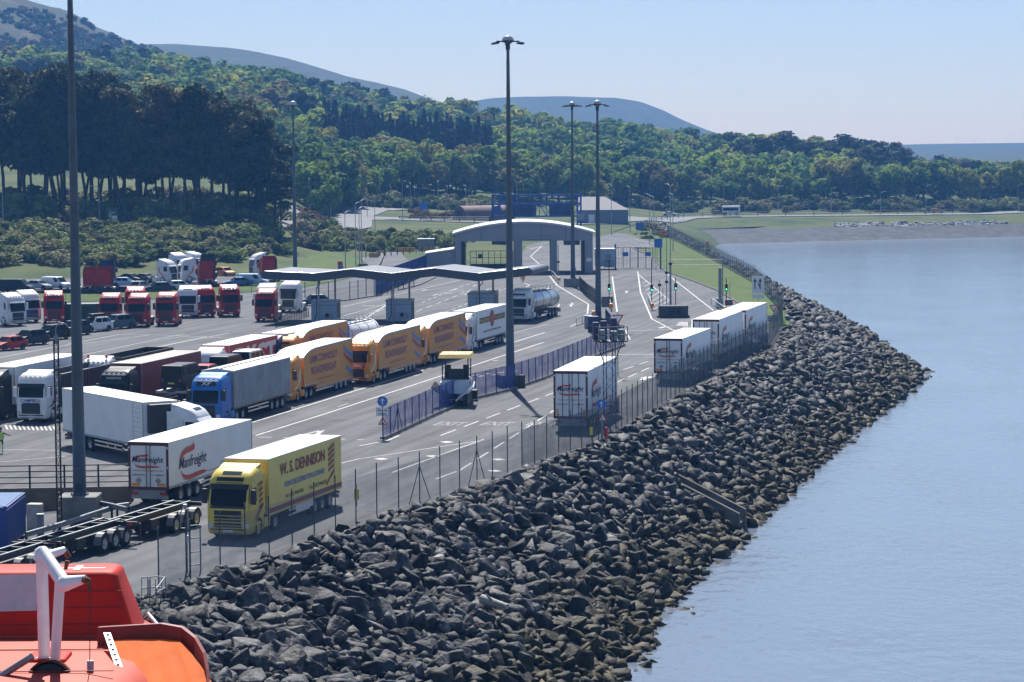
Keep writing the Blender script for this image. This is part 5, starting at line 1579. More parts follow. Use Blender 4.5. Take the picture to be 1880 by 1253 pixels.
# ------------------------------------------------------------------ parked tractor units
def unit(label, px, py, rzdeg, col, axles=2, rear_panel=None, **kw):
    p = at(px, py)
    a = R(rzdeg)
    t = thing("tractor_unit", label, "lorry cab", (p.x, p.y, 0), a)
    tractor(t, col, axles, **kw)
    if rear_panel is not None:
        b = MB(); b.box(-1.16, 1.16, 2.20, 2.24, 1.15, 3.5); b.build("rear_wall", rear_panel, t)
        b = MB(); b.box(-.12, .12, 2.245, 2.26, 1.15, 3.45); b.build("cable_duct", M_DARK, t)
    return t
rk = dict(swirl=M_GOLD, trim=M_BLACK, visor=C_RED, top_txt=None, grille_col=mat("grille_dark_red", (.10, .008, .008), .45))
unit("red lorry cab on its own left of the tall grey mast", 100, 595, 11, C_RED, style='std', **rk)
unit("red lorry cab behind the green container, left of two alike", 200, 600, -2, C_RED, style='std', **rk)
unit("red lorry cab behind the grey-green suv", 251, 601, -4, C_RED, style='std', **rk)
unit("red lorry cab hidden behind another, only its roof showing", 247, 586, 2, C_RED, style='std', **rk)
unit("red lorry cab standing forward of the row with its chassis showing", 304, 599, -3, C_RED, style='flat', **rk)
unit("white lorry cab with grey grille squeezed between red cabs", 345, 584, 4, C_WHITE, style='std', trim=C_WHITE, visor=C_WHITE, bar=False, skylight=True)
unit("red lorry cab turned to show its gold-swirled left side", 380, 583, 20, C_RED, style='std', swirl=M_GOLD, trim=C_RED, visor=C_RED, bar=False, skylight=True)
unit("red lorry cab at the right end of the middle row", 424, 582, 14, C_RED, style='flat', **rk)
unit("red lorry cab beside the railing left of the canopy", 485, 591, -8, C_RED, style='std', **rk)
unit("white lorry cab behind the red cab by the railing", 487, 579, -6, C_WHITE, style='std', trim=C_WHITE, bar=False)
unit("white lorry cab with black grille under the canopy end", 529, 574, -12, C_WHITE, style='flat', trim=C_WHITE, visor=M_BLACK, bar=False)
unit("white lorry cab at the left edge turned towards the right", 34, 599, 42, C_WHITE, style='std', trim=C_WHITE, visor=C_WHITE)
unit("white and blue lorry cab beside the leftmost white cab", 60, 593, 34, C_WHITE, style='std', trim=C_WHITE, visor=C_WHITE, grille_col=mat("grille_blue", (.03, .08, .25), .4), bar=False)
# second row, some with their backs to us
def unit_back(label, px, py, rzdeg, col, **kw):
    p = at(px, py); a = R(rzdeg)
    q = Vector((p.x, p.y, 0)) - Matrix.Rotation(a, 3, 'Z') @ Vector((0, 5.6, 0))
    t = thing("tractor_unit", label, "lorry cab", (q.x, q.y, 0), a)
    tractor(t, col, 2, **kw)
    return t
def back_wall(t, m):
    b = MB(); b.box(-1.14, 1.14, 2.20, 2.24, 1.2, 3.45); b.build("rear_wall", m, t)
    b = MB(); b.box(-1.13, -.88, 2.245, 2.26, 1.2, 3.4); b.build("cable_duct", M_DARK, t)
for lab, px, py, rz, col in (("red lorry cab with its back turned, just right of the mast", 160, 541, 178, C_RED), ("red lorry cab with its back turned and gold swirl at its left", 199, 541, 196, C_RED),
                             ("navy lorry cab with its back turned behind two red ones", 195, 527, 186, C_NAVY), ("red lorry cab with its back turned beside the orange hatchback", 386, 529, 194, C_RED),
                             ("black lorry cab standing behind a red one near the bank", 385, 512, 190, C_BLACK), ("red lorry cab behind the tilted white one by the grass", 505, 517, 200, C_RED)):
    t = unit_back(lab, px, py, rz, col, style='std', swirl=M_GOLD if col is C_RED else None, trim=col, bar=False)
    back_wall(t, col)
M_ORST = mat("orange_stripe", (.70, .25, .03), .4)
unit("white lorry cab side-on facing right with orange stripe", 320, 522, 66, C_WHITE, style='std', trim=C_WHITE, bar=False, stripe=M_ORST, visor=C_WHITE)
unit("white lorry cab side-on facing left with orange stripe", 329, 520, -70, C_WHITE, style='flat', trim=C_WHITE, bar=False, stripe=M_ORST, visor=C_WHITE)
unit("white lorry cab behind the side-on pair, roof showing", 336, 508, 40, C_WHITE, style='std', trim=C_WHITE, bar=False, visor=C_WHITE)
unit("tallest white lorry cab at the back by the bank", 368, 506, 60, C_WHITE, style='flat', trim=C_WHITE, bar=False, stripe=M_ORST, visor=C_WHITE)
unit("white lorry cab with orange stripe alone by the grass field", 461, 508, -62, C_WHITE, style='std', trim=C_WHITE, bar=False, stripe=M_ORST, visor=C_WHITE)

# ------------------------------------------------------------------ skeletal container trailers
def skeletal(label, rear, rzdeg, L=8.2):
    a = R(rzdeg)
    t = thing("skeletal_trailer", label, "trailer", (rear[0], rear[1], 0), a, "skeletal trailers in a row")
    b = MB()
    for s in (-.5, .5): b.box(s - .07, s + .07, -L, 0, 1.05, 1.35)
    for k in range(6): b.box(-1.2 if k in (0, 5) else -.5, 1.2 if k in (0, 5) else .5, -L + k * L / 5 - .0 - (.16 if k == 5 else 0), -L + k * L / 5 + .16 - (.16 if k == 5 else 0), 1.1, 1.32)
    b.build("frame", M_BLACK, t)
    e = MB()
    for s in (-.5, .5): e.box(s - .05, s + .05, -L + .05, -.05, 1.352, 1.37)
    e.build("worn_top_rail", M_GALV, t)
    b = MB()
    for k in range(3): b.tube((-1.05, -.75 - 1.3 * k, .5), (1.05, -.75 - 1.3 * k, .5), .11)
    b.box(-.85, .85, -5.6, -.2, .98, 1.06)
    for s in (-.6, .6): b.box(s - .1, s + .1, -3.9, -.3, .55, 1.0)
    b.box(-.8, -.3, -5.4, -4.5, .45, .99); b.box(.2, .8, -5.6, -4.6, .5, .99)
    for s in (-.7, .7): b.box(s - .06, s + .06, -L + 1.3, -L + 1.45, .15, 1.05)
    b.build("axle_gear", M_DARK, t)
    for k in range(3):
        for s in (-1, 1):
            y = -.75 - 1.3 * k
            wheel(t, s * 1.05, y)
            fd = MB()
            for q in range(8):
                a0, a1 = math.pi * q / 8, math.pi * (q + 1) / 8
                for r_, fl in ((.60, 0), (.575, 1)):
                    vs = [(s * .85, y + r_ * math.cos(a0), .5 + r_ * math.sin(a0)), (s * 1.26, y + r_ * math.cos(a0), .5 + r_ * math.sin(a0)), (s * 1.26, y + r_ * math.cos(a1), .5 + r_ * math.sin(a1)), (s * .85, y + r_ * math.cos(a1), .5 + r_ * math.sin(a1))]
                    fd.add(vs, [(0, 1, 2, 3)])
            fd.build("mudguard", mat("grey_mudguard", (.16, .165, .175), .45), t)
    r = MB(); r.box(-1.15, 1.15, .0, .08, .5, .68); rb = r.build("rear_bumper", M_DARK, t)
    for s in (-1, 1):
        q = MB(); q.box(s * .85 - .2, s * .85 + .2, .08, .12, .55, .7); q.build("tail_light", M_RED, rb)
        q = MB(); q.box(s * .8 - .2, s * .8 + .2, -L - .04, -L, 1.12, 1.28); q.build("marker_lamp", M_RED, t)
    return t
vr = Vector((math.cos(R(18)), -math.sin(R(18)), 0))
ur = Vector((math.sin(R(18)), math.cos(R(18)), 0))
w2 = at(357, 968) - vr * 1.1
skeletal("black skeletal trailer farthest in the row, ahead of the yellow lorry", w2 + ur * .8, -18)
w1 = at(229, 1003) - vr * 1.1
skeletal("black skeletal trailer in the middle of the row with polished hubs", w1 + ur * .8, -18)
skeletal("black skeletal trailer nearest the red lifeboat, cut by the picture edge", w1 + ur * .8 - ur * 8.7, -18)

# ------------------------------------------------------------------ asphalt paver
p = at(832, 748)
t = thing("asphalt_paver", "white asphalt paving machine with yellow canopy and open hopper behind blue mesh", "paver", (p.x, p.y, 0), R(-4))
b = MB(); b.bevbox(-1.15, 1.15, 1.6, 5.2, .9, 2.05, .12); b.prism([(.9, 1.0), (1.7, 1.0), (1.7, 2.0), (1.2, 1.9)], -1.15, 1.15); b.build("body", C_WHITE, t)
for s in (-1, 1):
    h = MB()
    h.add([(s * .25, -.6, .6), (s * 1.65, -.8, 1.75), (s * 1.6, 1.5, 2.0), (s * .25, 1.6, .75), (s * .3, -.6, .52), (s * 1.73, -.8, 1.66), (s * 1.68, 1.5, 1.92), (s * .3, 1.6, .68)], [(0, 1, 2, 3), (7, 6, 5, 4), (0, 4, 5, 1), (1, 5, 6, 2), (2, 6, 7, 3)])
    h.build("hopper_wing", C_WHITE if s > 0 else M_BLACK, t)
    k = MB()
    for y in (.9, 5.0): k.tube((s * .95 - .18, y, .42), (s * .95 + .18, y, .42), .42, n=16)
    k.box(s * .95 - .17, s * .95 + .17, .9, 5.0, .0, .84); k.build("track", M_DARK, t)
    g = MB()
    for q in range(5): g.box(s * 1.16 - .01, s * 1.16 + .01, 2.2 + q * .22, 2.32 + q * .22, 1.25, 1.9)
    g.build("vent_grille", M_BLACK, t)
b = MB(); b.box(-.9, .9, .2, 1.5, .6, .75); b.build("conveyor_floor", M_BLACK, t)
b = MB()
for x in (-1.05, 1.05):
    for y in (2.0, 4.6): b.tube((x, y, 2.0), (x, y + .15, 3.9), .05, n=6)
b.box(-1.1, 1.1, 2.2, 4.9, 2.04, 2.10)
for x in (-1.1, 1.1): b.tube((x, 2.0, 2.9), (x, 4.7, 2.9), .03, n=6)
b.build("canopy_frame", M_BLACK, t)
M_PY = mat("paver_yellow", (.58, .40, .07), .5, var=.2)
b = MB(); b.add([(-1.35, 1.3, 3.86), (1.35, 1.3, 3.86), (1.35, 5.0, 3.86), (-1.35, 5.0, 3.86), (-1.25, 1.6, 4.16), (1.25, 1.6, 4.16), (1.25, 4.7, 4.16), (-1.25, 4.7, 4.16)], [(3, 2, 1, 0), (0, 1, 5, 4), (1, 2, 6, 5), (2, 3, 7, 6), (3, 0, 4, 7), (4, 5, 6, 7)])
cn = b.build("canopy", M_PY, t)
put_text(cn, "VOGELE", (0, 1.39, 3.92), (1, 0, 0), (0, .7, .71), 1.0, .20, M_TXTK, .03, center=True)
for x in (-.75, .75):
    b = MB(); b.bevbox(x - .25, x + .25, 3.2, 3.75, 2.1, 2.6, .06); b.bevbox(x - .25, x + .25, 3.68, 3.8, 2.5, 3.15, .05); b.build("seat", M_BLACK, t)
b = MB(); b.tube((-.35, 1.75, 1.9), (-.35, 1.75, 3.0), .07); b.build("exhaust_pipe", M_BLACK, t)
b = MB(); b.box(-.6, .6, 2.45, 2.75, 2.1, 2.9); b.build("control_desk", M_DARK, t)
b = MB(); b.bevbox(-1.5, 1.5, 5.3, 6.2, .15, .9, .05); b.build("screed", M_DARK, t)
# ================================================================== LIGHTING MASTS
M_MAST = mat("mast_grey", (.075, .095, .12), .5, .25, var=.2, scale=.8)
M_CONC = mat("concrete", (.20, .195, .185), .9, var=.3, scale=.9, bump=.2)
M_CONCD = mat("dark_concrete", (.06, .062, .066), .85, var=.25)
M_DOME = mat("dome_shell", (.42, .44, .50), .35)
M_BLUE = mat("blue_paint", (.012, .045, .22), .45)
M_BLUED = mat("blue_post", (.012, .03, .11), .5)
def mast(label, x, y, h, bh, bw, r0=.385, r1=.125, round_dome=False, rot=0.0):
    t = thing("high_mast_light", label, "lighting mast", (x, y, 0), rot, "tall lighting masts of the port")
    b = MB(); b.bevbox(-bw, bw, -bw, bw, -.1, bh, .05); b.build("base_block", M_CONC if bh > 1.2 else M_CONCD, t)
    b = MB(); n = 7
    b.lathe([(r0 + .14, bh), (r0 + .14, bh + .06), (r0 + .01, bh + .07)] + [(r0 + (r1 - r0) * k / n, bh + .07 + (h - bh) * k / n) for k in range(n + 1)], 14)
    pole = b.build("pole", M_MAST, t)
    b = MB()
    for k in range(1, n):
        z = bh + .07 + (h - bh) * k / n; r = r0 + (r1 - r0) * k / n
        b.lathe([(r + .012, z - .06), (r + .02, z), (r + .003, z + .02)], 14)
    b.build("pole_joint", M_MAST, pole)
    b = MB()
    for k in range(12):
        a = k * math.pi / 6; b.tube((math.cos(a) * (r0 + .09), math.sin(a) * (r0 + .09), bh + .05), (math.cos(a) * (r0 + .09), math.sin(a) * (r0 + .09), bh + .16), .025, n=6)
    b.build("base_bolts", M_GALV, pole)
    b = MB(); b.box(-.16, .16, -r0 - .06, -r0 + .06, bh + .7, bh + 1.6); b.build("access_door", M_MAST, pole)
    hd = MB(); hd.lathe([(.14, h - .25), (.56, h - .10), (.58, h), (.14, h + .02)], 20)
    for k in range(6):
        a = k * math.pi / 3 + .3; hd.tube((math.cos(a) * .45, math.sin(a) * .45, h - .06), (math.cos(a) * 1.12, math.sin(a) * 1.12, h - .06), .055, n=6)
    hd.lathe([(.2, h - .8), (.2, h - .2)], 10)
    head = hd.build("head_frame", M_BLACK, t)
    b = MB(); b.lathe([(.53, h), (.51, h + .15), (.43, h + .30), (.28, h + .42), (.1, h + .47), (.001, h + .48)] if not round_dome else [(.62, h), (.62, h + .2), (.55, h + .45), (.4, h + .6), (.15, h + .68), (.001, h + .69)], 20); b.build("dome", M_DOME, t)
    for k in range(6):
        a = k * math.pi / 3 + .3
        f = MB(); M = Matrix.Rotation(a, 4, 'Z') @ Matrix.Translation((1.2, 0, h - .28)) @ Matrix.Rotation(R(6), 4, 'Y') @ Matrix.Diagonal((.62, .62, .62, 1))
        f.add([(-.45, -.28, 0), (.6, -.34, 0), (.6, .34, 0), (-.45, .28, 0), (-.3, -.18, .2), (.4, -.2, .24), (.4, .2, .24), (-.3, .18, .2)], [(3, 2, 1, 0), (4, 5, 6, 7), (0, 1, 5, 4), (1, 2, 6, 5), (2, 3, 7, 6), (3, 0, 4, 7)], 0, False, M)
        f.build("floodlight", M_BLACK, head)
    return t
q = at(141, 958); mast("tall grey mast nearest the camera, its top out of the picture", q.x, 148.2, 33, 1.37, 1.1)
q = at(937, 712); mast("tall grey mast in the middle of the blue mesh fence", q.x, q.y + .6, 30.2, 1.1, 1.05, rot=.3)
q = at(1052, 527); mast("lighting mast in front of the arched gate building", q.x, q.y, 27.2, 1.3, 1.0, .36, .12, rot=.9)
q = at(1098.5, 592); mast("lighting mast at the end of the blue fence by the camera tower", q.x, q.y, 26.0, .5, .7, .38, .12, rot=.2)
q = at(542, 498); mast("lighting mast in the grass field beside the pines", q.x, q.y, 28.4, .3, .6, .38, .13, True, .5)

# ================================================================== LATTICE TOWERS
def lattice(name, label, x, y, w, h, m, taper=1.0, step=.8, legs=4):
    t = thing(name, label, "lattice tower", (x, y, 0), .3)
    cs = [(-w / 2, -w / 2), (w / 2, -w / 2), (w / 2, w / 2), (-w / 2, w / 2)]
    for a, b_ in cs: MB().tube((a, b_, -.05), (a * taper, b_ * taper, h), .035, n=6).build("leg", m, t)
    b = MB(); n = int(h / step)
    for k in range(n):
        z0, z1 = h * k / n, h * (k + 1) / n
        for i in range(4):
            p, q_ = cs[i], cs[(i + 1) % 4]
            if k % 2: p, q_ = q_, p
            b.tube((p[0], p[1], z0), (q_[0], q_[1], z1), .014, n=4, cap=False)
            b.tube((p[0], p[1], z1), (q_[0], q_[1], z1), .012, n=4, cap=False)
    b.build("bracing", m, t)
    return t
x = (1119 - 940) / FPX * 196
t = lattice("camera_tower", "lattice tower carrying a railed platform of camera boxes beside the exit lane", x, 196, .72, 6.4, M_BLUED)
b = MB(); b.box(-1.1, 1.1, -1.0, 1.0, 6.35, 6.42); pf_ = b.build("platform", M_DARK, t)
b = MB()
for z in (6.9, 7.5):
    for a, c_ in (((-1.1, -1), (1.1, -1)), ((1.1, -1), (1.1, 1)), ((1.1, 1), (-1.1, 1)), ((-1.1, 1), (-1.1, -1))): b.tube((*a, z), (*c_, z), .03, n=5)
for a in ((-1.1, -1), (0, -1), (1.1, -1), (1.1, 0), (1.1, 1), (0, 1), (-1.1, 1), (-1.1, 0)): b.tube((*a, 6.4), (*a, 7.5), .03, n=5)
for s in (-1, 1): b.tube((s * .36, 0, 4.6), (s * 1.05, 0, 6.35), .035, n=5)
b.build("platform_rail", M_DARK, pf_)
for a, c_, z0, z1, mm in ((-.8, -.6, 6.5, 7.3, M_GALV), (.1, -.7, 6.45, 7.2, M_GALV), (.8, -.5, 6.45, 7.3, M_GALV), (-.3, .4, 6.45, 7.9, M_BLUED), (.5, .5, 6.45, 8.1, M_BLUED), (-.9, .5, 6.45, 7.8, M_BLUED)):
    MB().bevbox(a - .22, a + .22, c_ - .2, c_ + .2, z0, z1, .03).build("equipment_box", mm, pf_)
x = (100.5 - 940) / FPX * 146
t = lattice("lamp_tower", "slim dark lattice pole with a curved lamp left of the nearest mast", x, 146, .24, 10.4, M_DARK, step=.45)
b = MB(); pts_ = [(0, 0, 10.4)] + [(.35 - .35 * math.cos(a), 0, 11.0 + .35 * math.sin(a)) for a in np.linspace(0, math.pi * .9, 7)]
b.path(pts_, .035, 6); b.lathe([(.12, 10.2), (.16, 10.5), (.05, 10.75)], 10); b.build("curved_arm", M_GALV, t)
b = MB(); b.lathe([(.03, 10.95), (.14, 10.75), (.15, 10.6), (.01, 10.58)], 10); o = b.build("lamp_head", M_BLACK, t); o.location = (.68, 0, 0)

# ================================================================== STREET LAMPS
M_LAMPP = mat("lamp_post_grey", (.34, .37, .40), .45, .3)
def lamp_me(h, arm, double):
    b = MB(); b.tube((0, 0, -.3), (0, 0, h), .10, .055, 8)
    hs = []
    for s in ((-1, 1) if double else (1,)):
        b.tube((0, 0, h), (s * arm, 0, h + .25), .04, n=6)
    return b
def street_lamp(label, px, ytop, d, grp, arm=1.2, double=False, rot=None, zb=None):
    x = (px - 940) / FPX * d
    zt = HC + (YH - ROLL * (px - 940) - ytop) * d / FPX
    z = terr1(x, d) if zb is None else zb
    h = max(4, zt - z - .25)
    t = thing("street_lamp", label, "street lamp", (x, d, z), rot if rot is not None else 0.0, grp)
    lamp_me(h, arm, double).build("post", M_LAMPP, t)
    for s in ((-1, 1) if double else (1,)):
        MB().bevbox(min(s * (arm - .1), s * (arm + .65)), max(s * (arm - .1), s * (arm + .65)), -.14, .14, h + .18, h + .32, .04).build("lamp_head", M_GREY, t)
    return t
for px, yt, d, rot, s_ in ((8, 338, 509, 3.1, "leftmost"), (185, 341, 511, 3.1, "left of the green road sign"), (335, 342, 516, 3.1, "in the middle of the pine stand"), (470, 340, 545, 3.1, "by the right edge of the pines"), (490, 337, 560, 0, "nearest the open grass gap")):
    street_lamp("slender street lamp along the top of the bank, " + s_, px, yt, d, "street lamps on the bank", rot=rot)
for px, yt, d in ((571, 328, 650), (605, 338, 672), (609, 342, 690), (676, 336, 705), (690, 362, 600), (741, 332, 690), (756, 336, 730), (763, 342, 760), (806, 333, 720), (821, 341, 745), (857, 340, 705), (868, 334, 730), (951, 334, 740)):
    street_lamp("thin street lamp standing among others around the roundabout", px, yt, d, "street lamps around the roundabout", rot=rt.uniform(0, 6))
for px, yt, d in ((635, 388, 445), (654, 372, 470), (661, 380, 476), (665, 366, 480)):
    street_lamp("street lamp in the cluster beside the grass field and approach road", px, yt, d, "street lamps by the grass field", rot=1.0, arm=.8, zb=0)
for px, yt, d in ((1124, 338, 620), (1158, 342, 640), (1194, 356, 560), (1202, 360, 590), (1232, 338, 470), (1237, 355, 520)):
    street_lamp("street lamp along the exit road beside the shore", px, yt, d, "street lamps by the exit road", rot=2.0, zb=0)
for px, yt in ((1330, 340), (1430, 341), (1527, 345), (1618, 352), (1701, 340), (1870, 338)):
    street_lamp("distant street lamp on the coast road below the wood", px, yt, 838, "street lamps on the coast road", rot=0)

# ================================================================== FENCES
def mesh_mat(name, col, cover):
    """woven wire / mesh: shaded wires with open holes between"""
    m = bpy.data.materials.new(name); m.use_nodes = True
    n = m.node_tree; b = n.nodes["Principled BSDF"]; b.inputs["Base Color"].default_value = (*col, 1); b.inputs["Roughness"].default_value = .6
    tr = n.nodes.new("ShaderNodeBsdfTransparent"); mx = n.nodes.new("ShaderNodeMixShader")
    g = n.nodes.new("ShaderNodeNewGeometry"); ns = n.nodes.new("ShaderNodeTexNoise"); ns.inputs["Scale"].default_value = .9; ns.inputs["Detail"].default_value = 2
    n.links.new(g.outputs["Position"], ns.inputs["Vector"])
    mr = n.nodes.new("ShaderNodeMapRange"); mr.inputs[1].default_value = .3; mr.inputs[2].default_value = .7; mr.inputs[3].default_value = cover * .8; mr.inputs[4].default_value = cover * 1.2
    n.links.new(ns.outputs["Fac"], mr.inputs[0]); n.links.new(mr.outputs[0], mx.inputs[0])
    n.links.new(tr.outputs[0], mx.inputs[1]); n.links.new(b.outputs[0], mx.inputs[2]); n.links.new(mx.outputs[0], n.nodes["Material Output"].inputs[0])
    return m
M_CHAIN = mesh_mat("chain_link", (.11, .14, .18), .32)
M_CHAIN2 = mesh_mat("dense_chain_link", (.045, .065, .10), .60)
M_BMESH = mesh_mat("blue_windbreak_mesh", (.012, .05, .32), .66)
M_POST = mat("fence_post_dark", (.05, .065, .08), .5, .3)
def fence(name, label, pts, h, spacing, post_m, panel_m, braces=(), r=.035, rails=0, over=0.0, z0=0.0, rail_m=None, cat="fence"):
    a = np.array(pts, float)
    t = thing(name, label, cat, (a[0, 0], a[0, 1], z0))
    d = np.concatenate([[0], np.cumsum(np.linalg.norm(np.diff(a, axis=0), axis=1))])
    n = max(2, int(round(d[-1] / spacing)) + 1)
    ss = np.linspace(0, d[-1], n)
    P = np.stack([np.interp(ss, d, a[:, k]) for k in (0, 1)], -1) - a[0]
    for i, (x_, y_) in enumerate(P):
        b = MB(); b.tube((x_, y_, -.1), (x_, y_, h + over), r, n=6)
        if i in braces:
            j = min(i + 1, n - 1); k = max(i - 1, 0)
            for q_ in (P[j], P[k]):
                w_ = (q_ - P[i]); w_ = w_ / (np.linalg.norm(w_) + 1e-6) * 1.5
                b.tube((x_, y_, h * .85), (x_ + w_[0], y_ + w_[1], 0), r * .8, n=5)
        b.build("post", post_m, t)
    if panel_m:
        b = MB()
        for p, q_ in zip(P, P[1:]):
            b.add([(p[0], p[1], .03), (q_[0], q_[1], .03), (q_[0], q_[1], h), (p[0], p[1], h)], [(0, 1, 2, 3)])
        b.build("mesh_panel", panel_m, t)
    if rails:
        b = MB()
        for k in range(rails):
            z = h * (k + 1) / rails
            for p, q_ in zip(P, P[1:]): b.tube((p[0], p[1], z), (q_[0], q_[1], z), r * .8, n=5)
        b.build("rails", rail_m or post_m, t)
    return t
FW = [Vector(p) for p in FENCE]
fence("chain_link_fence", "grey chain-link fence along the rocks in front of the yellow lorry", [(-17.0, 124), (-14.8, 129), (-8.3, 147.8), (-2.8, 161), (0.6, 171)], 2.5, 3.0, M_POST, M_CHAIN, (11, 14), over=.5)
fence("mesh_fence", "dense dark mesh fence along the rocks beside the leaving white lorries", [(0.6, 171), (5.6, 183.6), (19.3, 244), (26.8, 272), (31.6, 304.5)], 2.5, 2.3, M_POST, M_CHAIN2, (), over=.35)
fence("mesh_fence", "mesh fence running along the grass verge above the far shore", [(31.6, 304.5), (34.5, 340), (36.8, 400), (36.8, 480), (36.3, 560), (35.8, 600)], 2.6, 4.2, M_POST, M_CHAIN2, (), over=.4)
bl = [at(703, 806), at(790, 765), at(858, 735), at(936, 716), at(1000, 694), at(1090, 655), at(1145, 634)]
fence("blue_mesh_fence", "blue mesh fence on dark posts between the queue and the exit road", [p[:2] for p in bl], 2.15, 2.35, M_BLUED, M_BMESH, (2, 9), r=.045)
e = MB()
for p, q_ in zip(bl, bl[1:]):
    dv = (q_ - p).normalized(); nv = Vector((-dv.y, dv.x, 0)) * .22
    e.add([p + nv, q_ + nv, q_ - nv, p - nv, p + nv + Vector((0, 0, .14)), q_ + nv + Vector((0, 0, .14)), q_ - nv + Vector((0, 0, .14)), p - nv + Vector((0, 0, .14))], [(4, 5, 6, 7), (3, 2, 6, 7), (0, 4, 5, 1), (0, 3, 7, 4), (1, 5, 6, 2)])
struct(e.build("kerb", M_CONC))
fence("blue_post_fence", "see-through fence on blue posts behind the kiosks", [p[:2] for p in (at(560, 553), at(640, 551), at(700, 541), at(760, 527))], 2.6, 3.4, M_BLUED, mesh_mat("thin_blue_mesh", (.05, .08, .16), .16), r=.06)
fence("palisade_fence", "bright blue palisade fence running up to the gate building", [p[:2] for p in (at(690, 543), at(720, 530), at(752, 517), at(784, 503))], 3.2, 1.0, M_BLUE, mesh_mat("blue_palisade", (.015, .05, .24), .6), r=.07, rails=2)
fence("black_railing", "black railing between the entry lane and the exit lanes", [p[:2] for p in (at(1064, 533), at(1078, 547), at(1094, 559))], 2.0, 1.6, M_BLACK, mesh_mat("black_bars", (.015, .017, .02), .75), r=.05, rails=2, cat="railing")
fence("black_railing", "dark railing beside the lighting mast near the camera tower", [p[:2] for p in (at(1112, 590), at(1122, 606), at(1140, 625))], 1.6, 1.5, M_BLUED, mesh_mat("blue_bars", (.012, .03, .12), .7), r=.05, rails=2, cat="railing")
fence("low_railing", "low dark railing beside the red cab under the canopy end", [p[:2] for p in (at(506, 602), at(530, 592), at(567, 582))], 1.1, 1.2, M_DARK, mesh_mat("low_bars", (.02, .02, .022), .5), r=.03, rails=2, cat="railing")
fence("car_park_fence", "thin fence along the grass strip behind the red cabs", [p[:2] for p in (at(120, 556), at(260, 551), at(400, 545), at(500, 536))], 2.0, 5.5, M_POST, mesh_mat("thin_mesh", (.06, .08, .10), .10), r=.035)
fence("timber_fence", "dark post-and-rail fence along the road past the roundabout", [pd(735, 700), pd(800, 690), pd(900, 685)], 1.3, 4, M_DARK, None, r=.12, rails=3, z0=1.4)
fence("roadside_fence", "long roadside fence on the coast road behind the beach", [pd(1130, 640), pd(1200, 760), pd(1260, 812), pd(1400, 818), pd(1600, 822), pd(1800, 828)], 1.2, 9, M_DARK, None, r=.1, rails=2, z0=-1.0)

# parapet wall and its railing at the left
W0, W1 = Vector((-33.5, 147.2, 0)), Vector((-22.9, 156.0, 0))
t = thing("concrete_wall", "stained concrete parapet wall topped by steel railing at the left", "wall", W0)
dv = (W1 - W0); nv = Vector((-dv.y, dv.x, 0)).normalized() * .2
b = MB(); h0, h1 = 1.85, .85
b.add([-nv, dv - nv, dv + nv, nv, -nv + Vector((0, 0, h0)), dv - nv + Vector((0, 0, h1)), dv + nv + Vector((0, 0, h1)), nv + Vector((0, 0, h0))], [(0, 1, 5, 4), (1, 2, 6, 5), (2, 3, 7, 6), (3, 0, 4, 7), (4, 5, 6, 7)])
b.build("parapet", mat("stained_concrete", (.15, .135, .12), .9, var=.35, scale=.5, bump=.2), t)
for k in range(7):
    f = k / 6; p = dv * f; z = h0 + (h1 - h0) * f
    MB().box(p.x - .05, p.x + .05, p.y - .05, p.y + .05, z, z + 1.35).build("railing_post", M_DARK, t)
for j in range(4):
    b = MB(); b.tube(Vector((0, 0, h0 + .28 + .34 * j)), dv + Vector((0, 0, h1 + .28 + .34 * j)), .04, n=6); b.build("rail", M_DARK, t)
# crash barriers
def armco(label, pts, z=.55):
    t = thing("crash_barrier", label, "barrier", pts[0])
    b = MB(); P0 = Vector(pts[0])
    for p, q_ in zip(pts, pts[1:]):
        for dz in (0, .14): b.tube(Vector(p) - P0 + Vector((0, 0, z + dz)), Vector(q_) - P0 + Vector((0, 0, z + dz)), .085, n=8)
    b.build("beam", M_GALV, t)
    for p in pts: MB().box(*(lambda c_: (c_.x - .06, c_.x + .06, c_.y + .05, c_.y + .17))(Vector(p) - P0), -.05, z + .2).build("post", M_DARK, t)
armco("galvanised crash barrier curving past the foot of the nearest mast", [at(48, 1003), at(110, 985), at(170, 965), at(215, 950), at(236, 947)])
armco("grey barrier rails behind the mast base block", [at(180, 950), at(205, 955), at(232, 962)], .75)

# ================================================================== CANOPY AND KIOSKS
t = thing("customs_canopy", "long zigzag grey canopy on posts over the check-in kiosks", "canopy", (0, 314, 0))
zig = [(486, 498.5), (576.8, 502.8), (646.8, 494.6), (718.3, 502.8), (796.6, 493), (877, 502.5), (969.4, 492.3)]
pz = [atd(x_, y_, 314) - Vector((0, 314, 0)) for x_, y_ in zig]
DV = Vector((2.2, 11, 0)); th = Vector((0, 0, -.95))
M_FAS = mat("canopy_fascia", (.045, .055, .075), .5); M_CROOF = mat("canopy_roof", (.17, .19, .225), .7, 0, var=.2, spec=.2)
M_SOF = mat("canopy_soffit", (.30, .32, .35), .6)
b = MB()
for p, q_ in zip(pz, pz[1:]): b.add([p, q_, q_ + DV, p + DV], [(0, 1, 2, 3)])
b.build("roof_sheet", M_CROOF, t)
b = MB()
for p, q_ in zip(pz, pz[1:]): b.add([p + th, q_ + th, q_ + th + DV, p + th + DV], [(3, 2, 1, 0)])
b.build("soffit", M_SOF, t)
b = MB()
for o_ in (Vector((0, -.01, 0)), DV):
    b = MB()
    for p, q_ in zip(pz, pz[1:]): b.add([p + th + o_, q_ + th + o_, q_ + o_ + Vector((0, 0, .03)), p + o_ + Vector((0, 0, .03))], [(0, 1, 2, 3)])
    b.build("fascia", M_FAS, t)
b = MB()
for p, q_ in zip(pz, pz[1:]): b.tube(p + Vector((0, -.03, .03)), q_ + Vector((0, -.03, .03)), .045, n=5)
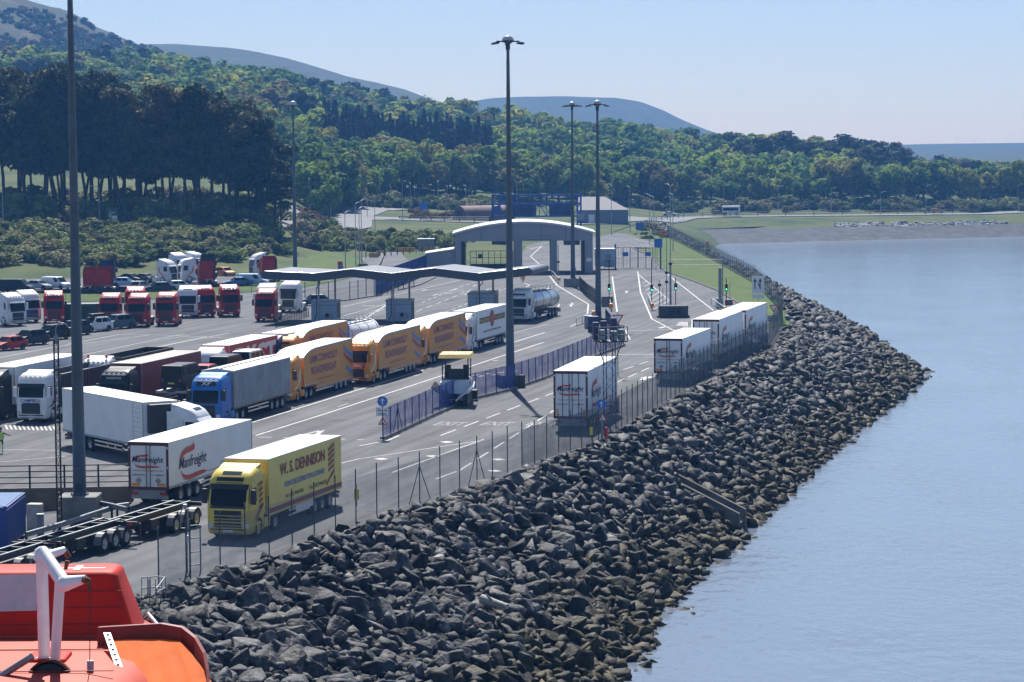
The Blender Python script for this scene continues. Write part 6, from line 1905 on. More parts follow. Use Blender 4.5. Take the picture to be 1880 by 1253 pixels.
b.build("roof_edge_trim", M_CHROME, t)
for p, s in ((pz[0], -1), (pz[-1], 1)):
    b = MB(); c0 = p + th * .5; n_ = 10; vs = []
    for o_ in (Vector((0, 0, 0)), DV):
        for k in range(n_ + 1):
            a = -math.pi / 2 + math.pi * k / n_; vs.append(c0 + o_ + Vector((s * .49 * math.cos(a), 0, .49 * math.sin(a))))
    b.add(vs, [(k, k + 1, n_ + 2 + k, n_ + 1 + k) for k in range(n_)], 0, True); b.add(vs[:n_ + 1], [tuple(range(n_ + 1))], 1); b.add(vs[n_ + 1:], [tuple(range(n_ + 1))], 1)
    b.build("rounded_end", [M_CROOF, M_FAS], t)
for x_, dy in ((585, 1.0), (615.5, 8.6), (722, 1.0), (752, 8.6), (880, 1.0), (906, 8.6)):
    X = (x_ - 940) / FPX * (314 + dy)
    MB().tube((X, dy, -.05), (X, dy, 5.4), .13, n=10).build("column", M_GREY, t)
for x_ in (583, 720.5, 882.5):
    X = (x_ - 940) / FPX * 314.6
    b = MB(); b.path([(X - .45, .2, .2), (X - .1, .2, 1.0), (X - .1, .2, 4.3), (X + .3, .3, 4.7), (X + .3, .3, 5.3)], .05, 6); b.build("drainpipe", M_BLACK, t)
M_KIOSK = mat("kiosk_blue_grey", (.34, .40, .50), .5, var=.08); M_KSIDE = mat("kiosk_side_weathered", (.34, .33, .31), .7, var=.35, scale=1.2)
def kiosk(label, x0, x1, h, depth, d=316):
    X0, X1 = (x0 - 940) / FPX * d, (x1 - 940) / FPX * d
    w_ = X1 - X0
    t = thing("kiosk", label, "kiosk", (X0, d, 0), R(-4), "check-in kiosks under the canopy")
    MB().box(0, w_, 0, depth, .05, h).build("cabin", M_KIOSK, t)
    MB().box(-.08, w_ + .08, -.08, depth + .08, h, h + .12).build("roof", M_GREY, t)
    MB().box(w_ + .004, w_ + .03, .3, depth - .2, .3, h - .15).build("side_wall", M_KSIDE, t)
    b = MB()
    for k in range(5): b.box(w_ + .031, w_ + .05, .5 + k * (depth - 1) / 4, .58 + k * (depth - 1) / 4, .4, h - .2)
    b.build("window_bars", M_DARK, t)
    b = MB(); b.bevbox(w_ * .55, w_ * .55 + .85, -.35, -.01, .55, 1.15, .04); ac = b.build("air_conditioner", M_GREY, t)
    MB().lathe([(.001, 0), (.24, 0), (.24, .02), (.001, .02)], 14, 0, Matrix.Translation((w_ * .55 + .3, -.36, .85)) @ Matrix.Rotation(R(90), 4, 'X')).build("fan_grille", M_BLACK, ac)
    b = MB(); b.box(w_ * .33, w_ * .34, -.012, -.002, .1, h - .1); b.box(.02, w_ - .02, -.012, -.002, h - .42, h - .38); b.build("panel_joint", M_DARK, t)
    return t
kiosk("blue-grey kiosk with an air conditioner, leftmost under the canopy", 571, 618, 2.45, 3.6)
kiosk("blue-grey kiosk with an air conditioner, middle one under the canopy", 708.5, 755, 2.5, 3.6)
kiosk("taller blue-grey kiosk with rusty barred side by the tanker lorry", 859, 907, 3.2, 7.5)

# ================================================================== GATE BUILDING
gx = lambda px, d=434: (px - 940) / FPX * d
t = thing("gate_building", "blue-grey gate building with a shallow arched white roof and drive-through openings", "building", (0, 434, 0))
M_CLAD = mat("blue_grey_cladding", (.25, .265, .31), .42, .2, var=.08, scale=.25); M_DK = mat("dark_opening", (.02, .024, .03), .6)
x0, x1 = gx(837), gx(1089.6); xm = (x0 + x1) / 2; ze, zc, zo = 6.6, 8.35, 5.4
def arch(x_): u_ = (x_ - xm) / (x1 - xm); return zc - (zc - ze) * u_ * u_
N = 24; DP = 13.0
for yb in (0.0, DP):
    b = MB(); xs_ = np.linspace(x0, x1, N + 1); vs = []; fs = []
    for yy_ in (yb, yb + .35):
        for x_ in xs_: vs += [(x_, yy_, zo), (x_, yy_, arch(x_))]
    o = 2 * (N + 1)
    for k in range(N):
        fs += [(2 * k, 2 * k + 2, 2 * k + 3, 2 * k + 1), (o + 2 * k, o + 2 * k + 1, o + 2 * k + 3, o + 2 * k + 2), (2 * k, o + 2 * k, o + 2 * k + 2, 2 * k + 2)]
    b.add(vs, fs); wl = b.build("gable_wall", M_CLAD, t)
    if yb == 0:
        b = MB()
        for x_ in (gx(886), gx(943), gx(995), gx(1040)): b.box(x_ - .03, x_ + .03, -.012, -.002, zo, arch(x_) - .1)
        b.build("cladding_joint", M_DARK, wl)
    for a, c_ in ((837, 848), (944, 960), (1012.5, 1022.5), (1075, 1089.6)):
        MB().box(gx(a), gx(c_), yb + .003, yb + 1.1 - (.01 if yb else 0), -.05, zo).build("pier", M_CLAD, t)
for a in (837, 1089.6 - 3):
    MB().box(gx(a), gx(a + 3), 1.1, DP, -.05, zo + 1).build("side_wall", M_CLAD, t)
for a in (849, 1071): MB().box(gx(a), gx(a) + .5, .8, DP - 1, 0, zo - .02).build("door_reveal", M_DK, t)
b = MB(); xs_ = np.linspace(x0 - .5, x1 + .5, N + 1); vs = []
for yy_ in (-.5, DP + .8):
    for x_ in xs_: vs += [(x_, yy_, arch(x_) + .02), (x_, yy_, arch(x_) + .32)]
o = 2 * (N + 1); fs = []
for k in range(N): fs += [(2 * k, 2 * k + 2, 2 * k + 3, 2 * k + 1), (2 * k + 1, 2 * k + 3, o + 2 * k + 3, o + 2 * k + 1), (o + 2 * k, o + 2 * k + 1, o + 2 * k + 3, o + 2 * k + 2), (2 * k, o + 2 * k, o + 2 * k + 2, 2 * k + 2)]
b.add(vs, fs); rfo = b.build("arched_roof", mat("white_roof_sheet", (.50, .51, .52), .45, .2), t)
b = MB()
for k in range(6, 40):
    x_ = x0 + (x1 - x0) * k / 46
    b.box(x_ - .03, x_ + .03, -.4, DP + .7, arch(x_) + .33, arch(x_) + .42)
b.build("roof_seams", M_ROOFW, rfo)
b = MB(); b.box(gx(949), gx(1024), -.5, -.05, zo + .35, zo + .55); b.box(gx(949), gx(951), -.5, -.05, 0, zo + .35); b.box(gx(1022), gx(1024), -.5, -.05, 0, zo + .35); b.build("door_track", M_GREY, t)
# half-height gate in the left opening
b = MB(); gl, gr_ = gx(864), gx(943)
for z in (.1, 1.5, 2.6, 3.7): b.tube((gl, 2, z), (gr_, 2, z), .05, n=5)
for k in range(8): b.tube((gl + (gr_ - gl) * k / 7, 2, .1), (gl + (gr_ - gl) * k / 7, 2, 3.7), .05, n=5)
gt = b.build("swing_gate", M_DARK, t)
MB().box(gl, gr_, 1.97, 2.03, .1, 1.5).build("kick_panel", M_DK, gt)
MB().box(gx(878.5), gx(887), 1.9, 1.96, 2.5, 3.2).build("gate_sign", M_BLACK, gt)
MB().box(gx(1078), gx(1087), -.03, -.001, 1.9, 2.5).build("wall_sign", M_WHITE, t)
t = thing("annex_building", "low blue-grey annex with sloping roof left of the gate building", "building", (0, 434.5, 0))
xa, xb = gx(784), gx(836.6)
b = MB(); b.add([(xa, 0, 0), (xb, 0, 0), (xb, 8, 0), (xa, 8, 0), (xa, 0, 3.3), (xb, 0, 4.0), (xb, 8, 4.0), (xa, 8, 3.3)], [(0, 1, 5, 4), (1, 2, 6, 5), (2, 3, 7, 6), (3, 0, 4, 7)]); b.build("wall", M_CLAD, t)
b = MB(); b.add([(xa - .3, -.4, 3.32), (xb, -.4, 4.05), (xb, 8.4, 4.05), (xa - .3, 8.4, 3.32), (xa - .3, -.4, 3.5), (xb, -.4, 4.22), (xb, 8.4, 4.22), (xa - .3, 8.4, 3.5)], [(4, 5, 6, 7), (0, 1, 5, 4), (3, 0, 4, 7), (2, 3, 7, 6), (3, 2, 1, 0)]); b.build("roof", mat("white_roof_sheet", (.62, .63, .64)), t)
MB().box(gx(822), gx(835), -.03, -.001, 0, 1.0).build("low_door", M_DK, t)
# portable office right of the gate building
t = thing("portable_office", "pale blue portable office on legs by the blue gates", "cabin", (gx(1094, 446), 446, 0))
w_ = gx(1131, 446) - gx(1094, 446)
MB().box(0, w_, 0, 3, .5, 3.4).build("cabin", mat("pale_blue_panel", (.42, .50, .60), .5), t)
MB().box(-.1, w_ + .1, -.1, 3.1, 3.4, 3.55).build("roof", M_WHITE, t)
b = MB(); b.box(w_ * .45, w_ * .9, -.8, -.05, .4, .5)
for x_ in (w_ * .45, w_ * .9): b.tube((x_, -.8, .0), (x_, -.8, 1.5), .04, n=5)
b.tube((w_ * .45, -.8, 1.5), (w_ * .9, -.8, 1.5), .04, n=5); b.build("step_platform", M_DARK, t)
MB().box(w_ * .5, w_ * .8, -.012, -.001, .6, 2.6).build("door", M_GREY, t)
# swing gates
t = thing("swing_gates", "pair of tall blue barred swing gates across the exit lanes", "gate", (gx(1131, 447), 447, 0))
w_ = gx(1214, 447) - gx(1131, 447)
for i in range(2):
    b = MB(); a0, a1 = w_ * i / 2 + .05, w_ * (i + 1) / 2 - .05
    for z in (.15, 1.95, 3.75): b.tube((a0, 0, z), (a1, 0, z), .06, n=5)
    for k in range(4): b.tube((a0 + (a1 - a0) * k / 3, 0, .15), (a0 + (a1 - a0) * k / 3, 0, 3.75), .05, n=5)
    for k in range(9): b.tube((a0 + (a1 - a0) * k / 8, 0, .15), (a0 + (a1 - a0) * k / 8, 0, 3.75), .018, n=4)
    b.tube((a0, 0, 3.5), (a0 + .6, 0, 3.75), .05, n=5); b.tube((a1, 0, 3.5), (a1 - .6, 0, 3.75), .05, n=5)
    b.build("gate_leaf", M_BLUED, t)
for x_ in (0, w_): MB().box(x_ - .14, x_ + .14, -.14, .14, 0, 4.3).build("gate_post", M_BLUE, t)
for x_ in (w_ * .22, w_ * .72): MB().box(x_ - .5, x_ + .5, -.09, -.065, 2.2, 2.9).build("gate_sign", mat("sign_blue", (.02, .14, .50), .4), t)

# ================================================================== GANTRY AND SHEDS
D = 640; X = lambda px, d=D: (px - 940) / FPX * d
t = thing("sign_gantry", "deep blue steel sign gantry spanning the road behind the gate building", "gantry", (0, D, 0))
ga, gb = X(905), X(1067); zz_ = lambda y_: HC - (y_ - 270) * D / FPX
M_GB = mat("gantry_blue", (.018, .07, .36), .45)
for px in (907, 919, 1062, 1068): MB().box(X(px) - .22, X(px) + .22, (0 if px in (907, 1068) else 1.2), (.45 if px in (907, 1068) else 1.65), -.2, zz_(358)).build("upright", M_GB, t)
for dy in (0, 1.4):
    b = MB()
    for y_, th_ in ((358, .28), (374, .30), (397, .25)): b.box(ga, gb, dy, dy + .25, zz_(y_) - th_, zz_(y_) + th_ * .5)
    n_ = 13
    for k in range(n_):
        xa_, xb_ = ga + (gb - ga) * k / n_, ga + (gb - ga) * (k + 1) / n_
        b.tube((xa_, dy + .12, zz_(358) if k % 2 else zz_(374)), (xb_, dy + .12, zz_(374) if k % 2 else zz_(358)), .09, n=5)
        b.tube((xa_, dy + .12, zz_(374) if k % 2 else zz_(397)), (xb_, dy + .12, zz_(397) if k % 2 else zz_(374)), .09, n=5)
        b.tube((xa_, dy + .12, zz_(358)), (xa_, dy + .12, zz_(397)), .08, n=5)
    b.build("truss", M_GB, t)
for a, c_ in ((940, 986), (1010, 1050)): MB().box(X(a), X(c_), .4, .9, zz_(396), zz_(376)).build("sign_back", mat("gantry_panel", (.015, .03, .11), .5), t)
MB().box(X(906), X(918), -.5, -.06, zz_(392), zz_(378)).build("control_cabinet", M_GB, t)
MB().box(X(1061), X(1073), -.5, -.06, zz_(405), zz_(393)).build("white_box", M_GREY, t)
t = thing("nissen_shed", "rusty round-roofed shed behind the gorse left of the gantry", "shed", (X(845, 700), 700, terr1(X(845, 700), 700)), R(-60))
b = MB(); n_ = 14; r_ = 3.9; Lh = 15
vs = [];
for y_ in (0, Lh): vs += [(r_ * math.cos(math.pi * k / n_), y_, r_ * math.sin(math.pi * k / n_) * 1.0) for k in range(n_ + 1)]
b.add(vs, [(k + 1, k, n_ + 1 + k, n_ + 2 + k) for k in range(n_)], 0, True)
b.build("curved_roof", mat("rusty_sheet", (.17, .10, .085), .8, var=.4, scale=.5), t)
for v_, f_ in ((vs[:n_ + 1], tuple(range(n_, -1, -1))), (vs[n_ + 1:], tuple(range(n_ + 1)))): MB().add(v_, [f_]).build("end_wall", mat("brick_red", (.16, .09, .08), .85), t)
MB().box(-1.6, 1.6, -.06, -.01, 0, 2.6).build("doorway", M_DK, t)
t = thing("barn", "grey steel barn with a shallow pitched roof right of the gantry", "barn", (X(1064, 700), 700, terr1(X(1064, 700), 700) - .2))
w_ = X(1155, 700) - X(1064, 700)
MB().box(0, w_, 0, 16, 0, 3.8).build("wall", mat("barn_wall", (.16, .19, .24), .6), t)
b = MB(); b.add([(-.3, -.3, 3.8), (w_ + .3, -.3, 3.8), (w_ + .3, 16.3, 3.8), (-.3, 16.3, 3.8), (.2, 8, 7.2), (w_ * .55, 8, 7.2)], [(0, 1, 5, 4), (2, 3, 4, 5), (1, 2, 5), (3, 0, 4)]); b.build("roof", mat("barn_roof", (.17, .17, .18), .8, var=.2), t)
MB().box(w_ * .2, w_ * .32, -.04, -.005, 0, 2.6).build("door", M_WHITE, t)

# ================================================================== SIGNS
M_SBLUE = mat("sign_blue", (.02, .14, .50), .4); M_SGREEN = mat("sign_green", (.005, .09, .045), .4); M_SRED = mat("sign_red", (.50, .02, .02), .4); M_SBACK = mat("sign_back_grey", (.2, .21, .22), .5)
def post_sign(name, label, p, h, rot=0.0, cat="sign"):
    t = thing(name, label, cat, (p[0], p[1], p[2] if len(p) > 2 else 0), rot)
    MB().tube((0, .05, -.1), (0, .05, h), .04, n=6).build("post", M_GALV, t)
    return t
def disc(b, cx, cz, r, y, mi=0, n=24): b.add([(cx + r * math.cos(a), y, cz + r * math.sin(a)) for a in np.linspace(0, 2 * math.pi, n, endpoint=False)], [tuple(range(n))], mi)
def tri(b, cx, cz, r, y, down=False, mi=0):
    s = -1 if down else 1
    p = [(cx - r * .87, y, cz - s * r * .5), (cx + r * .87, y, cz - s * r * .5), (cx, y, cz + s * r)]
    b.add(p if s > 0 else p[::-1], [(0, 1, 2)], mi)
def blue_arrow(t, z, r):
    b = MB(); b.tube((0, .02, z), (0, -.01, z), r, n=28, smooth=False); disc(b, 0, z, r * .93, -.014, 1); disc(b, 0, z, r * .90, -.018, 0)
    b.add([(-.10 * r, -.022, z - .6 * r), (.10 * r, -.022, z - .6 * r), (.10 * r, -.022, z + .2 * r), (-.10 * r, -.022, z + .2 * r)], [(0, 1, 2, 3)], 1)
    b.add([(-.42 * r, -.024, z + .12 * r), (0, -.024, z + .62 * r), (0, -.024, z + .36 * r), (-.32 * r, -.024, z + .02 * r)], [(3, 2, 1, 0)], 1)
    b.add([(.42 * r, -.024, z + .12 * r), (0, -.024, z + .62 * r), (0, -.024, z + .36 * r), (.32 * r, -.024, z + .02 * r)], [(0, 1, 2, 3)], 1)
    b.build("arrow_disc", [M_SBLUE, M_TXTW], t)
def triangle(t, z, r, down=False, fill=None):
    b = MB(); tri(b, 0, z, r, -.012, down, 0); tri(b, 0, z, r * .66, -.016, down, 1)
    if fill: b.add([(-.25 * r, -.02, z - .32 * r), (.25 * r, -.02, z - .32 * r), (.12 * r, -.02, z - .1 * r), (-.12 * r, -.02, z - .1 * r)], [(0, 1, 2, 3)], 2)
    b.build("triangle_plate", [M_SRED, M_TXTW, M_BLACK], t)
p = at(703, 806); t = post_sign("traffic_sign", "round blue arrow sign above an exit plate and warning triangle", p, 3.1, R(-6))
blue_arrow(t, 2.72, .38)
b = MB(); b.box(-.46, .46, -.02, .0, 1.68, 2.26); pl = b.build("exit_plate", M_SBLUE, t)
b = MB(); b.box(-.43, .43, -.026, -.021, 1.71, 2.23); b.build("plate_face", M_TXTW, pl)
put_text(pl, "Exit all", (0, -.034, 2.0), (1, 0, 0), (0, 0, 1), .66, .16, M_TXTK, .02, center=True)
put_text(pl, "routes", (0, -.034, 1.77), (1, 0, 0), (0, 0, 1), .60, .14, M_TXTK, .02, center=True)
triangle(t, 1.22, .40, False, True)
p = at(1104, 800); p = Vector((5.9, 182.2, 0)); t = post_sign("traffic_sign", "round blue arrow sign on the dark fence beside a leaving lorry", ((1104 - 940) / FPX * 182, 182, 0), 3.4, R(-8))
blue_arrow(t, 3.0, .36)
t = post_sign("traffic_sign", "warning triangle seen through the fence below the blue arrow", ((1106 - 940) / FPX * 186, 186, 0), 1.9, R(-8)); triangle(t, 1.6, .42)
t = thing("lifebuoy_post", "red cylinder housing for a lifebuoy on the fence by the rocks", "lifebuoy housing", ((1113 - 940) / FPX * 182, 182, 0))
MB().tube((0, 0, 0), (0, 0, .6), .03, n=6).build("post", M_GALV, t); b = MB(); b.lathe([(.01, .55), (.11, .55), (.12, .62), (.12, 1.3), (.1, 1.38), (.01, 1.4)], 14); b.build("housing", M_SRED, t)
def fence_notice(label, px, d, z0, z1, w_, m):
    t = thing("notice_plate", label, "sign", ((px - 940) / FPX * d, d, 0)); MB().box(-w_ / 2, w_ / 2, -.02, 0, z0, z1).build("plate", m, t); MB().box(-.02, .02, .005, .03, z0 - .4, z1 + .3).build("clip_bar", M_POST, t); return t
M_YEL = mat("notice_yellow", (.75, .62, .03), .5)
fence_notice("yellow notice on the fence behind the yellow lorry", 650.5, 147.0, 1.15, 1.75, .28, M_YEL)
fence_notice("yellow notice on the dark fence near the red lifebuoy housing", 1085, 181.5, .9, 1.45, .2, M_YEL)
fence_notice("yellow notice on the fence beside the second leaving lorry", 1290, 240, 1.2, 1.9, .2, M_YEL)
fence_notice("white notice on the fence near the corner by the give way sign", 1402, 287, 1.0, 1.9, .22, M_WHITE)
d = 318; t = post_sign("traffic_sign", "white lane sign with black arrows on the verge by the shore fence", ((1393 - 940) / FPX * d, d, 0), 5.2)
MB().box(-.75, .75, -.04, 0, 3.0, 5.1).build("panel", M_TXTW, t)
b = MB()
for s, c_ in ((-1, -.38), (1, .25)):
    b.add([(c_ - .06, -.05, 3.5), (c_ + .06, -.05, 3.5), (c_ + .06 - (.0 if s < 0 else .0), -.05, 4.5), (c_ - .06, -.05, 4.5)], [(0, 1, 2, 3)]); b.add([(c_ - .2, -.055, 4.4), (c_ + .2, -.055, 4.4), (c_, -.055, 4.85)], [(0, 1, 2)])
b.add([(.25, -.052, 3.5), (.37, -.052, 3.5), (.05, -.052, 4.3), (-.07, -.052, 4.3)], [(0, 1, 2, 3)])
b.build("arrows", M_BLACK, t); MB().box(-.7, .7, -.04, 0, 2.35, 2.9).build("text_plate", M_TXTW, t)
d = 296; t = post_sign("traffic_sign", "give way triangle above a white plate at the fence corner", ((1422 - 940) / FPX * d, d, 0), 3.5); triangle(t, 2.6, .62, True)
MB().box(-.85, .6, -.03, 0, .95, 1.75).build("text_plate", M_TXTW, t)
b = MB()
for k in range(3): b.box(-.7, .45 - .1 * k, -.036, -.031, 1.1 + k * .2, 1.2 + k * .2)
b.build("plate_lines", M_DARK, t)
d = 238; t = post_sign("traffic_sign", "give way triangle behind the camera tower platform", ((1135 - 940) / FPX * d, d, 0), 5.9); triangle(t, 5.35, .62, True)
t = post_sign("road_sign", "green roundabout direction sign in front of the pines", ((209 - 940) / FPX * 506, 506, terr1((209 - 940) / FPX * 506, 506)), 3.0)
MB().box(-1.1, 1.1, -.06, -.01, .9, 3.2).build("panel", M_SGREEN, t)
b = MB(); b.lathe([(.2, -.005), (.32, -.005), (.32, .005), (.2, .005)], 16, 0, Matrix.Translation((-.45, -.075, 1.75)) @ Matrix.Rotation(R(90), 4, 'X')); b.box(-.5, -.4, -.08, -.07, 1.05, 1.45); b.box(-.5, -.4, -.08, -.07, 2.05, 2.7); b.box(-.1, .9, -.08, -.07, 1.2, 1.75); b.box(-.2, .5, -.08, -.07, 2.3, 2.45); b.build("symbols", M_TXTW, t)
for lab, px, py_, d, w_, h_, m_ in (("blue direction sign at the bend of the exit road by the shore", 1210, 446, 440, .68, .75, M_SBLUE), ("large blue sign in the gorse left of the gantry", 779, 378, 700, 1.1, 1.0, M_SBLUE), ("blue sign plate beside the gorse near the beach road", 1176, 415, 640, 1.0, .9, M_SBLUE), ("red and white notice at the edge of the grass field", 625.5, 486, 425, .4, .55, M_SRED), ("blue notice below the red one at the grass field edge", 626.5, 492, 424, .42, .4, M_SBLUE), ("blue-grey notice board at the field corner by the canopy", 667, 490, 425, .8, .5, mat("board_slate", (.05, .09, .15), .5)), ("orange temporary road sign on the roundabout", 681, 405.5, 718, .45, .5, M_AMB)):
    x_ = (px - 940) / FPX * d; zc_ = HC + (YH - ROLL * (px - 940) - py_) * d / FPX; zg = max(0, terr1(x_, d)) if d > 500 else 0
    t = thing("road_sign", lab, "sign", (x_, d, zg)); MB().box(-w_, w_, -.05, 0, zc_ - zg - h_, zc_ - zg + h_).build("panel", m_, t)
    b = MB()
    for s in (-.6, .6): b.tube((s * w_, .06, -.2), (s * w_, .06, zc_ - zg + h_), .05, n=5)
    b.build("legs", M_GALV, t)
for lab, px, py_, d in (("black and white chevron board on the roundabout, left one", 598, 408.5, 668), ("black and white chevron board on the roundabout, right one", 716, 413.5, 690)):
    x_ = (px - 940) / FPX * d; zc_ = HC + (YH - ROLL * (px - 940) - py_) * d / FPX
    t = thing("chevron_board", lab, "sign", (x_, d, zc_ - .4)); MB().box(-1.0, 1.0, -.05, 0, -.35, .35).build("board", M_BLACK, t)
    b = MB()
    for k in range(3):
        c_ = -.6 + .6 * k; b.add([(c_, -.06, -.3), (c_ + .15, -.06, -.3), (c_ - .05, -.06, 0), (c_ + .15, -.06, .3), (c_, -.06, .3), (c_ - .2, -.06, 0)], [(0, 1, 2, 5), (5, 2, 3, 4)])
    b.build("chevrons", M_TXTW, t); MB().box(-.05, .05, .01, .08, -1.5, .3).build("post", M_GALV, t)

# ================================================================== EXIT LANE FURNITURE
M_GRN = bpy.data.materials.new("green_signal"); M_GRN.use_nodes = True
M_GRN.node_tree.nodes["Principled BSDF"].inputs["Emission Color"].default_value = (.05, 1, .55, 1); M_GRN.node_tree.nodes["Principled BSDF"].inputs["Emission Strength"].default_value = 1.6
M_GRN.node_tree.nodes["Principled BSDF"].inputs["Base Color"].default_value = (.0, .3, .15, 1)
def signal(label, px, pyb, h):
    p = at(px, pyb); t = thing("traffic_signal", label, "traffic light", p, 0, "green traffic lights at the exit lanes")
    MB().tube((0, 0, -.05), (0, 0, h), .06, n=8).build("post", M_DARK, t)
    hd = MB().bevbox(-.19, .19, -.22, .02, 2.3, 3.2, .04).build("signal_head", M_BLACK, t)
    b = MB(); disc(b, 0, 2.5, .10, -.23); b.build("green_light", M_GRN, hd)
    b = MB()
    for z in (2.78, 3.05): disc(b, 0, z, .10, -.225)
    b.build("dark_lights", M_GLASS, hd)
signal("green traffic light by the small concrete block, leftmost", 1118.5, 566, 6.2)
signal("green traffic light between the two exit lanes", 1196.5, 568, 6.5)
signal("green traffic light just behind the dark plinth", 1240.5, 565, 3.9)
signal("green traffic light at the verge, rightmost", 1333.5, 567, 3.9)
def pole_thing(label, px, pyb, h, cat="pole", r=.07, cross=None):
    p = at(px, pyb); t = thing("equipment_pole", label, cat, p)
    MB().tube((0, 0, -.05), (0, 0, h), r, r * .8, 8).build("post", M_GALV, t)
    if cross:
        b = MB()
        for z in cross: b.bevbox(-.22, .22, -.16, .16, z, z + .35, .04)
        b.build("equipment_box", M_DARK, t)
for lab, px, py_, h, r_, cr in (("tall thin pole with boxes behind the dark plinth", 1224, 562, 9.0, .06, [3, 4.2]), ("thick grey pole behind the dark plinth", 1231, 566, 5.9, .16, [5.6]), ("short pole with boxes left of the dark plinth", 1211, 562, 3.4, .06, [2.6]), ("short bare pole near the dark plinth", 1217, 564, 2.6, .05, None),
                             ("tall thin pole on the verge side", 1340, 564, 3.2, .04, None), ("grey pole in front of the gate building with boxes", 1025, 512, 5.4, .09, [2.5])):
    pole_thing(lab, px, py_, h, "pole", r_, cr)
t = thing("equipment_pole", "grey cabinet post with camera at the right exit lane", "pole", at(1322, 566)); MB().box(-.2, .2, -.2, .2, 0, 5.2).build("post", M_GALV, t); MB().bevbox(-.45, .35, -.3, .3, 0, 1.3, .04).build("cabinet", M_GREY, t)
t = thing("wire_portal", "thin overhead wire portal across the exit lanes", "portal", at(1231, 566))
ql = at(1231, 566); qr = at(1327, 566); dx = qr - ql
b = MB()
for z in (5.6, 6.3): b.tube((0, 0, z), (dx.x, dx.y, z), .025, n=5)
for k in range(14): b.tube((dx.x * k / 14, dx.y * k / 14, 5.6), (dx.x * (k + 1) / 14, dx.y * (k + 1) / 14, 6.3), .012, n=4)
b.build("truss", M_GALV, t); MB().tube((dx.x, dx.y, 0), (dx.x, dx.y, 6.3), .07, n=6).build("post", M_GALV, t)
t = thing("dark_plinth", "dark octagonal brick plinth on the island between exit lanes", "plinth", at(1236, 583))
for w_, z0, z1 in ((2.0, 0, .25), (1.8, .25, 1.45)):
    b = MB(); c_ = .5; b.slab([(-w_, -1.2 + c_), (-w_ + c_, -1.2), (w_ - c_, -1.2), (w_, -1.2 + c_), (w_, 1.2 - c_), (w_ - c_, 1.2), (-w_ + c_, 1.2), (-w_, 1.2 - c_)], z0 - .02, z1); b.build("base_step" if z0 == 0 else "plinth_wall", M_CONCD, t)
b = MB()
for k in range(4): b.box(-.6, .9, -1.24, -1.201, .5 + k * .2, .62 + k * .2)
b.build("louvre", M_DARK, t)
t = thing("barrier_rail", "white rail of the lifting barrier between exit lanes with orange end", "barrier", at(1189, 548))
def rail_barrier(label, pa, pb, h=.9):
    A, B = at(*pa), at(*pb); t = thing("guard_rail", label, "barrier", A); dv = B - A
    b = MB(); b.tube((0, 0, h), dv + Vector((0, 0, h)), .06, n=6); b.tube((0, 0, h * .5), dv + Vector((0, 0, h * .5)), .04, n=6); b.build("rail", M_CHROME, t)
    for k in range(4): q_ = dv * k / 3; MB().tube((q_.x, q_.y, 0), (q_.x, q_.y, h), .04, n=6).build("post", M_GALV, t)
    MB().bevbox(dv.x - .25, dv.x + .25, dv.y - .2, dv.y + .2, .45, 1.0, .05).build("orange_end", M_AMB, t)
bpy.data.objects.remove(t)
rail_barrier("short white guard rail with orange end on the middle exit island", (1190, 552), (1197, 571))
rail_barrier("white guard rail with orange end at the right exit lane", (1306, 560), (1331, 578))
rail_barrier("white guard rail with orange end at the gate building's middle opening", (1013, 508), (1026, 521))
rail_barrier("small guard rail with orange end left of the middle opening", (954, 508), (961, 519))
rail_barrier("dark guard rail rising towards the lighting mast at the entry lane", (1058, 599), (1090, 586))
rail_barrier("guard rail with orange end by the small concrete block at the exit", (1118, 556), (1122, 572))
for lab, px, py_, w_, h_, m_ in (("small grey concrete block left of the exit lane", 1115, 563, .75, 1.35, M_CONC), ("brown equipment box behind the concrete block", 1107, 558, .45, .8, mat("box_ochre", (.30, .18, .06), .6)), ("red-brown box beside the right guard rail", 1338, 560, .5, .7, mat("box_redbrown", (.22, .09, .06), .6)),
                              ("grey cabinet at the end of the entry guard rail", 1080, 603, .45, 1.5, M_GREY), ("big blue cabinet beside the entry guard rail", 1089, 610, .6, 1.8, M_BLUED)):
    t = thing("equipment_cabinet", lab, "cabinet", at(px, py_)); MB().bevbox(-w_, w_, -w_ * .7, w_ * .7, -.02, h_, .04).build("housing", m_, t); MB().box(-w_ * .9, w_ * .9, -w_ * .7 - .02, -w_ * .7 - .004, .1, h_ - .12).build("door", m_, t)
for lab, px, d, z0, z1, w_ in (("dark screen wall beyond the right opening of the gate building", 1051, 560, 0, 2.0, 1.75), ("dark screen wall beyond the left opening of the gate building", 920, 560, 0, 2.2, 1.8)):
    t = thing("screen_wall", lab, "wall", ((px - 940) / FPX * d, d, 0)); MB().box(-w_, w_, 0, .3, z0, z1).build("wall", M_CONCD, t); MB().box(-w_ - .05, w_ + .05, -.05, .35, z1, z1 + .08).build("coping", M_CONC, t)
for px, py_ in ((686, 473), (700, 469), (735, 463), (753, 463), (785, 462)):
    t = thing("water_barrier", "orange-yellow plastic road barrier on the approach road behind the fence", "road barrier", at(px, py_), R(10), "plastic barriers on the approach road")
    b = MB(); b.prism([(-.3, 0), (.3, 0), (.12, .9), (-.12, .9)], -.9, .9); b.build("barrier_body", mat("barrier_ochre", (.55, .28, .05), .6), t)
for k in range(14):
    p = at(672 + k * 11.5, 474 - k * 1.1)
    t = linkmesh("bollard", MB().tube((0, 0, 0), (0, 0, 1.2), .10, n=8).lathe([(.10, 1.2), (.08, 1.27), (.001, 1.29)], 8).mesh("bollard", M_CONCD), None, p); tag(t, "dark bollard in the row along the approach road", "bollard", "bollards along the approach road")
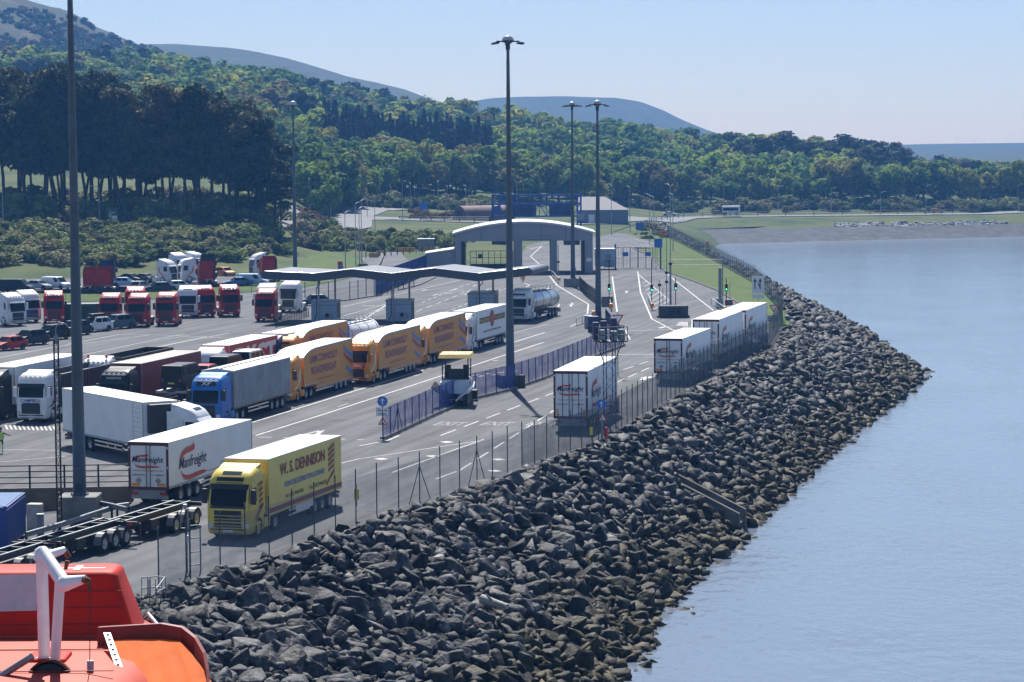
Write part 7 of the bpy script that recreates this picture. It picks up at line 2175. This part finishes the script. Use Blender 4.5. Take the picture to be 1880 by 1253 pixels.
t = thing("substation_hut", "grey block hut behind the bollards left of the gate building", "hut", at(782, 462)); MB().box(-1.6, 1.6, 0, 3, 0, 2.4).build("wall", mat("block_grey", (.24, .24, .24), .8, var=.2), t); MB().box(-1.75, 1.75, -.15, 3.15, 2.4, 2.55).build("roof", M_GREY, t)
t = thing("marker_post", "short red marker post at the top of the far rock bank", "marker", (37.3 + .6, 505, 0)); MB().tube((0, 0, 0), (0, 0, 2.2), .05, n=6).build("post", M_DARK, t); b = MB(); b.lathe([(.2, 1.4), (.2, 2.6), (.01, 2.65)], 10); b.build("housing", M_SRED, t)

# ================================================================== NEAR LEFT
c_ = at(13, 1014); t = thing("shipping_container", "blue shipping container cut by the left edge", "container", (c_.x, c_.y, 0), R(1))
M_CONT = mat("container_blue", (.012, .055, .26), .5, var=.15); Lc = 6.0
b = MB(); b.box(-2.44, 0, 0, Lc, .15, 2.35); bd = b.build("container_body", M_CONT, t)
b = MB()
for k in range(26): b.box(-.0, .035, .15 + k * .22, .27 + k * .22, .3, 2.2)
b.build("side_corrugation", M_CONT, bd)
b = MB()
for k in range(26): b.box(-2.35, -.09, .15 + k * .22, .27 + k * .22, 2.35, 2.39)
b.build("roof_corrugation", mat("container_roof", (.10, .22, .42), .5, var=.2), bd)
b = MB()
for x_ in (-2.0, -1.4, -1.0, -.4): b.tube((x_, -.05, .2), (x_, -.05, 2.3), .025, n=5)
b.build("lock_rod", M_GREY, bd)
b = MB()
for x_ in (-2.44, -.16):
    for z in (0, 2.28): b.box(x_, x_ + .16, -.03, .14, z, z + .15)
b.build("corner_casting", M_CONT, bd)
t = thing("equipment_cabinet", "beige electrical cabinet beside the blue container", "cabinet", at(65, 972), R(-10)); MB().bevbox(-.42, .42, -.3, .3, 0, 1.45, .08).build("housing", mat("cabinet_beige", (.40, .36, .30), .6, var=.2), t); MB().box(-.36, .36, -.33, -.302, .1, 1.0).build("door", mat("cabinet_beige", (.40, .36, .30)), t)
t = thing("equipment_cabinet", "slim grey pillar box in front of the beige cabinet", "cabinet", at(75, 982)); MB().bevbox(-.17, .17, -.15, .15, 0, 1.1, .03).build("housing", M_GREY, t); MB().bevbox(-.2, .2, -.18, .18, 1.1, 1.16, .02).build("cap", M_GALV, t)
c_ = at(183, 592); t = thing("shipping_container", "dark green shipping container between the mast and the red cabs", "container", (c_.x, c_.y, 0), R(3))
M_GC = mat("container_green", (.008, .045, .028), .55, var=.2)
bd = MB().box(-4.6, 0, 0, 2.4, .12, 2.2).build("container_body", M_GC, t)
b = MB(); b.box(-4.55, -.05, -.03, -.002, .12, .24); b.box(-4.55, -.05, -.03, -.002, 2.08, 2.2)
for k in range(22): b.box(-4.5 + k * .2, -4.4 + k * .2, -.03, -.002, .235, 2.085)
b.build("side_corrugation", M_GC, bd)
MB().box(-4.65, .05, -.05, 2.45, 2.2, 2.26).build("roof", M_GC, bd)
# gate frame and pole by the coast fence
p = at(355, 1062); t = thing("pedestrian_gate", "small steel ladder-like gate frame in the coast fence", "gate", (-15.9, 129.4, 0), R(24))
b = MB()
for x_ in (-.28, .28): b.tube((x_, 0, 0), (x_, 0, 2.3), .04, n=6)
for z in (.3, .95, 1.65, 2.28): b.tube((-.28, 0, z), (.28, 0, z), .03, n=6)
b.build("frame", mat("teal_galvanised", (.10, .16, .18), .5, .3), t); MB().tube((-.42, 0, 0), (-.42, 0, 2.9), .04, n=6).build("post", M_GALV, t)
t = thing("camera_pole", "black pole with camera loop and white box by the coast fence gate", "pole", ((334 - 940) / FPX * 129, 129, 0))
MB().tube((0, 0, 0), (0, 0, 3.1), .05, n=8).build("post", M_BLACK, t)
b = MB(); b.path([(-.25, 0, 2.2), (-.25, 0, 3.0), (-.15, 0, 3.2), (.0, 0, 3.2), (.1, 0, 3.0), (.1, 0, 2.2), (-.25, 0, 2.2)], .03, 6); b.build("guard_loop", M_GALV, t)
MB().bevbox(-.12, .08, -.2, .1, 3.25, 3.42, .03).build("camera", M_GREY, t); MB().bevbox(.03, .2, -.1, .1, 1.5, 1.85, .03).build("junction_box", M_WHITE, t)
t = thing("safety_cage", "grey steel barrier cage at the quay end behind the lifeboat", "railing", ((268 - 940) / FPX * 120, 120, 0), R(-20))
b = MB()
for k in range(9): b.tube((-.5 + k * .13, .4 * math.sin(k), 0), (-.5 + k * .13, .4 * math.sin(k), 1.2), .02, n=5)
for z in (.1, .7, 1.2): b.path([(-.5, 0, z), (0, .5, z), (.5, .4, z), (.75, -.9, z - .3 if z > 1 else z)], .028, 6)
b.build("bars", M_GALV, t)

# drainage chute in the rocks
t = thing("drainage_chute", "weathered concrete drainage chute with two parapet walls in the rock bank", "drain", CH0)
dv = CH1 - CH0
M_CH = mat("weathered_concrete", (.10, .093, .083), .9, var=.4, scale=.8, bump=.25)
off_ = Vector((.62, 1.9, .05)); fl = Vector((dv.x, dv.y, 0)).normalized()
for o_ in (Vector((0, 0, 0)), off_):
    b = MB(); a = Vector((.06, .17, 0))
    prof_ = [-fl * .9 + Vector((0, 0, -.15)), Vector((0, 0, 0)), dv, dv + Vector((0, 0, -2.2)), -fl * .9 + Vector((0, 0, -2.2))]
    vs = [o_ - a + q_ for q_ in prof_] + [o_ + a + q_ for q_ in prof_]
    b.add(vs, [(0, 1, 2, 3, 4), (9, 8, 7, 6, 5)] + [(i, 5 + i, 5 + (i + 1) % 5, (i + 1) % 5) for i in range(5)]); b.build("side_wall", M_CH, t)
b = MB(); z_ = Vector((0, 0, -.75)); b.add([z_, off_ + z_, off_ + dv + z_, dv + z_], [(0, 1, 2, 3)]); b.build("channel_floor", M_CH, t)
b = MB(); e_ = -fl * .85; b.add([e_ + Vector((0, 0, -.2)), e_ + off_ + Vector((0, 0, -.2)), e_ + off_ + Vector((0, 0, -2)), e_ + Vector((0, 0, -2))], [(0, 1, 2, 3)]); b.build("head_wall", M_CH, t)
# driftwood log on the rocks
t0 = at(885, 1100, -2.2); b = MB(); b.tube(t0, t0 + Vector((1.3, -1.2, -.2)), .26, .14, 8); b.tube(t0 + Vector((.5, -.5, 0)), t0 + Vector((.2, -1.3, .5)), .1, .03, 6); lo_ = b.build("driftwood", mat("driftwood", (.36, .34, .31), .85, var=.3, scale=3)); tag(lo_, "pale driftwood log lying among the lower rocks", "log")

# person in a hi-vis jacket
def person(label, p, rz):
    t = thing("person", label, "person", p, rz)
    me = bpy.data.meshes.new("body"); J = {}
    V = [(0, 0, .95), (0, 0, 1.15), (0, .01, 1.38), (0, .0, 1.5), (0, -.02, 1.60), (0, -.02, 1.74),
         (.19, 0, 1.42), (.44, -.06, 1.28), (.70, -.10, 1.22), (.80, -.11, 1.21), (-.19, 0, 1.42), (-.26, .02, 1.14), (-.27, -.04, .90), (-.27, -.06, .80),
         (.10, 0, .90), (.11, -.02, .50), (.11, .03, .09), (.11, -.12, .04), (-.10, 0, .90), (-.11, .02, .50), (-.11, .06, .09), (-.11, -.09, .04)]
    E = [(0, 1), (1, 2), (2, 3), (3, 4), (4, 5), (2, 6), (6, 7), (7, 8), (8, 9), (2, 10), (10, 11), (11, 12), (12, 13), (0, 14), (14, 15), (15, 16), (16, 17), (0, 18), (18, 19), (19, 20), (20, 21)]
    Rr = [.15, .15, .165, .06, .085, .075, .075, .055, .042, .03, .075, .055, .045, .03, .10, .07, .05, .04, .10, .07, .05, .04]
    me.from_pydata(V, E, []); o = bpy.data.objects.new("body", me); COL.objects.link(o)
    sk = o.modifiers.new("skin", 'SKIN')
    for v, r_ in zip(me.skin_vertices[0].data, Rr): v.radius = (r_, r_ * .8)
    me.skin_vertices[0].data[0].use_root = True
    o.modifiers.new("sub", 'SUBSURF').levels = 1
    bpy.context.view_layer.update(); dg = bpy.context.evaluated_depsgraph_get()
    m2 = bpy.data.meshes.new_from_object(o.evaluated_get(dg)); bpy.data.objects.remove(o)
    M_SK = mat("skin", (.42, .25, .18), .6); M_NV = mat("trousers_navy", (.02, .025, .05), .8); M_HV = mat("hi_vis", (.42, .75, .05), .6); M_HVG = mat("hi_vis_leg", (.30, .62, .12), .6)
    m2.materials.clear()
    for q_ in (M_SK, M_NV, M_BLACK, M_HVG): m2.materials.append(q_)
    for f in m2.polygons:
        z = f.center.z; x_ = f.center.x
        f.material_index = 2 if z < .10 else (3 if z < .62 and x_ > 0 else 1) if z < 1.0 and abs(x_) < .25 else (1 if (z < 1.5 and abs(x_) < .66 and z > .88) else 0)
        f.use_smooth = True
    bd = linkmesh("body", m2, t)
    vest = MB(); vest.lathe([(.20, .92), (.215, 1.1), (.225, 1.3), (.20, 1.43), (.10, 1.48)], 14, 0, Matrix.Diagonal((1, .78, 1, 1))); vest.build("vest", M_HV, bd)
    bands = MB()
    for z in (1.04, 1.2): bands.lathe([(.222, z), (.226, z + .05)], 14, 0, Matrix.Diagonal((1, .78, 1, 1)))
    bands.build("reflective_band", M_CHROME, bd)
    hr = MB(); hr.lathe([(.085, 1.64), (.10, 1.70), (.09, 1.78), (.05, 1.83), (.001, 1.84)], 12); o = hr.build("hair", M_BLACK, bd); o.location = (0, -.005, 0)
    for s, bx, by, bz, dx_ in ((1, .80, -.11, 1.21, .05), (-1, -.27, -.06, .80, 0)):
        h_ = MB()
        for k in range(4): h_.tube((bx, by + (k - 1.5) * .02, bz), (bx + dx_ * 1.8 + .0, by + (k - 1.5) * .022 - .01, bz - (.09 if s < 0 else .01) + .005 * k), .010, .007, 5)
        h_.tube((bx, by - .03, bz), (bx + dx_, by - .07, bz + (.01 if s > 0 else -.05)), .011, .008, 5); h_.build("fingers", M_SK, bd)
    return t
p = at(2, 832); person("person in a bright hi-vis vest pointing with one arm at the left edge", p, R(5))

# ================================================================== ROAD MARKINGS
M_LINE = mat("road_paint", (.46, .46, .45), .85, var=.35, scale=2.5); M_FADE = mat("worn_road_paint", (.20, .20, .205), .85, var=.4, scale=2.5)
LN = MB()
def line(pts, w=.14, dash=None, z=.007):
    a = [at(*p_) for p_ in pts]
    for p_, q_ in zip(a, a[1:]):
        L_ = (q_ - p_).length; d_ = (q_ - p_) / L_; n_ = Vector((-d_.y, d_.x, 0)) * w / 2
        segs_ = [(0, L_)] if not dash else [(s_, min(L_, s_ + dash[0])) for s_ in np.arange(0, L_, dash[0] + dash[1])]
        for s0, s1 in segs_:
            A = p_ + d_ * s0; B = p_ + d_ * s1; zz__ = Vector((0, 0, z))
            LN.add([A - n_ + zz__, B - n_ + zz__, B + n_ + zz__, A + n_ + zz__], [(0, 1, 2, 3)])
for pts_, w_, ds_ in (
    ([(330, 816), (519, 759), (929, 633), (1000, 611)], .2, None), ([(470, 800), (601, 759), (998, 629)], .2, None),
    ([(809, 800), (1010, 724), (1190, 664)], .15, (4, 2.2)), ([(800, 880), (844, 864), (1015, 755), (1200, 672)], .15, (4, 2.2)), ([(720, 868), (888, 807)], .14, None), ([(560, 866), (660, 843), (885, 809)], .12, None),
    ([(660, 819), (712, 809), (733, 800)], .18, None), ([(475, 803), (668, 808)], .2, (1.0, .9)),
    ([(120, 633), (220, 614)], .14, None), ([(0, 657), (96, 638), (274, 615.6)], .14, None), ([(0, 686), (148, 653), (300, 621), (340, 613)], .14, None), ([(150, 668), (220, 651), (300, 635), (380, 618)], .14, None), ([(220, 651), (420, 612)], .14, None), ([(220, 614), (300, 615.6), (390, 620), (440, 621)], .14, None), ([(0, 620), (60, 609)], .14, None),
    ([(631, 563.5), (844, 515)], .14, None), ([(631, 580), (720, 556)], .14, None), ([(667, 588), (708, 561)], .2, None), ([(775, 556), (845, 527), (905, 508)], .12, (3, 2.5)), ([(817, 574), (935, 527)], .12, (3, 2.5)), ([(640, 590), (706, 568)], .12, None), ([(745, 580), (815, 553), (870, 530)], .12, (5, 3)),
    ([(1124, 508), (1133, 573)], .2, None), ([(1171, 499), (1176, 537), (1196.6, 586), (1242.5, 610)], .2, None), ([(1172, 504), (1227, 550)], .15, None), ([(1134, 505.5), (1222, 503)], .25, None), ([(1225, 504), (1310, 570.6)], .18, None), ([(1148, 607.6), (1270, 605)], .25, None), ([(1129, 651), (1200, 651)], .28, None),
    ([(1009, 507), (1023, 524.7), (1080.4, 559), (1078, 581)], .2, None), ([(1016.6, 582), (1027, 559)], .18, None), ([(1047, 600), (1060, 594)], .15, None), ([(1148, 606), (1157, 624)], .15, None), ([(1271, 604), (1271, 586)], .2, None), ([(960, 519), (972, 524), (962, 531)], .18, None), ([(973, 458), (995, 452), (974, 471), (992, 487)], .18, None),
    ([(1120, 437), (1190, 452)], .12, (3, 4)), ([(1165, 440), (1196, 446)], .12, None), ([(0, 826), (230, 829)], .12, None), ([(0, 775), (40, 766)], .12, None), ([(620, 747), (640, 741)], .1, None), ([(908, 655), (1005, 655)], .06, None), ([(1005, 596), (940, 612)], .1, None),
    ([(0, 849), (120, 838)], .1, None)): line(pts_, w_, ds_)
for k in range(9):   # hatched islands
    f = k / 8
    line([(1178 + 20 * f, 512 + 58 * f), (1182 + 48 * f, 511 + 40 * f)], .12)
    line([(1262 - 20 * f, 600 - 1.5 * f), (1262 - 14 * f, 592 - 0 * f)], .08)
    line([(1040 + 38 * f, 533 + 24 * f), (1066 + 14 * f, 535 + 22 * f)], .12)
    line([(648 + 40 * f, 586 - 16 * f), (668 + 36 * f, 588 - 22 * f)], .12)
line([(556, 798.6), (592, 790)], .25); line([(592, 790), (580, 800)], .35); line([(580, 800), (556, 798.6)], .3)
for k in range(12): line([(10 + 8 * k, 781 + .2 * k), (14 + 8 * k, 789 + .2 * k)], .13)
def zebra_patch(px, py, w_=8, n_=1): line([(px - w_, py + .6), (px + w_, py - .6)], .9)
for px, py in ((820, 812), (915, 844), (908, 865), (795, 838), (700, 843)): zebra_patch(px, py, 8)
def road_text(s, px, py, ln, ht, ang=14):
    """letters painted on the road, read by a driver leaving the ship"""
    me, w_ = text_me(s, M_LINE, .03)
    o = linkmesh("tmp", me); a = R(-ang)
    M_ = Matrix.Translation(at(px, py) + Vector((0, 0, .008))) @ Matrix.Rotation(a, 4, 'Z') @ Matrix.Diagonal((ln / w_, ht, 1, 1))
    LN.add([M_ @ v.co for v in me.vertices], [tuple(p_.vertices) for p_ in me.polygons], 1); bpy.data.objects.remove(o)
for px in (793, 879, 963): road_text("EXIT", px, 781, 2.3, 2.6)
for px, py in ((655, 563), (800, 540), (838, 537)): road_text("TURN", px, py, 2.2, 3)
for px, py, h_ in ((1150, 538, 3), (1048, 563, 3), (1050, 560, 3)): 
    line([(px, py), (px + .6, py - 3.5)], .3); line([(px - 4, py - 3), (px + 5, py - 3.6)], .5)
line([(1178, 698), (1186, 694)], .5); line([(1183, 694.5), (1195, 692)], .9); line([(1210, 603), (1222, 600)], .5)
for px, py in ((700, 683), (905, 663), (850, 685), (760, 690)): line([(px, py), (px + 9, py - 1.2)], .25)
for px, py in ((830, 533), (868, 526), (852, 541), (795, 543), (775, 534), (890, 534)): line([(px, py), (px + 8, py - 2)], .3); line([(px + 5, py - 2.2), (px + 12, py - 1.6)], .25)
for k in range(7): line([(868 + 12 * k, 690 - 1.2 * k + (k % 2) * 3), (876 + 12 * k, 688 - 1.2 * k + (k % 2) * 3)], .5)
struct(LN.build("road_markings", [M_LINE, M_FADE]))
# kerbs beside the verge and behind the kiosks
K = MB()
def kerb(pts_, w_=.25, h_=.14):
    a = [at(*p_) for p_ in pts_]
    for p_, q_ in zip(a, a[1:]):
        d_ = (q_ - p_).normalized(); n_ = Vector((-d_.y, d_.x, 0)) * w_ / 2; u_ = Vector((0, 0, h_))
        K.add([p_ - n_, q_ - n_, q_ + n_, p_ + n_, p_ - n_ + u_, q_ - n_ + u_, q_ + n_ + u_, p_ + n_ + u_], [(4, 5, 6, 7), (0, 1, 5, 4), (2, 3, 7, 6), (1, 2, 6, 5), (3, 0, 4, 7)])
kerb([(1196, 457), (1163, 457), (1194, 471), (1222, 499), (1281, 520), (1319, 535), (1357, 558), (1385, 577), (1404, 604)])
kerb([(555, 560), (632, 553), (700, 543)]); kerb([(735, 533), (770, 524), (800, 510)]); kerb([(505, 540), (520, 545), (560, 536)])
kerb([(688, 501), (697, 486), (702, 474), (700, 466)], .5, .5)
struct(K.build("kerbs", M_CONCD))

# ================================================================== LIFEBOAT AND DAVIT (on the ship, close to the camera)
M_LB = mat("lifeboat_red", (.44, .018, .008), .6, var=.15, scale=1.2, spec=.2); M_LBF = mat("sunlit_faded_red", (.48, .050, .022), .7, var=.12, scale=2.5)  # faded red made paler to paint in the sunlit look of the deck
M_TARP = mat("orange_tarpaulin", (.56, .11, .014), .8, var=.10, scale=5.0, bump=.12, bscale=4.0, spec=.15); M_DRED = mat("dark_red_trim", (.16, .010, .010), .5, var=.2)
M_WDAV = mat("davit_white", (.72, .72, .74), .4, var=.08, scale=3); M_RUST = mat("rust", (.22, .07, .025), .9, var=.5, scale=14, col2=(.05, .025, .015))
DB = 38.0
L0 = atd(0, 1100, DB)
t = thing("lifeboat", "red and orange enclosed lifeboat in the bottom left corner", "lifeboat", (0, 0, 0))
def lb(px, py, d=DB): return atd(px, py, d)
# wheelhouse: rounded box
zt_, zb_ = lb(100, 1036, 38.9).z, lb(100, 1166, DB).z
xl, xr_t, xr_b = lb(-320, 1100).x, lb(212, 1050).x, lb(248, 1160).x
b = MB(); n_ = 6; prf = []
for k in range(n_ + 1):
    a = math.pi / 2 * k / n_; prf.append((math.sin(a) * .13, .13 - math.cos(a) * .13))    # edge rounding
def tower_ring(z, s): return None
fr_b, fr_t, bk = DB - .05, DB + .16, DB + 1.15
rows_ = []
for k in range(9):
    f = k / 8; z = zb_ + (zt_ - .12 - zb_) * f
    rows_.append((z, fr_b + (fr_t - fr_b) * f, bk - .1 * f, xl + .1 * f, xr_b + (xr_t - xr_b) * f, .14))
for k in range(1, 6):
    a = math.pi / 2 * k / 5
    rows_.append((zt_ - .12 + .12 * math.sin(a), fr_t + .12 * (1 - math.cos(a)), bk - .1 - .12 * (1 - math.cos(a)), xl + .1 + .12 * (1 - math.cos(a)), xr_t - .12 * (1 - math.cos(a)), .14))
vs = []; m_ = 0
for z, yf, yb, xa_, xb_, rc in rows_:
    ring = []
    for cx, cy, a0 in ((xb_ - rc, yf + rc, -90), (xb_ - rc, yb - rc, 0), (xa_ + rc, yb - rc, 90), (xa_ + rc, yf + rc, 180)):
        for k in range(5): a = R(a0 + 90 * k / 4); ring.append((cx + rc * math.cos(a), cy + rc * math.sin(a), z))
    m_ = len(ring); vs += ring
fs = [(j * m_ + k, j * m_ + (k + 1) % m_, (j + 1) * m_ + (k + 1) % m_, (j + 1) * m_ + k) for j in range(len(rows_) - 1) for k in range(m_)] + [tuple((len(rows_) - 1) * m_ + k for k in range(m_))]
b.add(vs, fs, 0, True); wh = b.build("wheelhouse", M_LB, t)
b = MB(); A, B_, C_, D_ = lb(-150, 1128, DB), lb(66, 1122, DB), lb(66, 1058, DB), lb(-150, 1062, DB)
sl = (fr_t - fr_b) / (zt_ - .12 - zb_)
def onf(p_): return Vector((p_.x, fr_b + (p_.z - zb_) * sl - .015, p_.z))
b.add([onf(A), onf(B_), onf(C_), onf(D_)], [(0, 1, 2, 3)]); b.build("window_panel", mat("frosted_panel", (.45, .48, .53), .3, var=.1, scale=4), wh)
b = MB(); top = Vector((lb(150, 1043, 38.5).x, 38.5, zt_ + .004)); b.box(top.x - .35, top.x + .35, 38.46, 38.52, zt_ + .002, zt_ + .006); b.box(top.x - .1, top.x - .0, 38.3, 38.7, zt_ + .007, zt_ + .010); b.build("reflective_tape", M_WHITE, wh)
# hull with cambered deck
prof_h = []; xr0 = lb(330, 1160).x
ys_ = np.linspace(33.2, 40.0, 18)
b = MB(); zd = zb_ + .01
P = np.zeros((len(ys_), 16, 3))
for i, y_ in enumerate(ys_):
    f = (y_ - 33.2) / 6.8
    bow = xr0 - .35 * abs(f - .55) ** 1.5 * 2 - (0 if f < .7 else (f - .7) * 1.2)
    half = bow - (xl - .6)
    for j in range(16):
        g_ = j / 15
        if j < 12:
            x_ = (xl - .6) + half * (j / 11) ** .8; z = zd - .10 * (2 * j / 11 - 1) ** 2 * .3 - (.25 * max(0, (j - 9) / 2) ** 2) - .35 * max(0, (35.5 - y_) / 2.3) ** 2
        else:
            k = j - 11; x_ = bow - .0 + [.05, .06, -.15, -.6][k - 1]; z = zd - .35 - [.25, .8, 1.4, 1.9][k - 1] - .35 * max(0, (35.5 - y_) / 2.3) ** 2
        P[i, j] = (x_, y_, z)
linkmesh("hull", gridmesh("hull", P, M_LBF), t)
# coaming and orange cover
c0, c1 = lb(184, 1160, 37.2), lb(320, 1152, 37.2)
cm = [lb(184, 1163, 37.2), lb(300, 1156, 37.2), lb(338, 1163, 37.0), lb(362, 1182, 36.7), lb(378, 1210, 36.3), lb(384, 1240, 35.9), lb(386, 1290, 35.3)]
b = MB()
for p_, q_ in zip(cm, cm[1:]):
    u_ = Vector((0, 0, .10)); w_ = Vector((0, 0, -.22)); th_ = Vector((-.03, -.09, 0))
    b.add([p_ + u_, q_ + u_, q_ + w_, p_ + w_, p_ + u_ + th_, q_ + u_ + th_, q_ + w_ + th_, p_ + w_ + th_], [(0, 1, 2, 3), (7, 6, 5, 4), (0, 4, 5, 1), (3, 2, 6, 7), (0, 3, 7, 4), (1, 5, 6, 2)], 0)
b.build("coaming", M_DRED, t)
top_e = [lb(205, 1176, 37.0), lb(250, 1174, 37.0), lb(296, 1172, 37.0), lb(330, 1178, 36.8), lb(352, 1200, 36.5)]
bot_e = [lb(250, 1300, 34.9), lb(290, 1300, 34.9), lb(330, 1300, 34.9), lb(372, 1300, 34.9), lb(420, 1300, 34.9)]
nr_ = 14; P = np.zeros((nr_, 5 * 4 - 3, 3))
for i in range(nr_):
    f = i / (nr_ - 1)
    for j in range(P.shape[1]):
        g_ = j / 4; k = min(3, int(g_)); h_ = g_ - k
        a_ = top_e[k].lerp(top_e[k + 1], h_); c_ = bot_e[k].lerp(bot_e[k + 1], h_)
        q_ = a_.lerp(c_, f); q_.z += .014 * math.sin(j * 1.7) * math.sin(f * 3.1) + .008 * math.sin(i * 1.3 + j * .6)
        P[i, j] = q_
linkmesh("orange_cover", gridmesh("orange_cover", P, M_TARP), t)
e0, e1 = lb(190, 1168, 36.95), lb(236, 1300, 34.8); b = MB(); dv = (e1 - e0); sv = Vector((.10, 0, 0)); u_ = Vector((0, 0, .05))
b.add([e0 + u_, e1 + u_, e1 + sv + u_, e0 + sv + u_], [(0, 1, 2, 3)]); st_ = b.build("studded_strip", M_WHITE, t)
b = MB()
for k in range(14): c_ = e0 + dv * (k + .5) / 14 + sv * .5 + u_; b.box(c_.x - .02, c_.x + .02, c_.y - .02, c_.y + .02, c_.z + .002, c_.z + .012)
b.build("stud", M_DARK, st_)
b = MB(); b.path([lb(272, 1128, 38.2), lb(276, 1133, 38.0), lb(292, 1152, 37.6)], .035, 8); b.build("grab_rail", M_CHROME, t)
# hatch, seams, grab lines and lashings on the boat
hz_ = zb_ + .02
b = MB(); hc = lb(120, 1200, 36.2); b.bevbox(hc.x - .5, hc.x + .05, 35.9, 36.5, hz_ - .03, hz_ + .035, .03); hh = b.build("deck_hatch", M_LB, t)
b = MB(); b.tube((hc.x - .35, 35.88, hz_ + .05), (hc.x - .1, 35.88, hz_ + .05), .012, n=6); b.build("hatch_handle", M_CHROME, hh)
b = MB()
for y_ in (35.2, 36.75, 37.6): b.box(xl, xr0 - .55, y_, y_ + .022, hz_ - .004, hz_ + .008)
b.build("deck_seam", M_DRED, t)
b = MB()
for f in (.2, .5, .8):
    z = zb_ + (zt_ - zb_) * f * .86; y_ = fr_b + (z - zb_) * sl
    b.box(xl + .2, xr_b - .2, y_ - .012, y_ - .002, z, z + .012)
b.build("panel_seam", M_DRED, wh)
b = MB(); pts_ = []
for k in range(25):
    f = k / 24; p_ = cm[0].lerp(cm[-1], 0); i_ = min(5, int(f * 6)); p_ = cm[i_].lerp(cm[i_ + 1], f * 6 - i_); pts_.append(p_ + Vector((.03, -.06, -.20 - .07 * abs(math.sin(k * math.pi / 4)))))
b.path(pts_, .012, 5); b.build("grab_line", M_WHITE, t)
# davit
t = thing("davit", "white davit arm with rusty ends standing over the lifeboat", "davit", (0, 0, 0))
d_ = 36.0; q1, q2, q3 = lb(77, 1012, d_), lb(118, 1072, d_ - .5), lb(158, 1063, d_ - .6)
b = MB(); b.tube(q1, q1.lerp(q2, 1.0), .088, .10, 16); b.lathe([(.12, -.12), (.10, .02), (.04, .06), (.001, .065)], 14, 0, Matrix.Translation(q1)); b.lathe([(.001, -.115), (.075, -.09), (.115, 0), (.075, .09), (.001, .115)], 14, 0, Matrix.Translation(q2)); b.build("arm", M_WDAV, t)
MB().tube(q2, q3, .11, .055, 14).build("arm_end", M_WDAV, t)
MB().tube(lb(76, 1012, d_), lb(84, 1300, d_), .082, .082, 16).build("post", M_WDAV, t)
MB().tube(lb(110, 1068, d_ - .45), lb(96, 1300, d_ - .2), .07, .07, 16).build("strut", M_WDAV, t)
b = MB(); b.tube(lb(88, 1020, d_ + .3), lb(118, 1010, d_ + .5), .07, .05, 10); b.build("link_plate", M_WDAV, t)
b = MB(); b.tube(lb(116, 1010, d_ + .5), lb(128, 1024, d_ + .5), .055, .03, 8); b.tube(lb(124, 1030, d_ + .5), lb(120, 1046, d_ + .5), .035, .025, 8); b.build("rusty_shackle", M_RUST, t)
b = MB(); b.tube(lb(152, 1064, d_ - .6), lb(166, 1068, d_ - .62), .055, .04, 10); b.tube(lb(164, 1068, d_ - .62), lb(164, 1086, d_ - .62), .032, .02, 8); b.build("rusty_hook", M_RUST, t)
b = MB(); b.tube(lb(165, 1084, d_ - .62), lb(165, 1214, d_ - .62), .007, n=5); b.build("wire", M_DARK, t)
b = MB(); b.tube(lb(166, 1213, d_ - .62), lb(166, 1236, d_ - .62), .048, n=12); b.tube(lb(166, 1236, d_ - .62), lb(170, 1253, d_ - .62), .02, .006, 6); b.build("weight", M_GREY, t)
ctr = lb(92, 1256, d_ - .7); b = MB(); Mx = Matrix.Translation(ctr) @ Matrix.Rotation(R(80), 4, 'X')
b.lathe([(.08, -.08), (.27, -.08), (.30, -.05), (.25, -.02), (.25, .02), (.30, .05), (.27, .08), (.08, .08)], 26, 0, Mx); b.build("sheave", M_BLACK, t)
b = MB(); b.lathe([(.30, -.09), (.33, -.09), (.33, .09), (.30, .09)], 26, 0, Mx); b.build("sheave_guard", M_RUST, t)
MB().tube(lb(-40, 1268, d_ - .9), lb(60, 1205, d_ - .9), .05, n=8).build("fall_bar", M_GALV, t)
# ================================================================== HAZE
hz = MB().box(-1400, 2200, -3100, 4450, -13, 265)
hm = bpy.data.materials.new("haze_air"); hm.use_nodes = True
hn = hm.node_tree
for nd in list(hn.nodes):
    if nd.type == 'BSDF_PRINCIPLED': hn.nodes.remove(nd)
pv = hn.nodes.new("ShaderNodeVolumePrincipled")
pv.inputs["Color"].default_value = (.15, .43, 1.0, 1)
pv.inputs["Density"].default_value = 0.0002
pv.inputs["Anisotropy"].default_value = 0.0
hn.links.new(pv.outputs[0], hn.nodes["Material Output"].inputs["Volume"])
tag(hz.build("haze", hm), "pale blue haze lying over the port and hills", "haze", None, "stuff")
